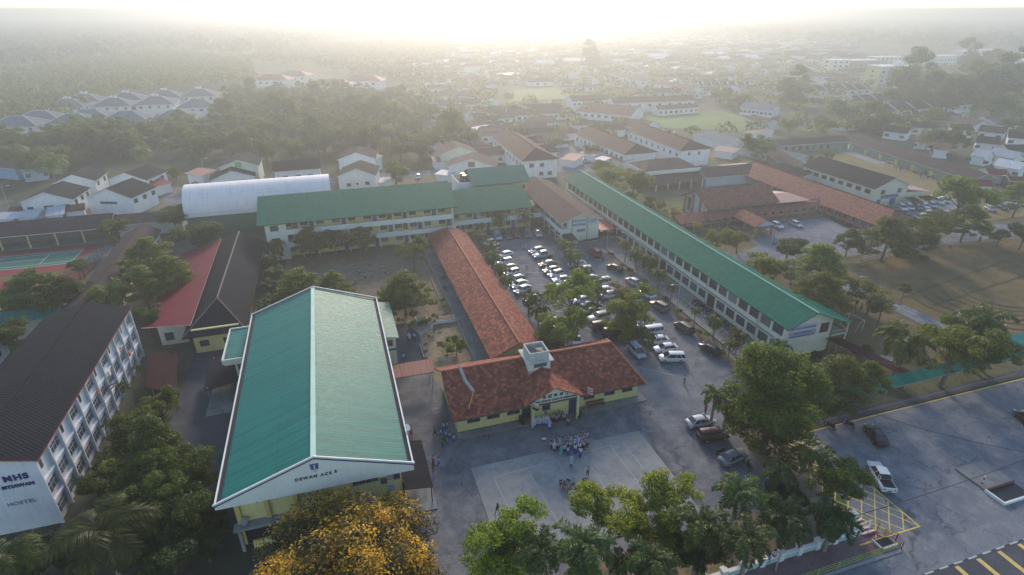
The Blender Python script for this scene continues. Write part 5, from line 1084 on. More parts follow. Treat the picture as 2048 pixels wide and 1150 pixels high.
# walkways at its end
w1 = thing('maroon_walkway', 'dark maroon covered walkway leading from the long block to the teal walkway', 'walkway', (81, 58, 0))
g = MB(); g.slab([(80.8, 52.0, 2.7), (83.4, 52.0, 2.5), (80.2, 64.6, 2.7), (77.4, 64.6, 2.9)], .1, MARO, MARO, [(0, 0), (0, 2.6), (12, 2.6), (12, 0)]); g.build('roof', w1, world=True)
for x, y in ((81.2, 53), (82.6, 53), (79.6, 58.5), (80.9, 59), (78, 64), (79.6, 64)): g = MB(); g.tube((x, y, 0), (x, y, 2.5), .06, .06, 5, STEEL); g.build('post', w1, world=True)
w2 = thing('teal_walkway', 'long low walkway with a teal sheet roof beside the forecourt', 'walkway', (85, 51.3, 0))
g = MB(); g.slab([(66.0, 50.1, 2.7), (104.5, 50.5, 2.7), (104.5, 52.6, 3.1), (66.0, 52.2, 3.1)], .08, TEALR, SILR, [(0, 0), (38, 0), (38, 2), (0, 2)]); g.build('roof', w2, world=True)
for i in range(11): g = MB(); x = 66.6+i*3.7; g.tube((x, 51.9, 0), (x, 51.9, 2.9), .07, .07, 5, STEEL); g.build('post', w2, world=True)
w3 = thing('teal_walkway', 'short piece of teal roofed walkway at the right edge', 'walkway', (112, 54, 0)); g = MB(); g.slab([(105.5, 52.6, 2.8), (125, 53.5, 2.8), (125, 56.0, 3.2), (105.5, 55.2, 3.2)], .08, TEALR, SILR, [(0, 0), (20, 0), (20, 2), (0, 2)]); g.build('roof', w3, world=True)
for x in (106.5, 113, 119, 124): g = MB(); g.tube((x, 54.3, 0), (x, 54.3, 2.9), .07, .07, 5, STEEL); g.build('post', w3, world=True)
w4 = thing('red_tile_walkway', 'short faded red roofed walkway joining the hall and the memorial block', 'walkway', (7, 76.5, 0)); g = MB(); g.slab([(3.2, 75.0, 2.9), (10.9, 74.9, 2.9), (10.9, 78.2, 3.3), (3.2, 78.2, 3.3)], .1, PCHR, TRIM, [(0, 0), (7.7, 0), (7.7, 3.2), (0, 3.2)]); g.build('roof', w4, world=True)
for x, y in ((3.8, 75.3), (10.5, 75.3), (3.8, 77.8), (10.5, 77.8)): g = MB(); g.tube((x, y, 0), (x, y, 2.9), .07, .07, 5, STEEL); g.build('post', w4, world=True)
# ---- neighbouring school on the right: brick-red roofs
rh = thing('red_roof_hall', 'tall brick-red roofed hall with pale blue-grey gable and red columns', 'hall', (108.5, 134, 0))
wall_shell(rh, 10.6, 5.9, 5.2, WALLG, 'x', 8.0)
roof_parts(rh, 12.0, 7.0, 4.7, 8.2, CLAYB, 'gable', 'x', side=plain('purple_edge', (.10, .07, .09), .8, .1))
for y in (-5.8, -1.6, 2.0, 5.8): g = MB(); g.box(-11.0, -10.55, y-.3, y+.3, 0, 5.2+max(0, 2.2-abs(y)*.5), REDC); g.build('column', rh)
put_win(rh, 'W', 3.8, 1.2, 1.2, 3.6, 10.6, 0, 'pair')
pk = thing('pink_canopy', 'flat pink sheet canopy between the red roofs', 'canopy', (125, 131, 0)); g = MB(); g.slab([(119.4, 126.8, 4.4), (131.2, 126.8, 4.2), (128.8, 133.5, 4.9), (118.8, 133.5, 4.9)], .1, PNKR, PNKR, [(0, 0), (11, 0), (10, 7), (0, 7)]); g.slab([(118.8, 133.6, 4.9), (128.8, 133.6, 4.9), (127, 137, 4.5), (118.5, 137, 4.5)], .1, plain('pale_pink', (.50, .33, .26), .6, .06), PNKR); g.build('roof', pk, world=True)
for x, y in ((120, 127.5), (130, 127.5), (120, 136), (126.5, 136)): g = MB(); g.tube((x, y, 0), (x, y, 4.2), .1, .1, 6, REDC); g.build('post', pk, world=True)
rw = thing('red_veranda', 'brick-red roofed veranda on red columns along the forecourt', 'building', (110, 126, 0))
g = MB(); g.slab([(86.0, 123.6, 2.7), (136.5, 125.2, 2.7), (136.5, 128.6, 4.0), (86.0, 127.2, 4.0)], .14, CLAYB, MC['purple_edge'], [(0, 0), (50, 0), (50, 3.8), (0, 3.8)]); g.build('roof', rw, world=True)
g = MB(); g.box(87, 134, 127.2, 127.5, 0, 3.6, plain('dim_pink_wall', (.35, .27, .24), .85, .15)); g.build('wall', rw, world=True); g = MB(); g.box(86, 135, 123.6, 127.2, 0, .15, CONC); g.build('floor', rw, world=True)
for i in range(18): g = MB(); x = 88+i*2.7; g.box(x-.17, x+.17, 124.1, 124.4, .1, 2.9, REDC); g.build('column', rw, world=True)
for i in range(17): put_win(rw, 'S', 89.4+i*2.7-110, 1.0, 1.3, 1.3, 0, -1.2, 'pair', frame=False)
pc = thing('red_porch', 'gabled brick-red entrance porch with blue-grey truss on four red columns', 'porch', (106.3, 120, 0))
roof_parts(pc, 4.9, 3.4, 3.0, 4.6, CLAYB, 'gable', 'y', side=MC['purple_edge']); g = MB(); g.face([(-2.9, -4.8, 3.0), (2.9, -4.8, 3.0), (0, -4.8, 4.4)], WALLG); g.face([(2.9, -4.78, 3.0), (-2.9, -4.78, 3.0), (0, -4.78, 4.4)], WALLG); g.build('truss', pc)
for x, y in ((-2.6, -4.4), (2.6, -4.4), (-2.6, 0), (2.6, 0)): g = MB(); g.box(x-.25, x+.25, y-.25, y+.25, 0, 3.0, REDC); g.build('column', pc)
g = MB(); g.box(-3.4, 3.4, -5.2, 4, 0, .1, SAND); g.build('floor', pc)
rl = thing('long_red_wing', 'long brick-red roofed wing running back from the forecourt', 'building', (141.5, 136, 0))
wall_shell(rl, 5.2, 30, 3.6, plain('dim_pink_wall', (.35, .27, .24)), 'y', 5.6, hips=(0, 0)); roof_parts(rl, 32.5, 7.4, 3.0, 6.1, CLAYB, 'gable', 'y', (5, 4), side=MC['purple_edge'], cap=CLAYB)
for i in range(16): g = MB(); y = -31+i*2.9; g.box(-6.8, -6.5, y-.17, y+.17, 0, 3.1, REDC); g.build('column', rl)
for i in range(15): put_win(rl, 'W', -29.5+i*2.9, 1.0, 1.4, 1.3, 5.2, 0, 'pair', frame=False)
rk = thing('black_roof_block', 'two-storey cream building with black roof and long blue sign', 'building', (158.5, 139, 0))
bk = simple('black_roof_block', 'two-storey cream building with black tile roof and a long blue sign on its gable', 'building', 160.5, 140.5, 13.0, 29, R(0), 5.8, 8.8, 'y', DTIL, WALLC, oh=.9, wins=[('S', -3.2, -3.2, 1, 3.8, 1.6, 1.4, 'grid'), ('S', 3.2, 3.2, 1, 3.8, 1.6, 1.4, 'grid'), ('S', -4, -4, 1, .3, 1.6, 2, 'door'), ('S', 1.6, 1.6, 1, .3, 2.2, 2, 'door'), ('W', -12, 12, 8, 3.8, 2, 1.2, 'grid'), ('W', -12, 12, 8, .9, 2, 1.2, 'grid')], frame=False)
bpy.data.objects.remove(rk)
board(bk, 156.9, 163.6, 2.5, 3.5, 125.9, ['PUSAT SUMBER SEKOLAH'], DBL, WHITE, 'sign', size=.5)
an = thing('pink_annexe', 'white annexe with a pale pink lean roof beside the blue sign', 'building', (171, 128, 0)); g = MB(); g.box(167.2, 174.5, 126, 134, 0, 3.6, WALLC); g.build('wall', an, world=True); g = MB(); g.slab([(167.0, 125.4, 4.6), (175.5, 125.0, 3.5), (176.5, 134.5, 3.5), (167.0, 134.5, 5.0)], .12, PNKR, FASC, [(0, 0), (9, 0), (9, 9), (0, 9)]); g.build('roof', an, world=True)
for x, y, w_ in ((166.5, 123.2, 3.4), (172, 122.8, 4.4)):
    a = thing('maroon_awning', 'little maroon awning in front of the pink annexe, %s' % ('left' if x < 170 else 'right, the larger'), 'awning', (x, y, 0)); g = MB(); g.slab([(-w_/2, -1.4, 2.1), (w_/2, -1.4, 2.1), (w_/2, 1.4, 2.6), (-w_/2, 1.4, 2.6)], .08, MARO, MARO); g.build('roof', a)
    for s in (-1, 1): g = MB(); g.tube((s*w_*.45, -1.2, 0), (s*w_*.45, -1.2, 2.1), .05, .05, 5, STEEL); g.build('post', a)
sh1 = simple('low_shed', 'low dark sheet-roofed shed with a pink strip behind the black roof', 'shed', 153, 157, 9, 14, R(0), 3.6, 5.0, 'y', DSHT, WALLW, oh=.5)
sh2 = simple('low_shed', 'grey flat shed just beyond the brick-red wing corner', 'shed', 140, 172, 10, 6, R(4), 2.9, 3.4, 'x', PNKR, WALLW, oh=.4)
br = simple('brown_hall', 'wide brown-roofed hall with pale parapet and pink ground floor', 'hall', 109, 171.5, 19, 12, 0, 5.4, 8.0, 'x', BRNR, plain('dusty_pink', (.36, .25, .21), .85, .15), oh=.9, kind='hip', hips=(4.5, 5), wins=[('S', -8, 8, 7, 1.0, 1.2, 1.8, 'pair')], frame=False)
g = MB(); g.box(-10.7, 10.5, -7.1, -6.9, 4.6, 5.7, FASC); g.box(-10.75, -10.6, -7.1, 6.5, 4.6, 5.7, FASC); g.build('parapet', br)
g = MB(); g.slab([(-8.8, -11.5, 2.6), (9.8, -11.0, 2.6), (9.8, -6.2, 4.2), (-9.2, -6.2, 4.2)], .12, BRNR, GREY, [(0, 0), (18, 0), (18, 5), (0, 5)]); g.build('lower_roof', br)
for i in range(9): g = MB(); g.box(-8.6+i*2.2, -8.3+i*2.2, -10.9, -10.6, 0, 2.8, REDC if i % 2 else WALLC); g.build('column', br)
simple('brown_wing', 'brown-roofed wing between the brown hall and the red roofs', 'building', 130.5, 164.5, 22, 9, R(-2), 3.4, 5.6, 'x', PURP, WALLG, oh=.8)
uw = [((1525, 292), (1700, 284), 9, 'U-shaped school wing at the back, far section'), ((1700, 300), (1945, 368), 9, 'long grey-brown school wing along the infield with yellow doors')]
u1 = simpleAB('school_wing', 'far section of the grey-brown school wing behind the ball court', 'building', (1560, 292), (1702, 283), 9, 3.2, 5.0, rm=PURP, wm=plain('wing_wall', (.20, .21, .17), .9, .2), wins=[('S', -14, 14, 9, .8, 1.2, 1.6, 'pair')], frame=False)
u2 = simpleAB('school_wing', 'long grey-brown school wing beside the infield with yellow-green doors', 'building', (1698, 284), (1945, 362), 10, 3.2, 5.4, rm=PURP, wm=MC['wing_wall'])
ld = u2.location; 
for i in range(9): put_win(u2, 'S', -38+i*8.6, .1, 1.6, 2.1, 0, 4.4, 'door', FRM, plain('lime_door', (.38, .42, .10), .7, .1), frame=False)
u3 = simpleAB('school_wing', 'brown-roofed wing running from the ball court to the black roof', 'building', (1625, 335), (1530, 285), 8, 3.2, 5.2, rm=PURP, wm=MC['wing_wall']); u4 = simpleAB('school_wing', 'dark grey shed roof left of the ball court wing', 'building', (1470, 292), (1590, 320), 9, 3.4, 5.0, rm=GRYR, wm=WALLG)
u5 = simpleAB('red_hut', 'small red-roofed guard hut behind the tall open tree', 'hut', (1943, 372), (1990, 374), 6, 2.8, 4.3, rm=REDS, wm=WALLW, axis='x', wins=[('S', -1.5, 1.5, 2, 1, 1, 1, 'pair')]); u6 = simpleAB('red_roof_shed', 'red-roofed shed beyond the guard hut', 'shed', (1978, 350), (2022, 352), 7, 3, 4.4, rm=REDS, wm=WALLW); u7 = simpleAB('dark_shed', 'dark open shed with rusty roof at the right edge', 'shed', (2020, 362), (2070, 366), 8, 3, 3.9, rm=MARO, wm=DARK)
# ------------------------------------------------------------------ village, town, villas
HW = plain('house_white', (.68, .68, .66), .8, .08, .6, 3., stain=(.33, .32, .29)); WN = [('S', -3, 3, 2, 1.2, 1.4, 1.1, 'pair')]
def gable_house(label, a, b, D, ze, zr, rm=DTIL, wm=HW, wins=(('S', -2.6, 2.6, 2, 3.6, 1.3, 1.0, 'pair'),), **k):
    return simpleAB('white_house', label, 'house', a, b, D, ze, zr, axis='y', rm=rm, wm=wm, wins=list(wins), group='village houses', **k)
gable_house('white gabled house nearest the canteen roof, with red window awnings', (35, 406), (147, 399), 12.5, 5.0, 7.6, DTIL, wins=(('S', -4.6, -4.6, 1, 2.4, 1.4, 1.0, 'pair'), ('S', 0, 0, 1, 2.5, 2.2, 1.0, 'pair'), ('S', 4.2, 4.2, 1, 2.5, 2.0, 1.0, 'pair'), ('E', -4, 4, 3, 3.2, 1.4, 1.2, 'grid')), oh=.5)
gable_house('white gabled house with a long strip window, right of the awning house', (168, 395), (262, 397), 12, 5.2, 8.0, DTIL, wins=(('S', -.5, -.5, 1, 3.3, 5.0, .6, 'grid'), ('E', -4, 4, 3, 3.4, 1.4, 1.1, 'grid')), oh=.3)
gable_house('white house behind the awning house', (104, 368), (192, 362), 12, 5.4, 7.9, DTIL, wins=(('E', -3, 3, 2, 3.4, 1.5, 1.2, 'pair'),))
gable_house('white house behind the strip-window house, with a red roof patch', (212, 360), (292, 361), 12, 5.2, 7.6, DTIL, wins=(('S', -1, -1, 1, 3.4, 1.6, 1.4, 'pair', BRN, BRN), ('E', -3, 3, 2, 3.2, 1.4, 1.1, 'pair')))
gable_house('cream house with a green panel on its gable', (434, 336), (518, 331), 12, 6.4, 8.7, DTIL, wm=WALLC, wins=(('S', 0, 0, 1, 6.2, 2.0, 1.5, 'pair', plain('green_panel', (.16, .34, .12), .8, .08), MC['green_panel']),))
gable_house('lower house with a red hipped front before the green-panel house', (418, 362), (512, 353), 9, 4.0, 6.6, DTIL, wins=())
simpleAB('white_house', 'side-on white house with a dark roof and blue-white fascia', 'house', (545, 344), (642, 337), 11, 5.6, 8.0, rm=DTIL, wm=HW, wins=[('S', -4, 4, 3, 2.6, 1.6, 1.2, 'grid')], group='village houses')
gable_house('tall white twin house, nearer one, right of the barrel roof', (673, 353), (752, 351), 12, 6.2, 8.6, DTIL, wins=(('S', -2.8, -2.8, 1, 2.8, 1.2, .9, 'pair'), ('S', 0, 0, 1, 3.3, .6, .5, 'pair'), ('S', 3.2, 3.2, 1, 3.2, 1.3, .9, 'pair')), oh=.3)
gable_house('tall white twin house, farther one, behind its pair', (673, 320), (752, 317), 12, 6.4, 8.8, DTIL, wins=())
gable_house('white gabled house at the lane corner beside reddish roofs', (880, 309), (955, 304), 12, 5.8, 8.2, BRNR, wm=WALLC, wins=())
gable_house('white gabled house with a brown stripe, before the lane corner house', (893, 333), (993, 334), 11, 5.0, 7.8, BRNR, wins=(('S', 0, 0, 1, 4.9, 2.2, 1.6, 'pair', BRN, plain('brown_stripe', (.20, .11, .08), .8, .1)),))
simpleAB('terrace_row', 'two-storey white terrace with hipped brown roof nearest the school', 'houses', (1044, 323), (1119, 318), 44, 6.6, 9.6, axis='y', rm=CLAYH, wm=HW, hips=(6, 0), cap=BRNR, wins=[('S', -3.2, 0.6, 2, 4.2, 1.5, 1.2, 'grid'), ('S', 0.4, 3.6, 2, 1.1, 1.4, 1.2, 'grid'), ('W', -18, 18, 9, 3.8, 1.3, 1.3, 'pair')], frame=True)
simpleAB('terrace_row', 'white terrace with ribbed brown roof behind the brown hall', 'houses', (1249, 310), (1316, 304), 44, 5.4, 8.2, axis='y', rm=CLAYH, wm=HW, hips=(4, 0), cap=BRNR, wins=[('W', -19, 19, 11, 2.6, 1.4, 1.6, 'pair')], frame=False)
simpleAB('terrace_row', 'taller white terrace with brown roof right of the brown hall', 'houses', (1361, 302), (1424, 297), 42, 6.4, 9.2, axis='y', rm=CLAYH, wm=HW, hips=(5, 0), cap=BRNR, wins=[('S', -2.6, 1.8, 2, 4.3, 1.1, 1.2, 'pair'), ('W', -18, 18, 9, 3.8, 1.3, 1.3, 'pair')], frame=False)
for a in [('low red-roofed extension by the lane corner house', (868, 325), (895, 323), 6, 3, 3.8, PCHR), ('small blue-roofed shed by the lane corner house', (852, 298), (878, 300), 5, 3.4, 3.8, SILR), ('white sheet roof lean-to before the brown-stripe house', (868, 348), (900, 352), 5, 2.6, 3.1, SILR),
          ('red carport beside the first white terrace', (1120, 318), (1150, 322), 9, 3, 3.6, PCHR), ('red and silver carports across the street', (1158, 305), (1190, 312), 7, 2.8, 3.3, PNKR), ('blue-roofed carport across the street', (1188, 318), (1208, 322), 5, 2.8, 3.2, SILR), ('red carport in the row by the second terrace', (1205, 312), (1240, 325), 7, 2.8, 3.4, PCHR), ('pink carport by the taller terrace', (1426, 300), (1468, 306), 7, 3.0, 3.6, PNKR),
          ('silver roofs left of the grey shed', (1385, 268), (1460, 288), 9, 3.6, 4.6, GRYR), ('small red lean-to right of the twin houses', (750, 316), (766, 312), 5, 5, 5.8, PCHR), ('blue-white low roof in front of the twin houses', (752, 366), (788, 363), 5, 2.2, 2.6, SILR), ('red roof lean-to beside the strip-window house', (292, 378), (345, 365), 6, 3.2, 4.0, REDS),
          ('maroon low roof below the awning house', (10, 428), (50, 424), 5, 2.6, 3.2, MARO), ('silver sheet roof below the awning house, left', (30, 437), (72, 434), 5, 2.6, 3.4, SILR), ('silver sheet roof below the awning house, right', (90, 433), (128, 428), 6, 2.8, 3.8, SILR), ('maroon sheet roof between the awning house and the strip-window house', (128, 426), (170, 420), 6, 2.8, 3.4, MARO), ('white-edged shed on the left edge', (-20, 440), (28, 438), 5, 2.4, 3.0, SILR),
          ('red extension of the green-panel house', (405, 352), (432, 340), 6, 4.4, 5.2, PCHR), ('pink roof strip behind the dark shed', (1500, 268), (1550, 262), 4, 4, 4.6, PNKR)]:
    simpleAB('low_shed', a[0], 'shed', a[1], a[2], a[3], a[4], a[5], rm=a[6], wm=HW, kind='lean', group='low roofs among the houses', oh=.3)
simpleAB('blue_house', 'blue-walled house with a brown roof at the left edge under coconut palms', 'house', (-25, 333), (28, 338), 10, 4.2, 6.2, rm=BRNR, wm=plain('sky_wall', (.16, .32, .45), .8, .1)); simpleAB('village_house', 'brown-roofed house half hidden by palms at the left', 'house', (38, 340), (92, 334), 9, 4.6, 6.6, rm=PURP, wm=plain('bluish_wall', (.35, .42, .48), .8, .1), wins=[('S', -2, 3, 2, 1.6, 1.2, 1.2, 'pair')]); simpleAB('village_house', 'white house corner beside the bright coconut palm', 'house', (98, 325), (122, 322), 8, 4.6, 6.2, rm=PURP, wm=HW)
# villas with grey hipped roofs
VG = 'grey-roofed semi-detached villas'
for i, (u, v) in enumerate([(28, 252), (75, 240), (142, 246), (175, 236), (250, 240), (350, 238), (132, 214), (225, 212), (310, 208), (395, 214), (165, 203), (250, 200), (328, 195), (398, 192)]):
    x, y = P(u, v, 5.5); top = i in (6, 7, 8, 10, 11, 12, 13)
    r = simple('villa', ['nearest grey villa at the left edge', 'grey villa behind the nearest one', 'grey villa second in the near row', 'grey villa half behind the second near one', 'grey villa third in the near row, behind treetops', 'grey villa at the right end of the near row',
        'grey villa leftmost of the back row', 'grey villa second of the back row', 'grey villa third of the back row', 'grey villa with a white wing at the right end of the back row', 'raised white-gabled villa farthest left', 'raised white-gabled villa, second from the left', 'raised white-gabled villa, third from the left', 'long white-walled villa farthest right'][i], 'villa', x, y+5, 19, 13, R(-3), 5.6, 9.2, 'x', GRYR, HW, oh=1.0, kind='hip', group=VG, wins=[('S', -7, 7, 4, 3.4, 1.4, 1.2, 'pair'), ('E', -3, 3, 2, 3.4, 1.2, 1.2, 'pair')], cap=FASC, frame=False)
    if top: g = MB(); g.box(-2.4, .6, 1, 4, 7, 10, HW); g.add([(-3, .4, 9.6), (1.4, .4, 10.6), (1.4, 4.6, 10.6), (-3, 4.6, 9.6)], [(0, 1, 2, 3)], PNKR); g.build('roof_turret', r)
for i, (u, v, w_) in enumerate([(548, 158, 26), (590, 150, 24), (660, 168, 30), (730, 160, 28), (560, 178, 20), (640, 188, 24)]):
    x, y = P(u, v, 6); simple('townhouse', 'hazy orange-roofed townhouse beyond the wood, %s from the left' % ORD[[0, 1, 3, 5, 2, 4][i] if i < 6 else 0], 'house', x, y, w_, 14, R(-20), 6, 9.5, 'x', [PCHR, PCHR, PCHR, PCHR, GRYR, GRYR][i], HW, kind='hip', group='hazy townhouses beyond the wood', wins=[('S', -8, 8, 4, 3.2, 1.6, 1.4, 'pair')], frame=False)
# town rows: listed ones
ROWS = [('white two-storey terrace behind the football field, long one', (1228, 207), (1392, 201), 12, 6, 8.5, CLAYH), ('white two-storey terrace behind the football field, left short one', (1145, 203), (1220, 200), 12, 6, 8.5, CLAYH), ('low white row in front of the long terrace, left', (1238, 221), (1282, 220), 8, 3.5, 5.2, CLAYH), ('low white row in front of the long terrace, right', (1318, 220), (1400, 214), 8, 3.5, 5.2, CLAYH),
        ('hazy long white terrace running down to the field', (1225, 150), (1380, 180), 12, 6, 8, BRNR), ('long terrace with white party walls on the right', (1740, 228), (1948, 208), 13, 4.6, 7.6, DTIL), ('second long terrace behind it with white gable copings', (1718, 205), (1866, 193), 13, 4.6, 7.6, DTIL), ('dark row before the pale apartment block', (1625, 183), (1745, 178), 14, 4.6, 7.6, DTIL), ('hazy dark row left of the lone tree', (1400, 172), (1500, 172), 12, 4.6, 7, DTIL),
        ('hazy low row behind the lone tree', (1570, 150), (1700, 155), 14, 4.6, 7, PURP), ('house row with white fronts right of the football field', (1490, 236), (1530, 248), 9, 3.2, 5, PURP), ('grey-roofed large house beyond the football field', (1478, 215), (1545, 222), 14, 4, 6.5, GRYR), ('pink-fronted hall with a wide brown roof', (1150, 222), (1262, 232), 22, 4, 7.5, CLAYH), ('broad brown-roofed row behind the first terraces', (1215, 248), (1290, 258), 16, 4, 6.5, CLAYH),
        ('brown-roofed row across the street from the first terrace', (1080, 283), (1140, 276), 12, 4, 6.2, BRNR), ('hazy brown bungalow row, nearest left', (968, 268), (1060, 262), 12, 4, 6.4, BRNR), ('hazy brown bungalow row, second', (948, 240), (1030, 236), 12, 4, 6.4, BRNR), ('silver roofed workshop in the hazy rows', (950, 262), (985, 256), 8, 4, 5, SILR), ('hazy brown bungalow row, third', (1060, 252), (1120, 244), 12, 4, 6.4, BRNR),
        ('long hazy bungalow row with a white ridge line, left', (850, 195), (960, 190), 12, 4, 6.4, BRNR), ('hazy bungalow row below the white ridge line', (880, 212), (965, 208), 12, 4, 6.4, BRNR), ('hazy bungalow row in the centre', (1020, 232), (1120, 226), 12, 4, 6.4, BRNR), ('hazy white row near the tall lone tree', (1000, 150), (1040, 148), 10, 4, 5, WSHT)]
for i, r in enumerate(ROWS):
    o = simpleAB('house_row', r[0], 'houses', r[1], r[2], r[3], r[4], r[5], rm=r[6], wm=HW, group='rows of houses in the town', wins=[('S', -Vector((P(*r[1], r[4])[0]-P(*r[2], r[4])[0], P(*r[1], r[4])[1]-P(*r[2], r[4])[1])).length*.43, Vector((P(*r[1], r[4])[0]-P(*r[2], r[4])[0], P(*r[1], r[4])[1]-P(*r[2], r[4])[1])).length*.43, 8, max(.8, r[4]-2.4), 1.8, 1.3, 'pair')], frame=False)
    if r[6] in (DTIL,) and r[4] > 4:
        Lh = Vector((P(*r[1], r[4])[0]-P(*r[2], r[4])[0], P(*r[1], r[4])[1]-P(*r[2], r[4])[1])).length/2; D2 = r[3]/2
        for k in range(6): g = MB(); xk = -Lh+2*Lh*(k+.5)/6; g.tube((xk, -D2, r[4]+.1), (xk, 0, r[5]+.15), .3, .3, 4, WHITE); g.build('party_wall', o)
# right-hand dark roofs
for i, (a, b, D, rm, lab) in enumerate([((1765, 262), (1815, 268), 9, DTIL, 'white-fronted house left of the orange roofs'), ((1822, 255), (1875, 258), 10, DTIL, 'dark-roofed house above the orange roofs'), ((1828, 282), (1868, 286), 8, PCHR, 'orange-roofed house, left of the two'), ((1865, 298), (1900, 302), 8, PCHR, 'orange-roofed house, right of the two'), ((1905, 260), (1950, 262), 10, DTIL, 'dark-roofed house with a white window front'), ((1955, 262), (2010, 268), 11, DTIL, 'dark house with a white gable truss'),
        ((2015, 275), (2070, 280), 10, DTIL, 'dark house at the right edge with a white front'), ((1950, 285), (2000, 290), 10, DTIL, 'dark low house in front of the white gable truss'), ((1940, 310), (1972, 316), 7, SILR, 'green-white sheet roof house'), ((1975, 308), (2030, 318), 7, SILR, 'white sheet-roofed workshop at the right'), ((2020, 305), (2075, 305), 9, DTIL, 'dark roof behind the workshop at the right edge'), ((1880, 240), (1930, 238), 9, DTIL, 'dark roof below the spreading bright tree'),
        ((1985, 330), (2040, 340), 6, WSHT, 'open carport with white frame near parked cars'), ((1995, 250), (2048, 245), 9, GRYR, 'grey roof under the tall trees at the right'), ((1800, 245), (1850, 240), 9, PURP, 'brown roof behind the white-fronted house')]):
    simpleAB('town_house', lab, 'house', a, b, D, 3.4, 5.6, rm=rm, wm=HW, group='houses on the right-hand side', wins=[('S', -3, 3, 2, 1.1, 1.8, 1.2, 'pair')], frame=False)
# blocks on the hazy right
for lab, a, D, W_, H_, rz, m in [('pale four-storey apartment block with a yellow end wall', (1772, 176), 16, 30, 15, -8, plain('block_grey', (.36, .40, .45), .8, .1)), ('pinkish half-built block beside the white shop rows', (1705, 150), 14, 34, 12, -4, plain('block_pink', (.40, .27, .22), .85, .15)), ('cream four-storey block with round windows', (1672, 152), 14, 18, 13, -4, WALLC), ('white arcaded shop block', (1760, 136), 14, 32, 10, -4, WALLW), ('far white shop row, centre right', (1850, 132), 14, 60, 9, 4, WALLW), ('far white shop row, right', (1925, 118), 14, 70, 9, 6, WALLW),
        ('white flat-roofed block at the right edge', (2035, 142), 20, 40, 9, -6, WALLW), ('small white block in the far haze', (1420, 118), 12, 30, 6, 0, WALLW), ('far white roofed store in the haze', (1500, 112), 20, 36, 6, 4, WALLW)]:
    x, y = P(*a, 0); t = thing('apartment_block', lab, 'building', (x+W_/2-6, y+D/2, 0), R(rz)); g = MB(); g.box(-W_/2, W_/2, -D/2, D/2, 0, H_, m); g.build('wall', t); g = MB(); g.box(-W_/2-.3, W_/2+.3, -D/2-.3, D/2+.3, H_, H_+.5, FASC); g.build('roof', t)
    if 'yellow end' in lab: g = MB(); g.box(-W_/2-.1, -W_/2, -D/2, D/2, 0, H_, WALLY); g.build('end_wall', t); g = MB(); g.box(4, 9, -2, 4, H_+.5, H_+3, WALLW); g.build('lift_room', t)
    nf = int(H_/3.2); nc = int(W_/5)
    for f in range(nf):
        for c_ in range(nc): put_win(t, 'S', -W_/2+(c_+.5)*W_/nc, f*3.2+1.2, 2.2, 1.4, 0, D/2, 'pair', frame=False) if nf*nc < 60 else None
    for f in range(nf): put_win(t, 'W', 0, f*3.2+1.2, 2.2, 1.3, W_/2+.1, 0, 'pair', frame=False)
# far town: small houses in rows fading into the haze, copied from six patterns
proto_h = []
for k, (rm, L_, W_) in enumerate([(CLAYH, 11, 9), (BRNR, 16, 9), (PURP, 12, 10), (DTIL, 20, 9), (SILR, 12, 8), (PCHR, 10, 8)]):
    proto_h.append(simple('town_house', 'pattern house of the far town', 'house', 0, 0, L_, W_, 0, 3.4, 5.6, 'x', rm, HW, oh=.8, kind='hip' if k % 2 == 0 else 'gable', wins=[('S', -3, 3, 2, 1, 1.8, 1.2, 'pair')], frame=False))
desc = ['brown hip-roofed', 'long brown-roofed', 'plum hip-roofed', 'long dark-roofed', 'silver-roofed', 'orange-roofed']
g = np.random.default_rng(77); used = set(); cnt = 0
zones = [((54, 150), (214, 340), 15, 18, 'street beyond lane corner houses', 75), ((80, 330), (340, 560), 19, 22, 'hazy town under sun glare', 130), ((330, 560), (330, 560), 24, 26, 'hazy town beyond right terraces', 65), ((200, 330), (210, 300), 19, 20, 'streets behind football field', 30)]
for (xa, xb), (ya, yb), dx, dy_, zn, mx in zones:
    c_ = 0; y = ya
    while y < yb:
        x = xa+g.uniform(0, 8)
        while x < xb and c_ < mx:
            px = x+g.normal()*1.5; py = y+g.normal()*1.5; d = math.hypot(px, py)
            u = 0; ok = g.random() < .72
            # keep the football fields, listed rows and trees clear
            if 128 < px < 245 and 205 < py < 345: ok = False
            if 95 < px < 160 and 150 < py < 235: ok = False
            if 100 < px < 175 and 330 < py < 440: ok = False
            if 240 < px < 420 and 240 < py < 330: ok = False
            zw = zn+(', left part' if px < xa+(xb-xa)*.33 else ', middle part' if px < xa+(xb-xa)*.66 else ', right part')+(' and nearer' if py < (ya+yb)/2 else ' and farther')
            if ok:
                k = int(g.choice(6, p=[.28, .22, .18, .14, .1, .08])); s = proto_h[k]
                if k in used: copy_tree(s, (px, py, 0), R(float(g.choice([0, 0, 90]))+g.normal()*3), '%s house in the %s' % (desc[k], zw), 'houses of the '+zn)
                else: s.location = (px, py, 0); s['label'] = '%s house in the %s' % (desc[k], zw); s['group'] = 'houses of the '+zn; used.add(k)
                c_ += 1
            x += dx*g.uniform(.9, 1.25)
        y += dy_

for k, s in enumerate(proto_h):
    if k not in used:
        for ch in list(s.children):
            for gch in list(ch.children): bpy.data.objects.remove(gch)
            bpy.data.objects.remove(ch)
        bpy.data.objects.remove(s)

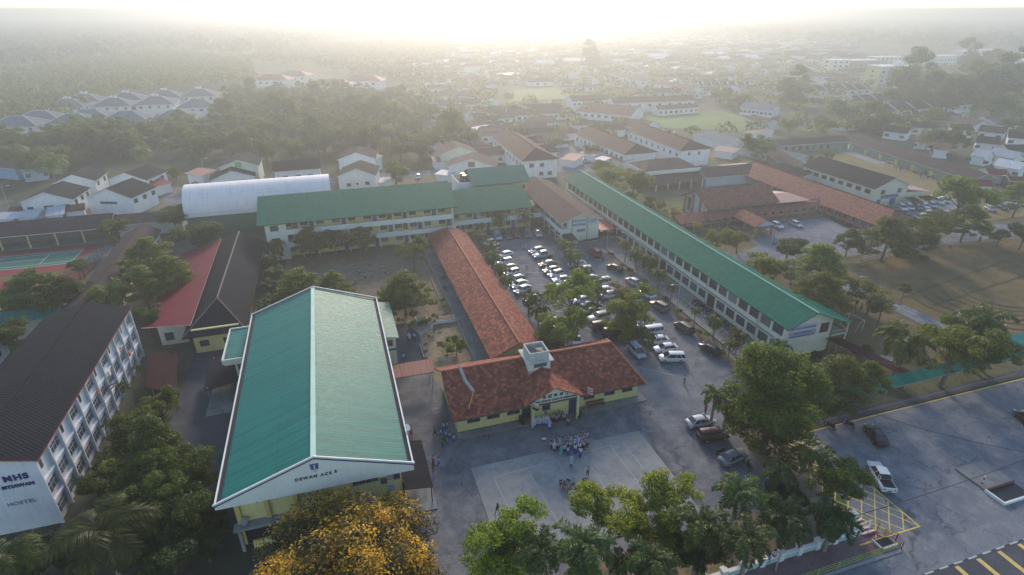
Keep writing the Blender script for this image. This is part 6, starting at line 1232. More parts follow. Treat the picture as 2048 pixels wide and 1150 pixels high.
# beyond those: roofs nobody could count, one mass
m = MB(); g = np.random.default_rng(5)
for i in range(1500):
    y = 540+900*g.random()**1.3; x = y*(.12+.95*g.random())
    if y < 560 and x < 560: continue
    L_, W_, h_ = 5+7*g.random(), 4.5+1.5*g.random(), 3.2+(3 if g.random() < .2 else 0); rm = [BRNR, PURP, DTIL, CLAYH, SILR, WSHT][int(g.choice(6, p=[.3, .24, .2, .14, .08, .04]))]
    m.box(x-L_, x+L_, y-W_, y+W_, -.1, h_, HW)
    m.add([(x-L_-.6, y-W_-.6, h_), (x+L_+.6, y-W_-.6, h_), (x+L_, y, h_+2.4), (x-L_, y, h_+2.4), (x+L_+.6, y+W_+.6, h_), (x-L_-.6, y+W_+.6, h_)], [(0, 1, 2, 3), (4, 5, 3, 2), (1, 4, 2), (5, 0, 3)], rm)
tag(m.build('far_town'), 'far town roofs dissolving into the bright haze', None, None, 'stuff')
# ------------------------------------------------------------------ vehicles
def loft(mb, secs, m, cap=True):
    """secs: rings of equal length, lofted"""
    n = len(secs[0]); vs = [p for s in secs for p in s]; fs = []
    for i in range(len(secs)-1):
        for j in range(n): k = (j+1) % n; fs.append((i*n+j, (i+1)*n+j, (i+1)*n+k, i*n+k))
    mb.add(vs, fs, m, True)
    if cap: mb.add(secs[0], [tuple(range(n))], m); mb.add(secs[-1], [tuple(range(n-1, -1, -1))], m)
def ring(x, hw, z0, z1, c=.09):
    return [(x, -hw+c, z0), (x, -hw, z0+c*1.5), (x, -hw, z1-c*1.2), (x, -hw+c*1.6, z1), (x, hw-c*1.6, z1), (x, hw, z1-c*1.2), (x, hw, z0+c*1.5), (x, hw-c, z0)]
CT = {}
def car_proto(kind):
    """front towards +x"""
    S = dict(
        sedan=(4.35, .85, [(-2.17, .70, .38, .72), (-2.1, .82, .28, .92), (-1.5, .85, .2, .96), (-.9, .85, .2, .95), (.6, .85, .2, .92), (1.1, .85, .2, .90), (1.85, .82, .24, .78), (2.17, .68, .34, .62)], (-1.75, -1.05, .35, 1.15), .92, 1.42),
        hatch=(3.8, .83, [(-1.9, .72, .36, .85), (-1.8, .82, .26, .98), (-1.2, .83, .2, .98), (.5, .83, .2, .94), (.95, .83, .2, .92), (1.6, .80, .24, .80), (1.9, .66, .34, .62)], (-1.8, -1.45, .25, 1.0), .94, 1.48),
        mpv=(4.45, .87, [(-2.22, .76, .34, .95), (-2.12, .86, .24, 1.06), (-1.2, .87, .2, 1.05), (.9, .87, .2, 1.0), (1.35, .86, .2, .96), (2.0, .82, .24, .82), (2.22, .68, .34, .64)], (-2.12, -1.85, .55, 1.45), 1.0, 1.62),
        suv=(4.5, .9, [(-2.25, .80, .42, 1.0), (-2.15, .89, .32, 1.12), (-1.2, .9, .28, 1.12), (.7, .9, .28, 1.08), (1.1, .9, .28, 1.05), (2.05, .87, .3, .98), (2.25, .76, .4, .8)], (-2.12, -1.85, .3, .98), 1.06, 1.74),
        pickup=(5.15, .9, [(-2.57, .86, .5, 1.05), (-2.5, .9, .42, 1.08), (-.9, .9, .38, 1.08), (.9, .9, .35, 1.08), (1.3, .9, .35, 1.05), (2.35, .87, .38, .96), (2.57, .74, .46, .78)], (-.95, -.72, .62, 1.32), 1.04, 1.74),
        van=(4.7, .9, [(-2.35, .84, .36, 1.2), (-2.28, .9, .26, 1.3), (1.2, .9, .22, 1.25), (1.9, .88, .24, 1.05), (2.25, .84, .28, .82), (2.35, .74, .34, .66)], (-2.25, -2.1, .95, 1.85), 1.2, 1.92))[kind]
    L, hw, secs, (xr0, xr1, xf1, xf0), zb, zt = S
    t = thing('car', 'proto', kind, (0, 0, -50)); parts = []
    mb = MB(); loft(mb, [ring(*s) for s in secs], PAINT); b = mb.build('body', t)
    th = .72*hw
    if kind == 'pickup':
        d = MB(); d.box(-2.42, -1.0, -.74, .74, 1.075, 1.087, plain('load_bed', (.025, .025, .028), .8, .1)); d.build('load_bed', t)
        d = MB(); d.tube((-1.2, -.7, 1.08), (-1.0, -.62, 1.62), .05, .05, 6, STEEL); d.tube((-1.2, .7, 1.08), (-1.0, .62, 1.62), .05, .05, 6, STEEL); d.tube((-1.0, -.62, 1.62), (-1.0, .62, 1.62), .05, .05, 6, TRIM); d.build('roll_bar', t)
    # cabin: glass house, painted roof and pillars
    lo = hw-.06; g = MB()
    P0 = [(xr0, -lo, zb), (xf0, -lo, zb), (xf0, lo, zb), (xr0, lo, zb)]; P1 = [(xr1, -th, zt-.06), (xf1, -th, zt-.06), (xf1, th, zt-.06), (xr1, th, zt-.06)]
    g.add(P0+P1, [(0, 1, 5, 4), (1, 2, 6, 5), (2, 3, 7, 6), (3, 0, 4, 7), (4, 5, 6, 7)], CGLASS); g.build('windows', t)
    r = MB(); loft(r, [[(x, -th-.02+e, zt-.07), (x, -th+.06+e, zt-.01+dz), (x, 0, zt+.03+dz), (x, th-.06-e, zt-.01+dz), (x, th+.02-e, zt-.07)] for x, e, dz in ((xr1-.06, .05, -.02), (xr1+.25, 0, 0), (xf1-.25, 0, 0), (xf1+.06, .05, -.03))], PAINT, False)
    for s in (-1, 1):
        for a, q in (((xr0, s*lo, zb), (xr1, s*th, zt-.04)), ((xf0, s*lo, zb), (xf1, s*th, zt-.04)), (((xr0+xf0)/2-.1, s*lo, zb), ((xr1+xf1)/2-.1, s*th, zt-.04))): r.tube(a, q, .045, .04, 5, PAINT, cap=False)
        if kind in ('mpv', 'van', 'suv'): r.tube((xr0+.75, s*lo, zb), (xr1+.7, s*th, zt-.04), .05, .05, 5, PAINT, cap=False)
    r.build('roof', t)
    for s in (-1, 1):
        q = MB(); q.box(xf0-.22, xf0-.05, s*(hw+.02), s*(hw+.17), zb, zb+.12, PAINT); q.build('mirror', t)
    wr = .31 if kind in ('sedan', 'hatch', 'mpv', 'van') else .36
    for x in (-L*.30, L*.305):
        for s in (-1, 1):
            w_ = MB(); w_.tube((x, s*(hw-.2), wr), (x, s*(hw+.015), wr), wr, wr, 18, TYRE); ob = w_.build('wheel', t)
            w_ = MB(); w_.tube((x, s*(hw+.0151), wr), (x, s*(hw+.03), wr), wr*.62, wr*.5, 12, RIM); w_.build('rim', ob)
    for s in (-1, 1):
        q = MB(); q.box(L/2-.2, L/2-.03, s*.42, s*.68, secs[-1][2]+.26, secs[-1][2]+.40, HEADL); q.build('headlight', t)
        q = MB(); z = secs[0][3]-.24; q.box(-L/2-.02, -L/2+.1, s*.50, s*.70, z, z+.2, TAILL); q.build('taillight', t)
    q = MB(); q.box(L/2-.05, L/2+.012, -.4, .4, .36, .52, TRIM); q.build('grille', t)
    q = MB(); q.box(-L/2-.03, -L/2+.02, -.26, .26, .62, .74, BLACK); q.build('number_plate', t)
    CT[kind] = t; return t
for k in ('sedan', 'hatch', 'mpv', 'suv', 'pickup', 'van'): car_proto(k)
COLR = dict(white=(.52, .53, .55), silver=(.36, .37, .39), grey=(.16, .17, .19), darkgrey=(.06, .065, .07), black=(.012, .013, .016), red=(.26, .03, .025), maroon=(.035, .012, .014), blue=(.03, .06, .16), silverblue=(.26, .31, .38), darkgreen=(.025, .05, .045), olive=(.20, .21, .18), bronze=(.14, .12, .10), cream=(.46, .42, .33), green=(.10, .13, .11), brown=(.07, .055, .05))
KN = dict(sedan='car', hatch='car', mpv='car', suv='car', pickup='pickup', van='van')
_used = set()
def car(kind, fr, re, col, label, group):
    a = Vector(P(*fr, .6)); b = Vector(P(*re, .6)); c = (a+b)/2; ang = math.atan2(a.y-b.y, a.x-b.x); src = CT[kind]; rgb = (*COLR[col], 1)
    z = .1
    if kind in _used: o = copy_tree(src, (c.x, c.y, z), ang, color=rgb)
    else:
        o = src; o.location = (c.x, c.y, z); o.rotation_euler = (0, 0, ang); _used.add(kind); o.color = rgb
        for ch in o.children: ch.color = rgb
    o.name = {'pickup': 'pickup_truck', 'van': 'van'}.get(kind, 'parked_car'); o['label'] = label; o['category'] = KN[kind]; o['group'] = group; return o
GA, GB, GC, GD, GE = 'cars parked before the two-storey block', 'cars in the row left of the middle palms', 'cars in the row along the long red roof', 'cars in the row right of the middle palms', 'cars parked along the kerb of the long green block'
car('mpv', (1000, 481), (991, 466), 'silverblue', 'silver-blue people carrier at the left of the top row', GA)
car('hatch', (1019, 479), (1015, 467), 'darkgrey', 'dark grey hatchback between silver-blue and red cars', GA)
car('hatch', (1036, 476), (1031, 463), 'red', 'red car in the top row before the green-roofed block', GA)
car('mpv', (1057, 475), (1055, 463), 'green', 'grey-green people carrier right of the red car', GA)
car('sedan', (1081, 476), (1072, 459), 'silver', 'silver saloon at the right end of the top row', GA)
car('hatch', (1060, 505), (1085, 499), 'silver', 'small silver car tucked behind the silver pickup', GB)
car('pickup', (1065, 514), (1108, 507), 'silver', 'silver pickup truck with an open dark load bed', GB)
car('sedan', (1077, 531), (1114, 526), 'darkgreen', 'dark green saloon first below the silver pickup', GB)
car('sedan', (1084, 544), (1123, 537), 'olive', 'olive-grey saloon second below the silver pickup', GB)
car('hatch', (1096, 553), (1127, 544), 'silver', 'pale silver hatchback below the olive saloon', GB)
car('sedan', (1103, 562), (1145, 557), 'white', 'white saloon below the pale silver hatchback', GB)
car('sedan', (1113, 572), (1152, 566), 'white', 'white saloon half under the big bright tree', GB)
car('hatch', (1126, 583), (1163, 576), 'silver', 'silver car with only its boot beside the bright tree', GB)
car('sedan', (1136, 594), (1177, 586), 'silver', 'silver saloon right of the bright tree', GB)
car('sedan', (1143, 604), (1183, 597), 'white', 'white saloon above the black car beside the bright tree', GB)
car('sedan', (1201, 609), (1163, 613), 'black', 'black saloon just below the white cars by the tree', GB)
car('sedan', (1210, 620), (1166, 627), 'darkgreen', 'dark teal saloon with red tail light', GB)
car('suv', (1180, 640), (1214, 632), 'cream', 'cream box-shaped off-roader in the middle row', GB)
car('suv', (1220, 651), (1189, 656), 'black', 'black off-roader below the cream one', GB)
car('mpv', (1250, 664), (1206, 668), 'black', 'black people carrier at the near end of the middle row', GB)
for i, (k, f, r, c, l) in enumerate([('hatch', (970, 489), (985, 484), 'white', 'white car behind palms, farthest in the left row'), ('hatch', (978, 500), (996, 494), 'silver', 'silver car behind palms, second in the left row'), ('sedan', (1000, 513), (1020, 507), 'white', 'white car between palms, third in the left row'), ('hatch', (1000, 527), (1022, 521), 'white', 'white car with an orange reflection beside the palms'),
        ('sedan', (1004, 540), (1032, 533), 'black', 'black car in the left row above a white roof'), ('hatch', (1012, 549), (1036, 542), 'white', 'white hatchback just below the black car'), ('sedan', (1016, 564), (1050, 553), 'darkgrey', 'dark saloon with a pale bonnet in the left row'), ('sedan', (1020, 575), (1056, 563), 'white', 'white saloon with its windscreen facing the red roof'), ('sedan', (1030, 586), (1062, 573), 'silverblue', 'silver saloon half covered by a palm'),
        ('sedan', (1050, 601), (1083, 592), 'cream', 'cream car at the palm in the left row'), ('hatch', (1088, 650), (1112, 644), 'white', 'white car behind the big tree, upper'), ('hatch', (1096, 664), (1122, 657), 'silver', 'silver car behind the big tree, lower')]):
    car(k, f, r, c, l, GC)
car('sedan', (1154, 691), (1153, 668), 'white', 'white-nosed car facing the front roof beside the big tree', 'cars standing alone near the memorial block')
car('mpv', (1286, 717), (1261, 689), 'silverblue', 'silver people carrier standing beside the palm island', 'cars standing alone near the memorial block')
for k, f, r, c, l in [('sedan', (1136, 531), (1172, 526), 'white', 'white car behind the first middle palms'), ('hatch', (1150, 541), (1187, 538), 'white', 'white car seen through the middle palms'), ('sedan', (1163, 563), (1196, 554), 'silver', 'silver car with its white bonnet left of the palms'), ('van', (1180, 572), (1221, 564), 'white', 'white van in the row right of the middle palms'), ('sedan', (1188, 584), (1227, 578), 'white', 'white saloon below the white van'),
        ('hatch', (1196, 594), (1236, 588), 'white', 'white car with its nose by the orange-tinged tree'), ('hatch', (1222, 614), (1262, 605), 'cream', 'pale car hidden behind the orange-tinged tree'), ('sedan', (1268, 656), (1311, 650), 'white', 'white car whose tail shows right of the rounded tree'), ('van', (1277, 669), (1325, 662), 'white', 'white van second behind the rounded tree'), ('sedan', (1290, 684), (1338, 678), 'white', 'white saloon behind the young palm'),
        ('sedan', (1308, 700), (1354, 694), 'white', 'white saloon next to the white people carrier'), ('mpv', (1318, 716), (1370, 716), 'white', 'white people carrier nearest the memorial block, side on')]:
    car(k, f, r, c, l, GD)
for k, f, r, c, l in [('suv', (1178, 499), (1200, 513), 'red', 'red box-shaped car in the lane by the brown block'), ('sedan', (1216, 530), (1243, 542), 'black', 'black saloon at the far end of the kerb'), ('sedan', (1254, 556), (1281, 571), 'silver', 'silver saloon parked at the kerb'), ('sedan', (1281, 581), (1309, 596), 'white', 'pale silver-white saloon parked at the kerb'),
        ('suv', (1303, 605), (1334, 622), 'bronze', 'bronze off-roader with a spare wheel at the kerb'), ('mpv', (1350, 644), (1386, 668), 'brown', 'dark people carrier with a pale roof at the kerb'), ('sedan', (1400, 686), (1440, 711), 'black', 'black saloon at the near end of the kerb')]:
    car(k, f, r, c, l, GE)
GF = 'cars under the huge tree'
car('sedan', (1428, 838), (1373, 849), 'silver', 'silver old saloon with dark rear window beside the dark hatchback', GF); car('mpv', (1454, 867), (1398, 875), 'maroon', 'very dark maroon hatchback beside the silver old saloon', GF); car('sedan', (1492, 903), (1440, 927), 'grey', 'grey coupe parked diagonally under the huge tree', GF)
GG = 'vehicles on the forecourt'
car('sedan', (1738, 852), (1765, 889), 'black', 'black saloon driving across the forecourt', GG); car('pickup', (1746, 928), (1777, 982), 'white', 'white pickup truck with red tail lights and empty bed', GG); car('hatch', (2040, 826), (2066, 850), 'maroon', 'dark red car cut by the right edge', GG)
GH = 'cars at the neighbouring school'
car('hatch', (1566, 457), (1543, 446), 'white', 'white hatchback beside the red porch', GH); car('sedan', (1599, 452), (1585, 445), 'silver', 'white-silver saloon on the school forecourt', GH)
for i, (k, u, v, c, l) in enumerate([('sedan', 1787, 418, 'grey', 'grey car first in the rear car park row'), ('suv', 1804, 417, 'white', 'white pickup-like car second in the rear row'), ('mpv', 1818, 415, 'white', 'white people carrier third in the rear row'), ('sedan', 1835, 415, 'darkgrey', 'dark car fourth in the rear row'), ('sedan', 1850, 413, 'white', 'white saloon fifth in the rear row'), ('hatch', 1864, 411, 'silver', 'silver hatchback sixth in the rear row')]):
    car(k, (u+7, v+5), (u-5, v-5), c, l, GH)
car('van', (1886, 408), (1858, 398), 'white', 'long white van at the end of the rear row', GH); car('sedan', (1892, 403), (1880, 397), 'white', 'white car behind the long white van', GH)
for i, (k, u, v, c, l) in enumerate([('mpv', 1842, 435, 'white', 'white car first in the front car park row'), ('hatch', 1853, 427, 'silver', 'silver car partly hidden by a treetop'), ('sedan', 1876, 431, 'white', 'white car with a red neighbour'), ('hatch', 1891, 428, 'red', 'red car in the rear car park'), ('hatch', 1903, 425, 'darkgrey', 'dark car right of the red car')]):
    car(k, (u-8, v+3), (u+8, v-2), c, l, GH)
for i, (k, u, v, c, l) in enumerate([('hatch', 1981, 418, 'silver', 'grey car left of two dark saloons'), ('sedan', 2003, 414, 'black', 'black saloon on the grass verge'), ('sedan', 2019, 412, 'blue', 'dark blue saloon on the grass verge'), ('sedan', 2024, 406, 'white', 'white roof behind the dark blue saloon')]):
    car(k, (u+9, v+4), (u-9, v-4), c, l, GH)
GI = 'cars in the village and town streets'
for k, f, r, c, l in [('sedan', (1160, 319), (1150, 313), 'white', 'white car in the street, the farther of two'), ('sedan', (1174, 325), (1161, 319), 'grey', 'grey-white car in the street, the nearer of two'), ('hatch', (836, 357), (836, 351), 'white', 'small white car in the lane right of the twin houses'), ('van', (2010, 358), (2000, 350), 'white', 'white lorry-like van under the carport frame'),
        ('hatch', (1540, 192), (1548, 191), 'white', 'white car in the far street left of the lone tree'), ('hatch', (1100, 205), (1108, 205), 'white', 'bright car roof in the hazy town'), ('hatch', (945, 259), (937, 257), 'white', 'shining car roof on the hazy road'), ('hatch', (1180, 250), (1188, 249), 'white', 'bright white car by the pink-fronted hall')]:
    car(k, f, r, c, l, GI)
# ---- two-wheelers
def motorbike_proto():
    t = thing('motorbike', 'x', 'motorbike', (0, 0, -50)); m = MB()
    loft(m, [[(x, -w_, z0), (x, w_, z0), (x, w_*.7, z1), (x, -w_*.7, z1)] for x, w_, z0, z1 in ((-.7, .08, .55, .75), (-.35, .13, .4, .78), (.0, .13, .3, .62), (.35, .12, .35, .7), (.5, .08, .6, .98))], CLOTH); m.build('body', t)
    for x in (-.62, .62): m = MB(); m.torus((x, 0, .29), .24, .055, TYRE, 16, 6); w_ = m.build('wheel', t); m = MB(); m.tube((x, -.03, .29), (x, .03, .29), .18, .18, 10, RIM); m.build('rim', w_)
    m = MB(); m.box(-.65, .05, -.12, .12, .78, .86, BLACK); m.build('seat', t); m = MB(); m.tube((.5, 0, .85), (.62, 0, .29), .03, .03, 6, STEEL); m.tube((.42, -.32, 1.0), (.42, .32, 1.0), .022, .022, 6, TRIM); m.tube((.5, 0, .85), (.42, 0, 1.0), .03, .03, 6, TRIM); m.build('handlebar', t); m = MB(); m.sphere((.55, 0, .88), .08, HEADL, 8, 5); m.build('headlight', t); return t
def bicycle_proto():
    t = thing('bicycle', 'x', 'bicycle', (0, 0, -50))
    for x in (-.52, .52): m = MB(); m.torus((x, 0, .33), .31, .02, TYRE, 18, 5); w_ = m.build('wheel', t); m = MB(); m.tube((x, -.02, .33), (x, .02, .33), .03, .03, 6, STEEL); m.build('hub', w_)
    m = MB()
    for a, b in (((-.52, 0, .33), (-.05, 0, .3)), ((-.05, 0, .3), (-.2, 0, .82)), ((-.52, 0, .33), (-.17, 0, .75)), ((-.17, 0, .75), (.38, 0, .8)), ((-.05, 0, .3), (.38, 0, .75)), ((.36, 0, .9), (.52, 0, .33))): m.tube(a, b, .025, .025, 5, CLOTH)
    m.build('frame', t); m = MB(); m.box(-.33, -.08, -.07, .07, .82, .88, BLACK); m.build('saddle', t); m = MB(); m.tube((.34, -.27, 1.0), (.34, .27, 1.0), .018, .018, 5, TRIM); m.tube((.36, 0, .85), (.34, 0, 1.0), .02, .02, 5, TRIM); m.build('handlebar', t); return t
MBK, BIC = motorbike_proto(), bicycle_proto(); _u2 = set()
def two(src, x, y, rz, col, label, group, z=.1):
    rgb = (*col, 1)
    if src in _u2: o = copy_tree(src, (x, y, z), rz, color=rgb)
    else:
        _u2.add(src); o = src; o.location = (x, y, z); o.rotation_euler = (0, 0, rz)
        for ch in o.children: ch.color = rgb
    o['label'] = label; o['group'] = group; return o
cc = [(.02, .02, .03), (.04, .10, .35), (.35, .03, .03), (.3, .3, .32), (.02, .02, .03), (.02, .05, .2)]
k = 0
for i in range(30):
    y = 68.5+i*1.35; two(BIC, 64.5+(i % 2)*.15, y, R(8), cc[(i*5) % 6], '%s bicycle from the near end of the long outer rack' % ORD[i], 'bicycles in the outer rack')
for i in range(14): two(MBK, 66.9, 72.5+i*1.15, R(4), cc[(i*7+1) % 6], '%s motorbike from the near end beside the green block' % ORD[i], 'motorbikes beside the long green block')
for i, (u, v, rz, c, l) in enumerate([(1660, 852, 100, (.02, .02, .03), 'black motorbike at the rack left of the yellow line'), (1697, 849, 105, (.02, .03, .05), 'second black motorbike beside the yellow line'), (1441, 903, 10, (.02, .02, .02), 'black motorbike between the dark hatchback and grey coupe'), (1497, 932, 60, (.03, .03, .03), 'dark motorbike at the nose of the grey coupe'), (1222, 508, 120, (.3, .03, .03), 'reddish motorbike in the inner yard'), (2000, 358, 20, (.05, .1, .3), 'blue motorbike near the dark open shed'), (800, 545, 5, (.4, .4, .4), 'silver motorbike in the courtyard beside the layered tree'), (808, 549, 20, (.5, .5, .5), 'second motorbike beside it in the courtyard')]):
    x, y = P(u, v, .4); two(MBK, x, y, R(rz), c, l, 'scattered motorbikes')
# ------------------------------------------------------------------ street furniture and small things
def lamp(u, v, h, label, ru=None, dirx=-1):
    x, y = P(u, v, 0); t = thing('street_lamp', label, 'street lamp', (x, y, 0)); m = MB(); m.tube((0, 0, 0), (0, 0, h), .09, .055, 8, STEEL); m.build('pole', t)
    m = MB(); m.tube((0, 0, h-.05), (dirx*1.5, 0, h+.15), .04, .035, 6, STEEL); m.build('arm', t); m = MB(); m.sphere((dirx*1.75, 0, h+.12), .28, WHITE, 10, 6, (1.2, .6, .35)); m.build('lamp_head', t); return t
lamp(1352, 628, 6.5, 'street lamp in the kerb bed beside the long green block'); lamp(1212, 512, 6.5, 'street lamp standing by the red car in the inner yard')
lamp(20, 418, 7, 'street lamp on the left edge beside the awning house', dirx=1); lamp(100, 330, 7, 'leaning lamp by the bright coconut palm', dirx=1); lamp(1538, 508, 6.5, 'bare pole lamp on the school forecourt')
lamp(1005, 310, 7, 'hazy lamp post at the lane corner'); lamp(410, 350, 6, 'thin lamp post on the village street', dirx=1); lamp(945, 320, 7, 'lamp post by the white gabled lane house')
lamp(2005, 372, 7.5, 'lamp post beside the red-roofed shed'); lamp(1720, 605, 6, 'slim pole with a lamp on the path side'); lamp(1580, 262, 6, 'lamp post by the grey shed roof'); lamp(1551, 1140, 6.0, 'slim lamp pole standing at the white wall', dirx=1)
def goal(u, v, rz, W_, label, z=.1):
    x, y = P(u, v, 0); t = thing('goal_frame', label, 'goal', (x, y, 0), R(rz), 'football goals'); m = MB()
    for s in (-1, 1): m.tube((s*W_/2, 0, 0), (s*W_/2, 0, 2.3), .06, .06, 6, WHITE); m.tube((s*W_/2, 0, 2.3), (s*W_/2, 1.0, 2.2), .04, .04, 5, WHITE); m.tube((s*W_/2, 1.0, 2.2), (s*W_/2, 1.9, 0), .04, .04, 5, WHITE); m.tube((s*W_/2, 0, .03), (s*W_/2, 1.9, .03), .04, .04, 5, WHITE)
    m.tube((-W_/2, 0, 2.3), (W_/2, 0, 2.3), .06, .06, 6, WHITE); m.tube((-W_/2, 1.9, .03), (W_/2, 1.9, .03), .04, .04, 5, WHITE); m.build('frame', t)
goal(1708, 655, 95, 3.2, 'white goal frame beside the long block porch'); goal(1955, 660, -60, 7, 'large white goal frame on the field behind the palm'); goal(1495, 518, 0, 3.2, 'small goal frame on the forecourt edge')
goal(1672, 305, -25, 3, 'far goal on the ball court'); goal(1772, 335, 150, 3, 'near goal on the ball court')
x, y = P(1772, 718, 0); mh = thing('manhole_cover', 'round pale concrete manhole lid on the grass', 'manhole', (x, y, .05)); m = MB(); m.tube((0, 0, 0), (0, 0, .14), 1.05, 1.05, 24, COURT); m.build('lid', mh); m = MB(); m.box(-1.7, -1.05, -.1, .1, .05, .12, COURT); m.box(1.05, 1.7, -.1, .1, .05, .12, COURT); m.build('channel', mh)
# fences
def fence(pts, h, label, name='fence', post=2.4, mt=None, rails=(.25, .6, .95), mesh_=None, n_v=0):
    mt = mt or STEEL; t = thing(name, label, 'fence', (pts[0][0], pts[0][1], 0)); r = MB()
    for i in range(len(pts)-1):
        a, b = Vector((*pts[i], 0)), Vector((*pts[i+1], 0)); L = (b-a).length; n = max(1, int(L/post))
        for k in range(n+1):
            q = a.lerp(b, k/n); m = MB(); m.tube(q, q+Vector((0, 0, h)), .05, .05, 5, mt); m.build('post', t, world=True)
        for f in rails: r.tube(a+Vector((0, 0, h*f)), b+Vector((0, 0, h*f)), .028, .028, 4, mt)
        for k in range(int(L*n_v)): q = a.lerp(b, (k+.5)/(L*n_v)); r.tube(q, q+Vector((0, 0, h*.95)), .018, .018, 3, mt)
    r.build('rails', t, world=True); return t
fence([(-110, 161.8), (-56.6, 161.8)], 2.8, 'dark mesh fence behind the tennis court', mt=TRIM, n_v=1.5, post=6); fence([(-56.4, 161.5), (-56.4, 137), (-62, 118)], 3.2, 'green mesh fence between tennis court and plum roof', mt=plain('fence_green', (.03, .10, .06), .6, .1), n_v=2.5)
fence([P(1690, 575), P(1790, 622), P(1900, 678)], 1.1, 'low fence beside the path on the field side', post=4); fence([P(1460, 505), P(1600, 540), P(1720, 525), P(1850, 500)], 1.0, 'low wire fence along the forecourt edge', post=4)
fence([P(1720, 520), P(1800, 500), P(2048, 476)], .9, 'low kerb fence beside the school road', post=5)
fence([(52.1, 34.4), (54.0, 31.9), (54.1, 31.0)], 1.5, 'yellow steel barrier rail at the pedestrian gate', mt=YEL, n_v=3); fence([(54.3, 31.2), (55.0, 30.3), (54.6, 29.2)], 1.2, 'maroon rail round the drain by the gate', mt=plain('maroon_rail', (.16, .03, .05), .6, .1), n_v=4); fence([(40.5, 29.35), (54.2, 29.45)], 1.1, 'yellow-green kerb railing along the pavement', mt=plain('lime_rail', (.28, .34, .10), .6, .1), n_v=2)
fence([(23.6, 61.0), (23.6, 61.0001)], .01, 'x') if False else None
# rack of metal hoops along the yellow line
rk = thing('bicycle_rack', 'long row of galvanised hoops behind the yellow line', 'rack', (80, 49.3, 0))
for i in range(80):
    m = MB(); x = 62.5+i*.5-80; m.tube((x, 0, 0), (x, 0, .5), .02, .02, 4, STEEL); m.tube((x, 0, .5), (x+.25, 0, .5), .02, .02, 4, STEEL); m.tube((x+.25, 0, .5), (x+.25, 0, 0), .02, .02, 4, STEEL); m.build('hoop', rk)
lay('walkway_apron', [(62, 48.6), (108, 48.8), (108, 50.2), (62, 50.2)], ASPHD, .085)
# bicycle racks rails in the bicycle yard
t = thing('bicycle_shelter_rail', 'long low rail holding the bicycles by the green block', 'rail', (64.4, 90, 0)); m = MB()
m.tube((64.9, 66, .7), (64.9, 112, .7), .03, .03, 5, STEEL); m.build('rail', t, world=True)
for i in range(10): m = MB(); m.tube((64.9, 66+i*5.1, 0), (64.9, 66+i*5.1, .7), .04, .04, 5, STEEL); m.build('post', t, world=True)
t = thing('kerb_wall', 'pale concrete kerb dividing car lane and bicycle yard', 'kerb', (62.3, 90, 0)); m = MB(); m.box(-.12, .12, -28, 33, 0, .3, CONC); m.build('kerb', t)
# front wall of the school yard with white piers
wl_ = thing('boundary_wall', 'white and teal boundary wall with square piers at the bottom edge', 'wall', (44, 32.2, 0)); m = MB(); m.box(30, 51.0, 32.05, 32.35, 0, .75, plain('pale_teal_wall', (.30, .42, .40), .8, .12)); m.box(30, 51.0, 32.0, 32.4, .75, .9, WHITE); m.build('wall', wl_, world=True)
for i in range(9):
    m = MB(); x = 31+i*2.45; m.box(x-.3, x+.3, 31.9, 32.5, 0, 1.25, WHITE); m.box(x-.36, x+.36, 31.84, 32.56, 1.25, 1.4, WHITE); m.build('pier', wl_, world=True)
gt = thing('gate_post', 'cream gate post with striped side by the pedestrian gate', 'gate', (51.3, 33.2, 0)); m = MB(); m.box(-.4, .4, -.4, .4, 0, 2.6, WALLC); m.build('post', gt); m = MB(); m.box(-.42, -.1, -.43, -.4, 0, 2.0, YEL); m.build('panel', gt)
gf = thing('pedestrian_gate', 'white open frame gate over the red and white striped ramp', 'gate', (52.2, 32.0, 0)); m = MB()
for x in (-.6, .6): m.tube((x, 0, 0), (x, 0, 2.2), .06, .06, 6, WHITE)
m.tube((-.6, 0, 2.2), (.6, 0, 2.2), .06, .06, 6, WHITE); m.tube((-.6, 0, 1.6), (.6, 0, 1.6), .04, .04, 6, WHITE); m.build('frame', gf)
rp = thing('striped_ramp', 'red and white striped ramp inside the pedestrian gate', 'ramp', (53.0, 32.6, 0)); m = MB()
for i in range(8): m.box(-1.0, .9, -.9+i*.28, -.9+i*.28+.26, .09, .15, WHITE if i % 2 else REDS)
m.build('ramp', rp); dr = thing('drain_pit', 'black open drain pit edged in white beside the ramp', 'drain', (53.6, 30.4, 0)); m = MB(); m.box(-1.1, .9, -.55, .55, .09, .14, BLACK); m.build('pit', dr); m = MB(); m.box(-1.25, 1.05, -.7, -.55, .0, .35, WHITE); m.box(-1.25, -1.1, -.7, .7, 0, .35, WHITE); m.build('rim', dr)
# bus-stop like kerb island at the right edge
ki = thing('kerb_island', 'white walled drain corner with a striped post at the right edge', 'kerb', (73.5, 31, 0)); m = MB(); m.box(-1.6, 3.5, -.8, -.6, 0, .45, WALLW); m.box(-1.6, -1.4, -.6, 1.6, 0, .45, WALLW); m.box(-1.4, 3.5, -.6, 1.5, .0, .1, BLACK); m.box(-1.4, 3.5, 1.5, 1.6, 0, .5, plain('brick_edge', (.13, .07, .07), .8, .2)); m.build('wall', ki)
m = MB(); m.box(-1.4, 3.5, 1.6, 5.5, 0, .3, CONC); m.build('slab', ki)
for i in range(4): m = MB(); m.tube((-1.45, 2.2, .7+i*.35), (-1.45, 2.2, 1.05+i*.35), .07, .07, 6, WHITE if i % 2 else BLACK); m.build('post_band', ki)
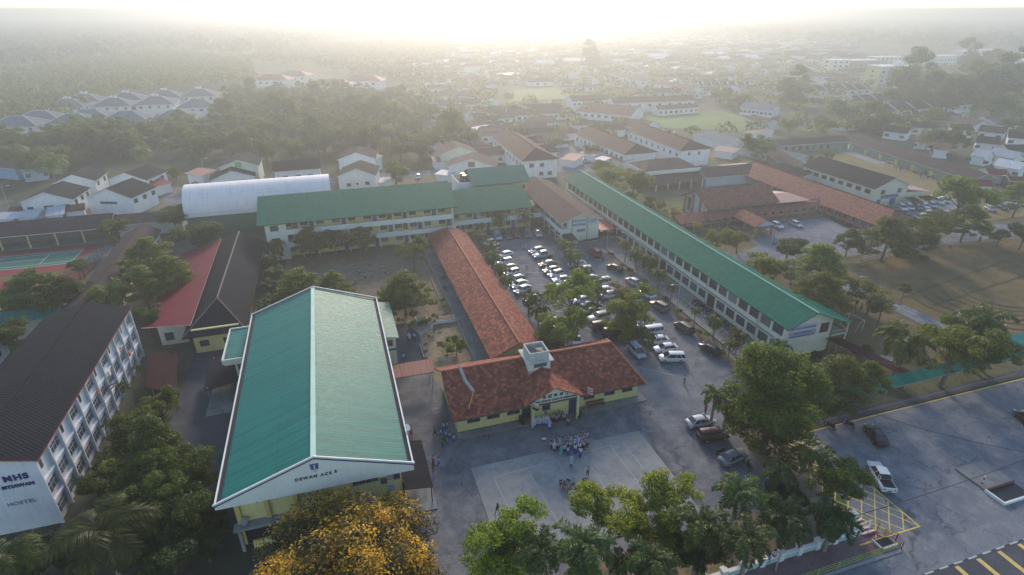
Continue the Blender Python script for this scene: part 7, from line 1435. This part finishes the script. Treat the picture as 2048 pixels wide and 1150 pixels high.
# wires across the forecourt
def wire(name, a, b, sag, label):
    t = thing(name, label, 'cable', (0, 0, 0)); m = MB(); A, B_ = Vector(a), Vector(b); pr_ = A; n = 24
    for i in range(1, n+1): k = i/n; q = A.lerp(B_, k); q.z -= sag*4*k*(1-k); m.tube(pr_, q, .035, .035, 4, BLACK, cap=False); pr_ = q
    m.build('cable', t)
def At(u, v, z): x, y = P(u, v, z); return (x, y, z)
wire('power_cable', At(1655, 790, 6), At(2120, 915, 7.5), 1.2, 'black overhead cable sagging over the forecourt from the trees, upper one'); wire('power_cable', At(1700, 1035, 6), At(2140, 885, 8), .5, 'black overhead cable over the box junction, lower one')
wire('power_cable', At(-40, 395, 7), At(120, 290, 9), .4, 'cable beside the left edge lamp')
# benches, pots, flags, chairs, board
bn = thing('bench', 'brown wooden bench against the yellow wall of the memorial block', 'bench', (32.9, 62.6, .16)); m = MB(); m.box(-1.5, 1.5, -.25, .25, .42, .48, BRN); m.build('seat', bn); m = MB(); m.box(-1.5, 1.5, .22, .28, .6, .95, BRN); m.build('backrest', bn)
for x in (-1.3, 1.3): m = MB(); m.box(x-.05, x+.05, -.22, .26, 0, .42, BRN); m.build('leg', bn)
for (u, v, l) in ((1042, 838, 'dark round flower pot by the left portico door'), (1046, 846, 'leafy potted shrub left of the portico steps'), (1157, 833, 'potted shrub right of the portico')):
    x, y = P(u, v, .3); t = thing('potted_plant', l, 'plant', (x, y, .12)); m = MB(); m.tube((0, 0, 0), (0, 0, .5), .28, .38, 10, BLACK); m.build('pot', t); c = inst('leaves', PROTO['bush'][0], t, (0, 0, .8), 0, .13 if 'dark' not in l else .07)
def flag(x, y, z, h, label, ang, cols):
    t = thing('flag', label, 'flag', (x, y, z)); m = MB(); m.tube((0, 0, 0), (0, 0, h), .03, .02, 6, STEEL); m.build('flagpole', t); m = MB(); n = 6
    for i in range(n):
        for j, c in enumerate(cols):
            f = lambda a: .09*math.sin(a*1.4); k = len(cols)
            x0, x1 = i*.16, (i+1)*.16; z0, z1 = h-.1-j*1.3/k-x0*.6, h-.1-(j+1)*1.3/k-x0*.6; d = .16*.6
            m.face([(x0, f(i), z1), (x1, f(i+1), z1-d), (x1, f(i+1), z0-d), (x0, f(i), z0)], c)
    m.build('cloth', t); return t
flag(22.1, 60.5, .16, 4.9, 'white and yellow flag hanging at the left portico post', 0, [WHITE, YEL, BLACK]); flag(30.6, 60.9, .16, 5.3, 'red and white striped flag on a thin pole right of the portico', 0, [WHITE, plain('flag_red', (.45, .04, .05), .8, .1), WHITE, MC['flag_red'], WHITE, MC['flag_red']])
def chair(x, y, rz, label):
    t = thing('chair', label, 'chair', (x, y, .13), rz, 'dark chairs on the assembly court')
    CHR = plain('chair_wood', (.045, .022, .02), .6, .1)
    for a, b in ((-.2, -.2), (.2, -.2), (-.2, .2), (.2, .2)): m = MB(); m.tube((a, b, 0), (a*.9, b*.9, .45), .025, .025, 5, CHR); m.build('leg', t)
    m = MB(); m.box(-.2, .2, -.2, .2, .45, .48, CHR); m.build('seat', t); m = MB(); m.box(-.2, .2, .18, .21, .62, .88, CHR); m.build('backrest', t)
for i, (u, v) in enumerate([(1122, 972), (1127, 984), (1137, 966), (1145, 974), (1138, 984), (1152, 983), (1130, 974)]):
    x, y = P(u, v, .13); chair(x, y, i*1.1, '%s dark chair of the cluster on the assembly court, from the left' % ORD[[0, 1, 4, 5, 3, 6, 2][i]])
x, y = P(1169, 962, .13); t = thing('bag', 'black bag dropped on the court beside the lone boy', 'bag', (x, y, .13)); m = MB(); m.sphere((0, 0, .22), .3, BLACK, 10, 7, (1.3, .8, .8)); m.build('body', t); m = MB(); m.torus((0, 0, .4), .16, .02, BLACK, 10, 4); m.build('strap', t)
tn = thing('tennis_net', 'dark tennis net stretched across the green court', 'net', (-84.5, 154.2, .1)); m = MB(); 
for i in range(24): m.box(-.01, .01, -5.2+i*.44, -5.19+i*.44+.01, 0, .95, BLACK)
for i in range(9): m.box(-.012, .012, -5.3, 5.3, .05+i*.1, .065+i*.1, BLACK)
m.box(-.03, .03, -5.3, 5.3, .95, 1.02, WHITE); m.build('net', tn)
for s in (-1, 1): m = MB(); m.tube((0, s*5.35, 0), (0, s*5.35, 1.1), .05, .05, 6, WHITE); m.build('post', tn)
# courtyard planters and drain wall
for (u, v, w_, l) in ((890, 638, 3.6, 'pale blue planter box by the long red roof'), (843, 638, 2.2, 'small pale planter box on the courtyard edge')):
    x, y = P(u, v, .3); t = thing('planter', l, 'planter', (x, y, 0)); m = MB(); m.box(-w_/2, w_/2, -.9, .9, 0, .5, plain('planter_blue', (.30, .42, .44), .8, .1)); m.build('box', t); m = MB(); m.box(-w_/2+.15, w_/2-.15, -.75, .75, .5, .53, DIRT); m.build('soil', t)
t = thing('garden_wall', 'low grey wall round the sandy walled garden', 'wall', (15, 86, 0)); m = MB(); m.box(-4.6, -4.45, -6.5, 2, 0, .5, GREY); m.box(-1, 4.4, 8.0, 8.2, 0, .6, GREY); m.build('wall', t)
t = thing('courtyard_kerb', 'pale kerb line between courtyard and long red building', 'kerb', (18.6, 115, 0)); m = MB(); m.box(-1.3, -1.1, -16, 20, 0, .3, COURT); m.build('kerb', t)
strip('garden_path', [P(815, 690), P(835, 668), P(865, 650), P(905, 640), P(935, 636)], 2.0, CONC)
lay('courtyard_lane', [(4, 80), (10.6, 80), (11, 92), (9.5, 96.8), (4, 96.8)], ASPHD)
for (u, v, w_, l) in ((1000, 822, .5, 'crumpled white paper'),): pass
x, y = P(1088, 879, 0); t = thing('white_cloth', 'white cloth or bag lying on the asphalt left of the assembly', 'cloth', (x, y, .09)); m = MB(); m.sphere((0, 0, .06), .28, WHITE, 8, 5, (1.4, .9, .4)); m.build('cloth', t)  # bundle of white cloth on the ground
# ------------------------------------------------------------------ people
def human_mesh(pose, seed=0):
    J = {}; g = lambda *a: Vector(a)
    st = {'stand': (0, 0, .05, -.05), 'walk': (.28, -.25, .25, -.22), 'stand2': (.06, -.03, .1, .12), 'back': (.02, -.02, .0, .0)}[pose]
    lf, rf_, la, ra = st
    J['pelvis'] = g(0, 0, .92); J['waist'] = g(0, 0, 1.06); J['chest'] = g(.01, 0, 1.25); J['neck'] = g(0, 0, 1.43); J['head'] = g(.02, 0, 1.52)
    for s, n, f, a in ((1, 'l', lf, la), (-1, 'r', rf_, ra)):
        J['hip'+n] = g(0, s*.09, .88); J['knee'+n] = g(f*.55+.02, s*.10, .48); J['ankle'+n] = g(f*.95-(.04 if f < 0 else 0), s*.10, .08); J['toe'+n] = g(f*.95+.15, s*.12, .04)
        J['sh'+n] = g(0, s*.18, 1.37); J['el'+n] = g(a*.5-.02, s*.235, 1.1); J['wr'+n] = g(a+.06, s*.23 if pose != 'stand2' else s*.12, .87 if pose != 'stand2' else 1.08); J['palm'+n] = J['wr'+n]+g(.015, 0, -.07)
    R_ = dict(pelvis=.125, waist=.115, chest=.135, neck=.055, head=.05, hip=.085, knee=.055, ankle=.038, toe=.035, sh=.06, el=.042, wr=.028, palm=.035)
    ks = list(J); E_ = [('pelvis', 'waist'), ('waist', 'chest'), ('chest', 'neck'), ('neck', 'head')]
    for n in 'lr': E_ += [('pelvis', 'hip'+n), ('hip'+n, 'knee'+n), ('knee'+n, 'ankle'+n), ('ankle'+n, 'toe'+n), ('chest', 'sh'+n), ('sh'+n, 'el'+n), ('el'+n, 'wr'+n), ('wr'+n, 'palm'+n)]
    def skinned(keys, edges, grow, name, mat, root, sub=1):
        me = bpy.data.meshes.new(name); ix = {k: i for i, k in enumerate(keys)}
        me.from_pydata([tuple(J[k]) for k in keys], [(ix[a], ix[b]) for a, b in edges], []); o = bpy.data.objects.new(name, me); COL.objects.link(o)
        o.modifiers.new('s', 'SKIN'); sv = me.skin_vertices[0].data
        for k in keys:
            r = R_.get(k, R_.get(k[:-1], .05))*grow.get(k, grow.get(k[:-1], 1)); sv[ix[k]].radius = (r, r*(1.15 if k in ('pelvis', 'chest', 'waist') else 1)); sv[ix[k]].use_root = (k == root)
        o.modifiers.new('u', 'SUBSURF').levels = sub; dg = bpy.context.evaluated_depsgraph_get(); dg.update(); out = bpy.data.meshes.new_from_object(o.evaluated_get(dg)); bpy.data.objects.remove(o); bpy.data.meshes.remove(me)
        out.materials.clear(); out.materials.append(mat); out.polygons.foreach_set('use_smooth', [True]*len(out.polygons)); out.name = name; return out
    body = skinned(ks, E_, {}, 'body', SKIN, 'pelvis')
    # head with face, ears and five-fingered hands join the same mesh
    m = MB(); m.v = [tuple(v.co) for v in body.vertices]; m.f = [tuple(p.vertices) for p in body.polygons]; m.m = [0]*len(m.f); m.sm = [True]*len(m.f); m.mats = [SKIN]
    m.sphere((.02, 0, 1.585), .105, SKIN, 12, 9, (.95, .8, 1.15)); m.sphere((.125, 0, 1.575), .018, SKIN, 6, 4, (1, .8, 1.4))
    for s in (-1, 1): m.sphere((.105, s*.035, 1.60), .012, BLACK, 6, 4); m.sphere((.01, s*.085, 1.58), .02, SKIN, 6, 4, (.7, .4, 1.2))
    m.box(.108, .117, -.025, .025, 1.535, 1.542, REDC)
    for n, s in (('l', 1), ('r', -1)):
        p = J['palm'+n]
        for k, (dx, l) in enumerate(((-.028, .075), (-.01, .088), (.009, .083), (.027, .066))):
            a = p+Vector((dx, s*.005, -.02)); b = a+Vector((.006, -s*.008, -l*.55)); c = b+Vector((.004, -s*.02, -l*.4)); m.tube(a, b, .0095, .0085, 5, SKIN); m.tube(b, c, .0085, .006, 5, SKIN)
        a = p+Vector((.03, 0, .02)); b = a+Vector((.025, -s*.005, -.03)); m.tube(a, b, .011, .009, 5, SKIN); m.tube(b, b+Vector((.008, -s*.008, -.03)), .009, .007, 5, SKIN)
    bm_ = m.mesh('body'); bpy.data.meshes.remove(body)
    up = ['pelvis', 'waist', 'chest', 'neck', 'shl', 'ell', 'shr', 'elr']; ue = [('pelvis', 'waist'), ('waist', 'chest'), ('chest', 'neck'), ('chest', 'shl'), ('shl', 'ell'), ('chest', 'shr'), ('shr', 'elr')]
    shirt = skinned(up, ue, dict(pelvis=1.12, waist=1.16, chest=1.15, neck=1.15, sh=1.3, el=1.35), 'shirt', CLOTH, 'waist')
    lo = ['pelvis', 'hipl', 'kneel', 'anklel', 'hipr', 'kneer', 'ankler']; le = [('pelvis', 'hipl'), ('hipl', 'kneel'), ('kneel', 'anklel'), ('pelvis', 'hipr'), ('hipr', 'kneer'), ('kneer', 'ankler')]
    trs = skinned(lo, le, dict(pelvis=1.08, hip=1.18, knee=1.3, ankle=1.5), 'trousers', CLOTH, 'pelvis')
    def lathe(prof, mat, name, n=14, fx=0):
        q = MB(); vs = []; fs = []
        for (z, rx, ry, ox) in prof:
            for i in range(n): a = 2*math.pi*i/n; vs.append((ox+rx*math.cos(a)*(1+.04*math.sin(5*a)), ry*math.sin(a)*(1+.04*math.cos(4*a)), z))
        for j in range(len(prof)-1):
            for i in range(n): k = (i+1) % n; fs.append((j*n+i, j*n+k, (j+1)*n+k, (j+1)*n+i))
        q.add(vs, fs, mat, True); q.add(vs[-n:], [tuple(range(n))], mat); q.add(vs[:n], [tuple(range(n-1, -1, -1))], mat); return q.mesh(name)
    f = (lf+rf_)*.3
    skirt = lathe([(.10, .20+abs(lf)*.5, .19, f), (.45, .18+abs(lf)*.3, .18, f*.6), (.8, .16, .18, 0), (.98, .13, .16, 0)], CLOTH, 'skirt'); tunic = lathe([(.55, .20+abs(lf)*.15, .21, 0), (.85, .17, .19, 0), (1.05, .14, .165, 0), (1.3, .15, .20, 0), (1.42, .08, .12, 0)], CLOTH, 'tunic')
    sleeves = skinned(['chest', 'shl', 'ell', 'wrl', 'shr', 'elr', 'wrr'], [('chest', 'shl'), ('shl', 'ell'), ('ell', 'wrl'), ('chest', 'shr'), ('shr', 'elr'), ('elr', 'wrr')], dict(sh=1.25, el=1.4, wr=1.7, chest=.9), 'sleeves', CLOTH, 'chest')
    scarf = lathe([(1.26, .17, .20, .0), (1.40, .12, .14, .0), (1.50, .105, .105, .0), (1.60, .115, .10, -.005), (1.69, .08, .075, -.01), (1.715, .03, .03, -.01)], CLOTH, 'headscarf')
    q = MB(); q.sphere((-.005, 0, 1.615), .112, HAIR, 12, 8, (.98, .86, 1.0)); hair = q.mesh('hair'); q = MB()
    for n in 'lr': a = J['ankle'+n]; q.sphere((a.x+.06, a.y, .045), .07, CLOTH, 8, 5, (1.9, .8, .65))
    shoes = q.mesh('shoes'); return dict(body=bm_, shirt=shirt, trousers=trs, skirt=skirt, tunic=tunic, sleeves=sleeves, headscarf=scarf, hair=hair, shoes=shoes)
POSES = {k: human_mesh(k) for k in ('stand', 'walk', 'stand2', 'back')}
CW, CK, CB, CL, CT_, CG, CR, CY_ = (.46, .49, .58), (.03, .025, .03), (.02, .07, .36), (.40, .46, .62), (.08, .36, .34), (.05, .12, .05), (.40, .04, .03), (.5, .35, .04)
def person(x, y, rz, dress, label, group=None, pose='stand', h=1.0, z=.02):
    """dress: (kind, upper colour, lower colour)"""
    k, c1, c2 = dress; M_ = POSES[pose]; o = inst('person', M_['body'], None, (x, y, z), rz, h); tag(o, label, 'person', group)
    def cl(n, c): q = inst(n, M_[n], o); q.color = (*c, 1)
    cl('shoes', (.5, .5, .5) if k != 'dark' else CK)
    if k == 'girl': cl('skirt', c2); cl('tunic', c1); cl('sleeves', c1); cl('headscarf', (.62, .62, .66))
    elif k == 'lady': cl('skirt', c2); cl('tunic', c1); cl('sleeves', c1); cl('headscarf', c1)
    elif k == 'pinafore': cl('shirt', (.6, .6, .64)); cl('skirt', c2); cl('hair', CK)
    else: cl('shirt', c1); cl('trousers', c2); cl('hair', CK)
    return o
BOY, GIRL, BLUE_, PIN = ('boy', CW, CK), ('girl', CW, CB), ('boy', CL, CB), ('pinafore', CW, CB)
def at(u, v): return P(u, v, .1)
def row(pts, dr, lab, grp, rz=R(-90), poses=('stand', 'stand2', 'back')):
    for i, (u, v) in enumerate(pts):
        x, y = at(u, v); d = dr[i % len(dr)] if isinstance(dr, list) else dr
        person(x, y, rz+random.uniform(-.4, .4), d, lab % ORD[i], grp, poses[i % len(poses)], .93+random.random()*.12, .13 if y < 55.7 and x > 11.9 else .02)
row([(1104+i*6.9, 893-i*1.05) for i in range(11)]+[(1167, 877)], BOY, 'person in white shirt, %s from left, assembly back row', 'assembled pupils, back row')
row([(1112+i*7.2, 897-i*.9) for i in range(9)], [BOY, GIRL, BOY, BOY, GIRL], 'person in white and dark, %s from left, assembly second row', 'assembled pupils, second row')
row([(1108+i*8.2, 903-i*.8) for i in range(9)], [GIRL, BOY, BOY, PIN, PIN, GIRL], 'person in school uniform, %s from left, assembly third row', 'assembled pupils, third row')
row([(1128, 908), (1136, 911), (1150, 907), (1158, 904), (1167, 901)], [('boy', CW, CK), PIN, PIN, PIN, BOY], 'person in blue or dark uniform, %s from left, assembly front row', 'assembled pupils, front row', R(90))
for u, v, d, l, po, rz in [(1122, 911, ('lady', CT_, CT_), 'person in a turquoise dress at the front of the assembly', 'stand', 90), (1103, 899, BOY, 'boy-uniformed person standing apart at the left end of the assembly', 'back', -60), (1160, 914, PIN, 'person in a blue pinafore at the right front of the assembly', 'walk', 70), (1142, 933, ('lady', CL, CB), 'person in lavender dress and blue skirt in front of the assembly', 'stand', 90), (1175, 952, ('boy', CL, CK), 'person in pale blue shirt standing alone on the court', 'stand2', 100),
        (995, 1028, ('boy', CK, CB), 'person in dark clothes at the court corner behind the tree', 'walk', 150), (1368, 767, ('boy', CL, CK), 'person in pale shirt walking across the car park', 'walk', 200), (1053, 540, ('boy', CW, CK), 'person walking between the car rows', 'walk', 100), (1206, 520, ('boy', CL, CB), 'person in blue standing near the red car', 'stand', 0),
        (1410, 825, ('boy', CR, CK), 'person in red with a white helmet behind the silver old saloon', 'stand', 0), (1347, 1124, ('boy', CL, CK), 'person in pale blue under the dark palms', 'stand', 90), (808, 722, ('boy', CL, CB), 'person walking beside the red tile walkway', 'walk', 90)]:
    x, y = at(u, v); person(x, y, R(rz), d, l, None, po, 1, .13 if (11.9 < x < 36.5 and 40.2 < y < 55.7) else .02)
row([(1069, 855), (1075, 851), (1080, 851), (1087, 850), (1092, 850), (1096, 848)], GIRL, 'person in white headscarf and blue skirt before the portico, %s from left', 'girls waiting by the portico')
x, y = at(1099, 858); person(x, y, R(90), ('lady', CL, CB), 'taller person in lavender facing the girls at the portico', 'people by the portico')
row([(1106, 845), (1110, 843), (1113, 846), (1118, 842), (1122, 841), (1127, 844), (1117, 838), (1124, 838), (1136, 852)], [BOY, ('boy', CK, CK), BOY, BOY, ('boy', CK, CK)], 'boy-uniformed person, %s from the left in the group at the portico right', 'boys waiting by the portico')
row([(821, 866), (823, 871)], [('boy', CY_, CR)], 'person in yellow shirt, %s, walking beside the hall', 'people in yellow by the hall')
row([(888, 862), (895, 860), (870, 872), (882, 874), (889, 884), (900, 880), (892, 878), (886, 897), (908, 886)], [('boy', CL, CB), ('boy', CL, CB), ('boy', CG, CK), ('boy', CL, CB), ('boy', CG, CK)], 'person at the memorial block left corner, %s of the group', 'people at the left corner of the memorial block', R(160), ('walk', 'stand', 'walk'))
row([(868, 930), (867, 936), (878, 932)], [('boy', CL, CB), ('boy', CR, CK), ('boy', CL, CB)], 'person %s from the left walking down from the memorial corner', 'three people walking past the porch', R(200), ('walk',))
row([(816, 680), (819, 681), (830, 681), (828, 679)], [('boy', CW, CK), ('lady', CW, CB), ('boy', CW, CK)], 'person in white, %s from the left on the courtyard lane', 'people on the courtyard lane', R(-90), ('walk', 'stand'))
row([(681, 562), (685, 560), (689, 561), (711, 568), (720, 550), (738, 546), (744, 556), (762, 541), (771, 550), (804, 545), (731, 559)], [BOY, BOY, ('boy', CL, CK)], 'person in white shirt, %s from the left playing in the courtyard', 'pupils in the courtyard', 0, ('walk', 'stand'))
row([(109, 562), (121, 566), (137, 566)], [('boy', CW, CK), ('boy', CL, CB), ('boy', CK, CK)], 'person %s from the left on the small red court', 'people on the red court', 0, ('stand', 'walk'))
row([(1820, 490), (1833, 492), (1817, 508), (1832, 506), (1900, 497), (1958, 484), (1987, 488), (1927, 472), (1712, 612), (1722, 620), (1580, 573)], [('boy', CL, CK), BOY, ('boy', CK, CK)], 'person %s in line of those scattered round the sports field', 'people around the sports field', 1.0, ('walk', 'stand2'))
row([(1792, 337), (1800, 342), (1829, 346), (1840, 348), (1841, 354), (1855, 357), (1866, 355), (1898, 368), (1892, 372), (1815, 335), (1850, 350)], [BOY, ('boy', CK, CK), ('boy', CL, CK)], 'small figure %s among those on the dry infield', 'distant pupils on the infield', 0, ('walk', 'stand'))
row([(1490, 1130), (1502, 1134), (1535, 1128), (1545, 1122), (1483, 1122), (1455, 1062), (1460, 1066)], [('boy', CL, CB), ('boy', CW, CK)], 'person waiting inside the white wall, %s of the group', 'people waiting under the palms by the wall', 1.4, ('stand', 'stand2'))
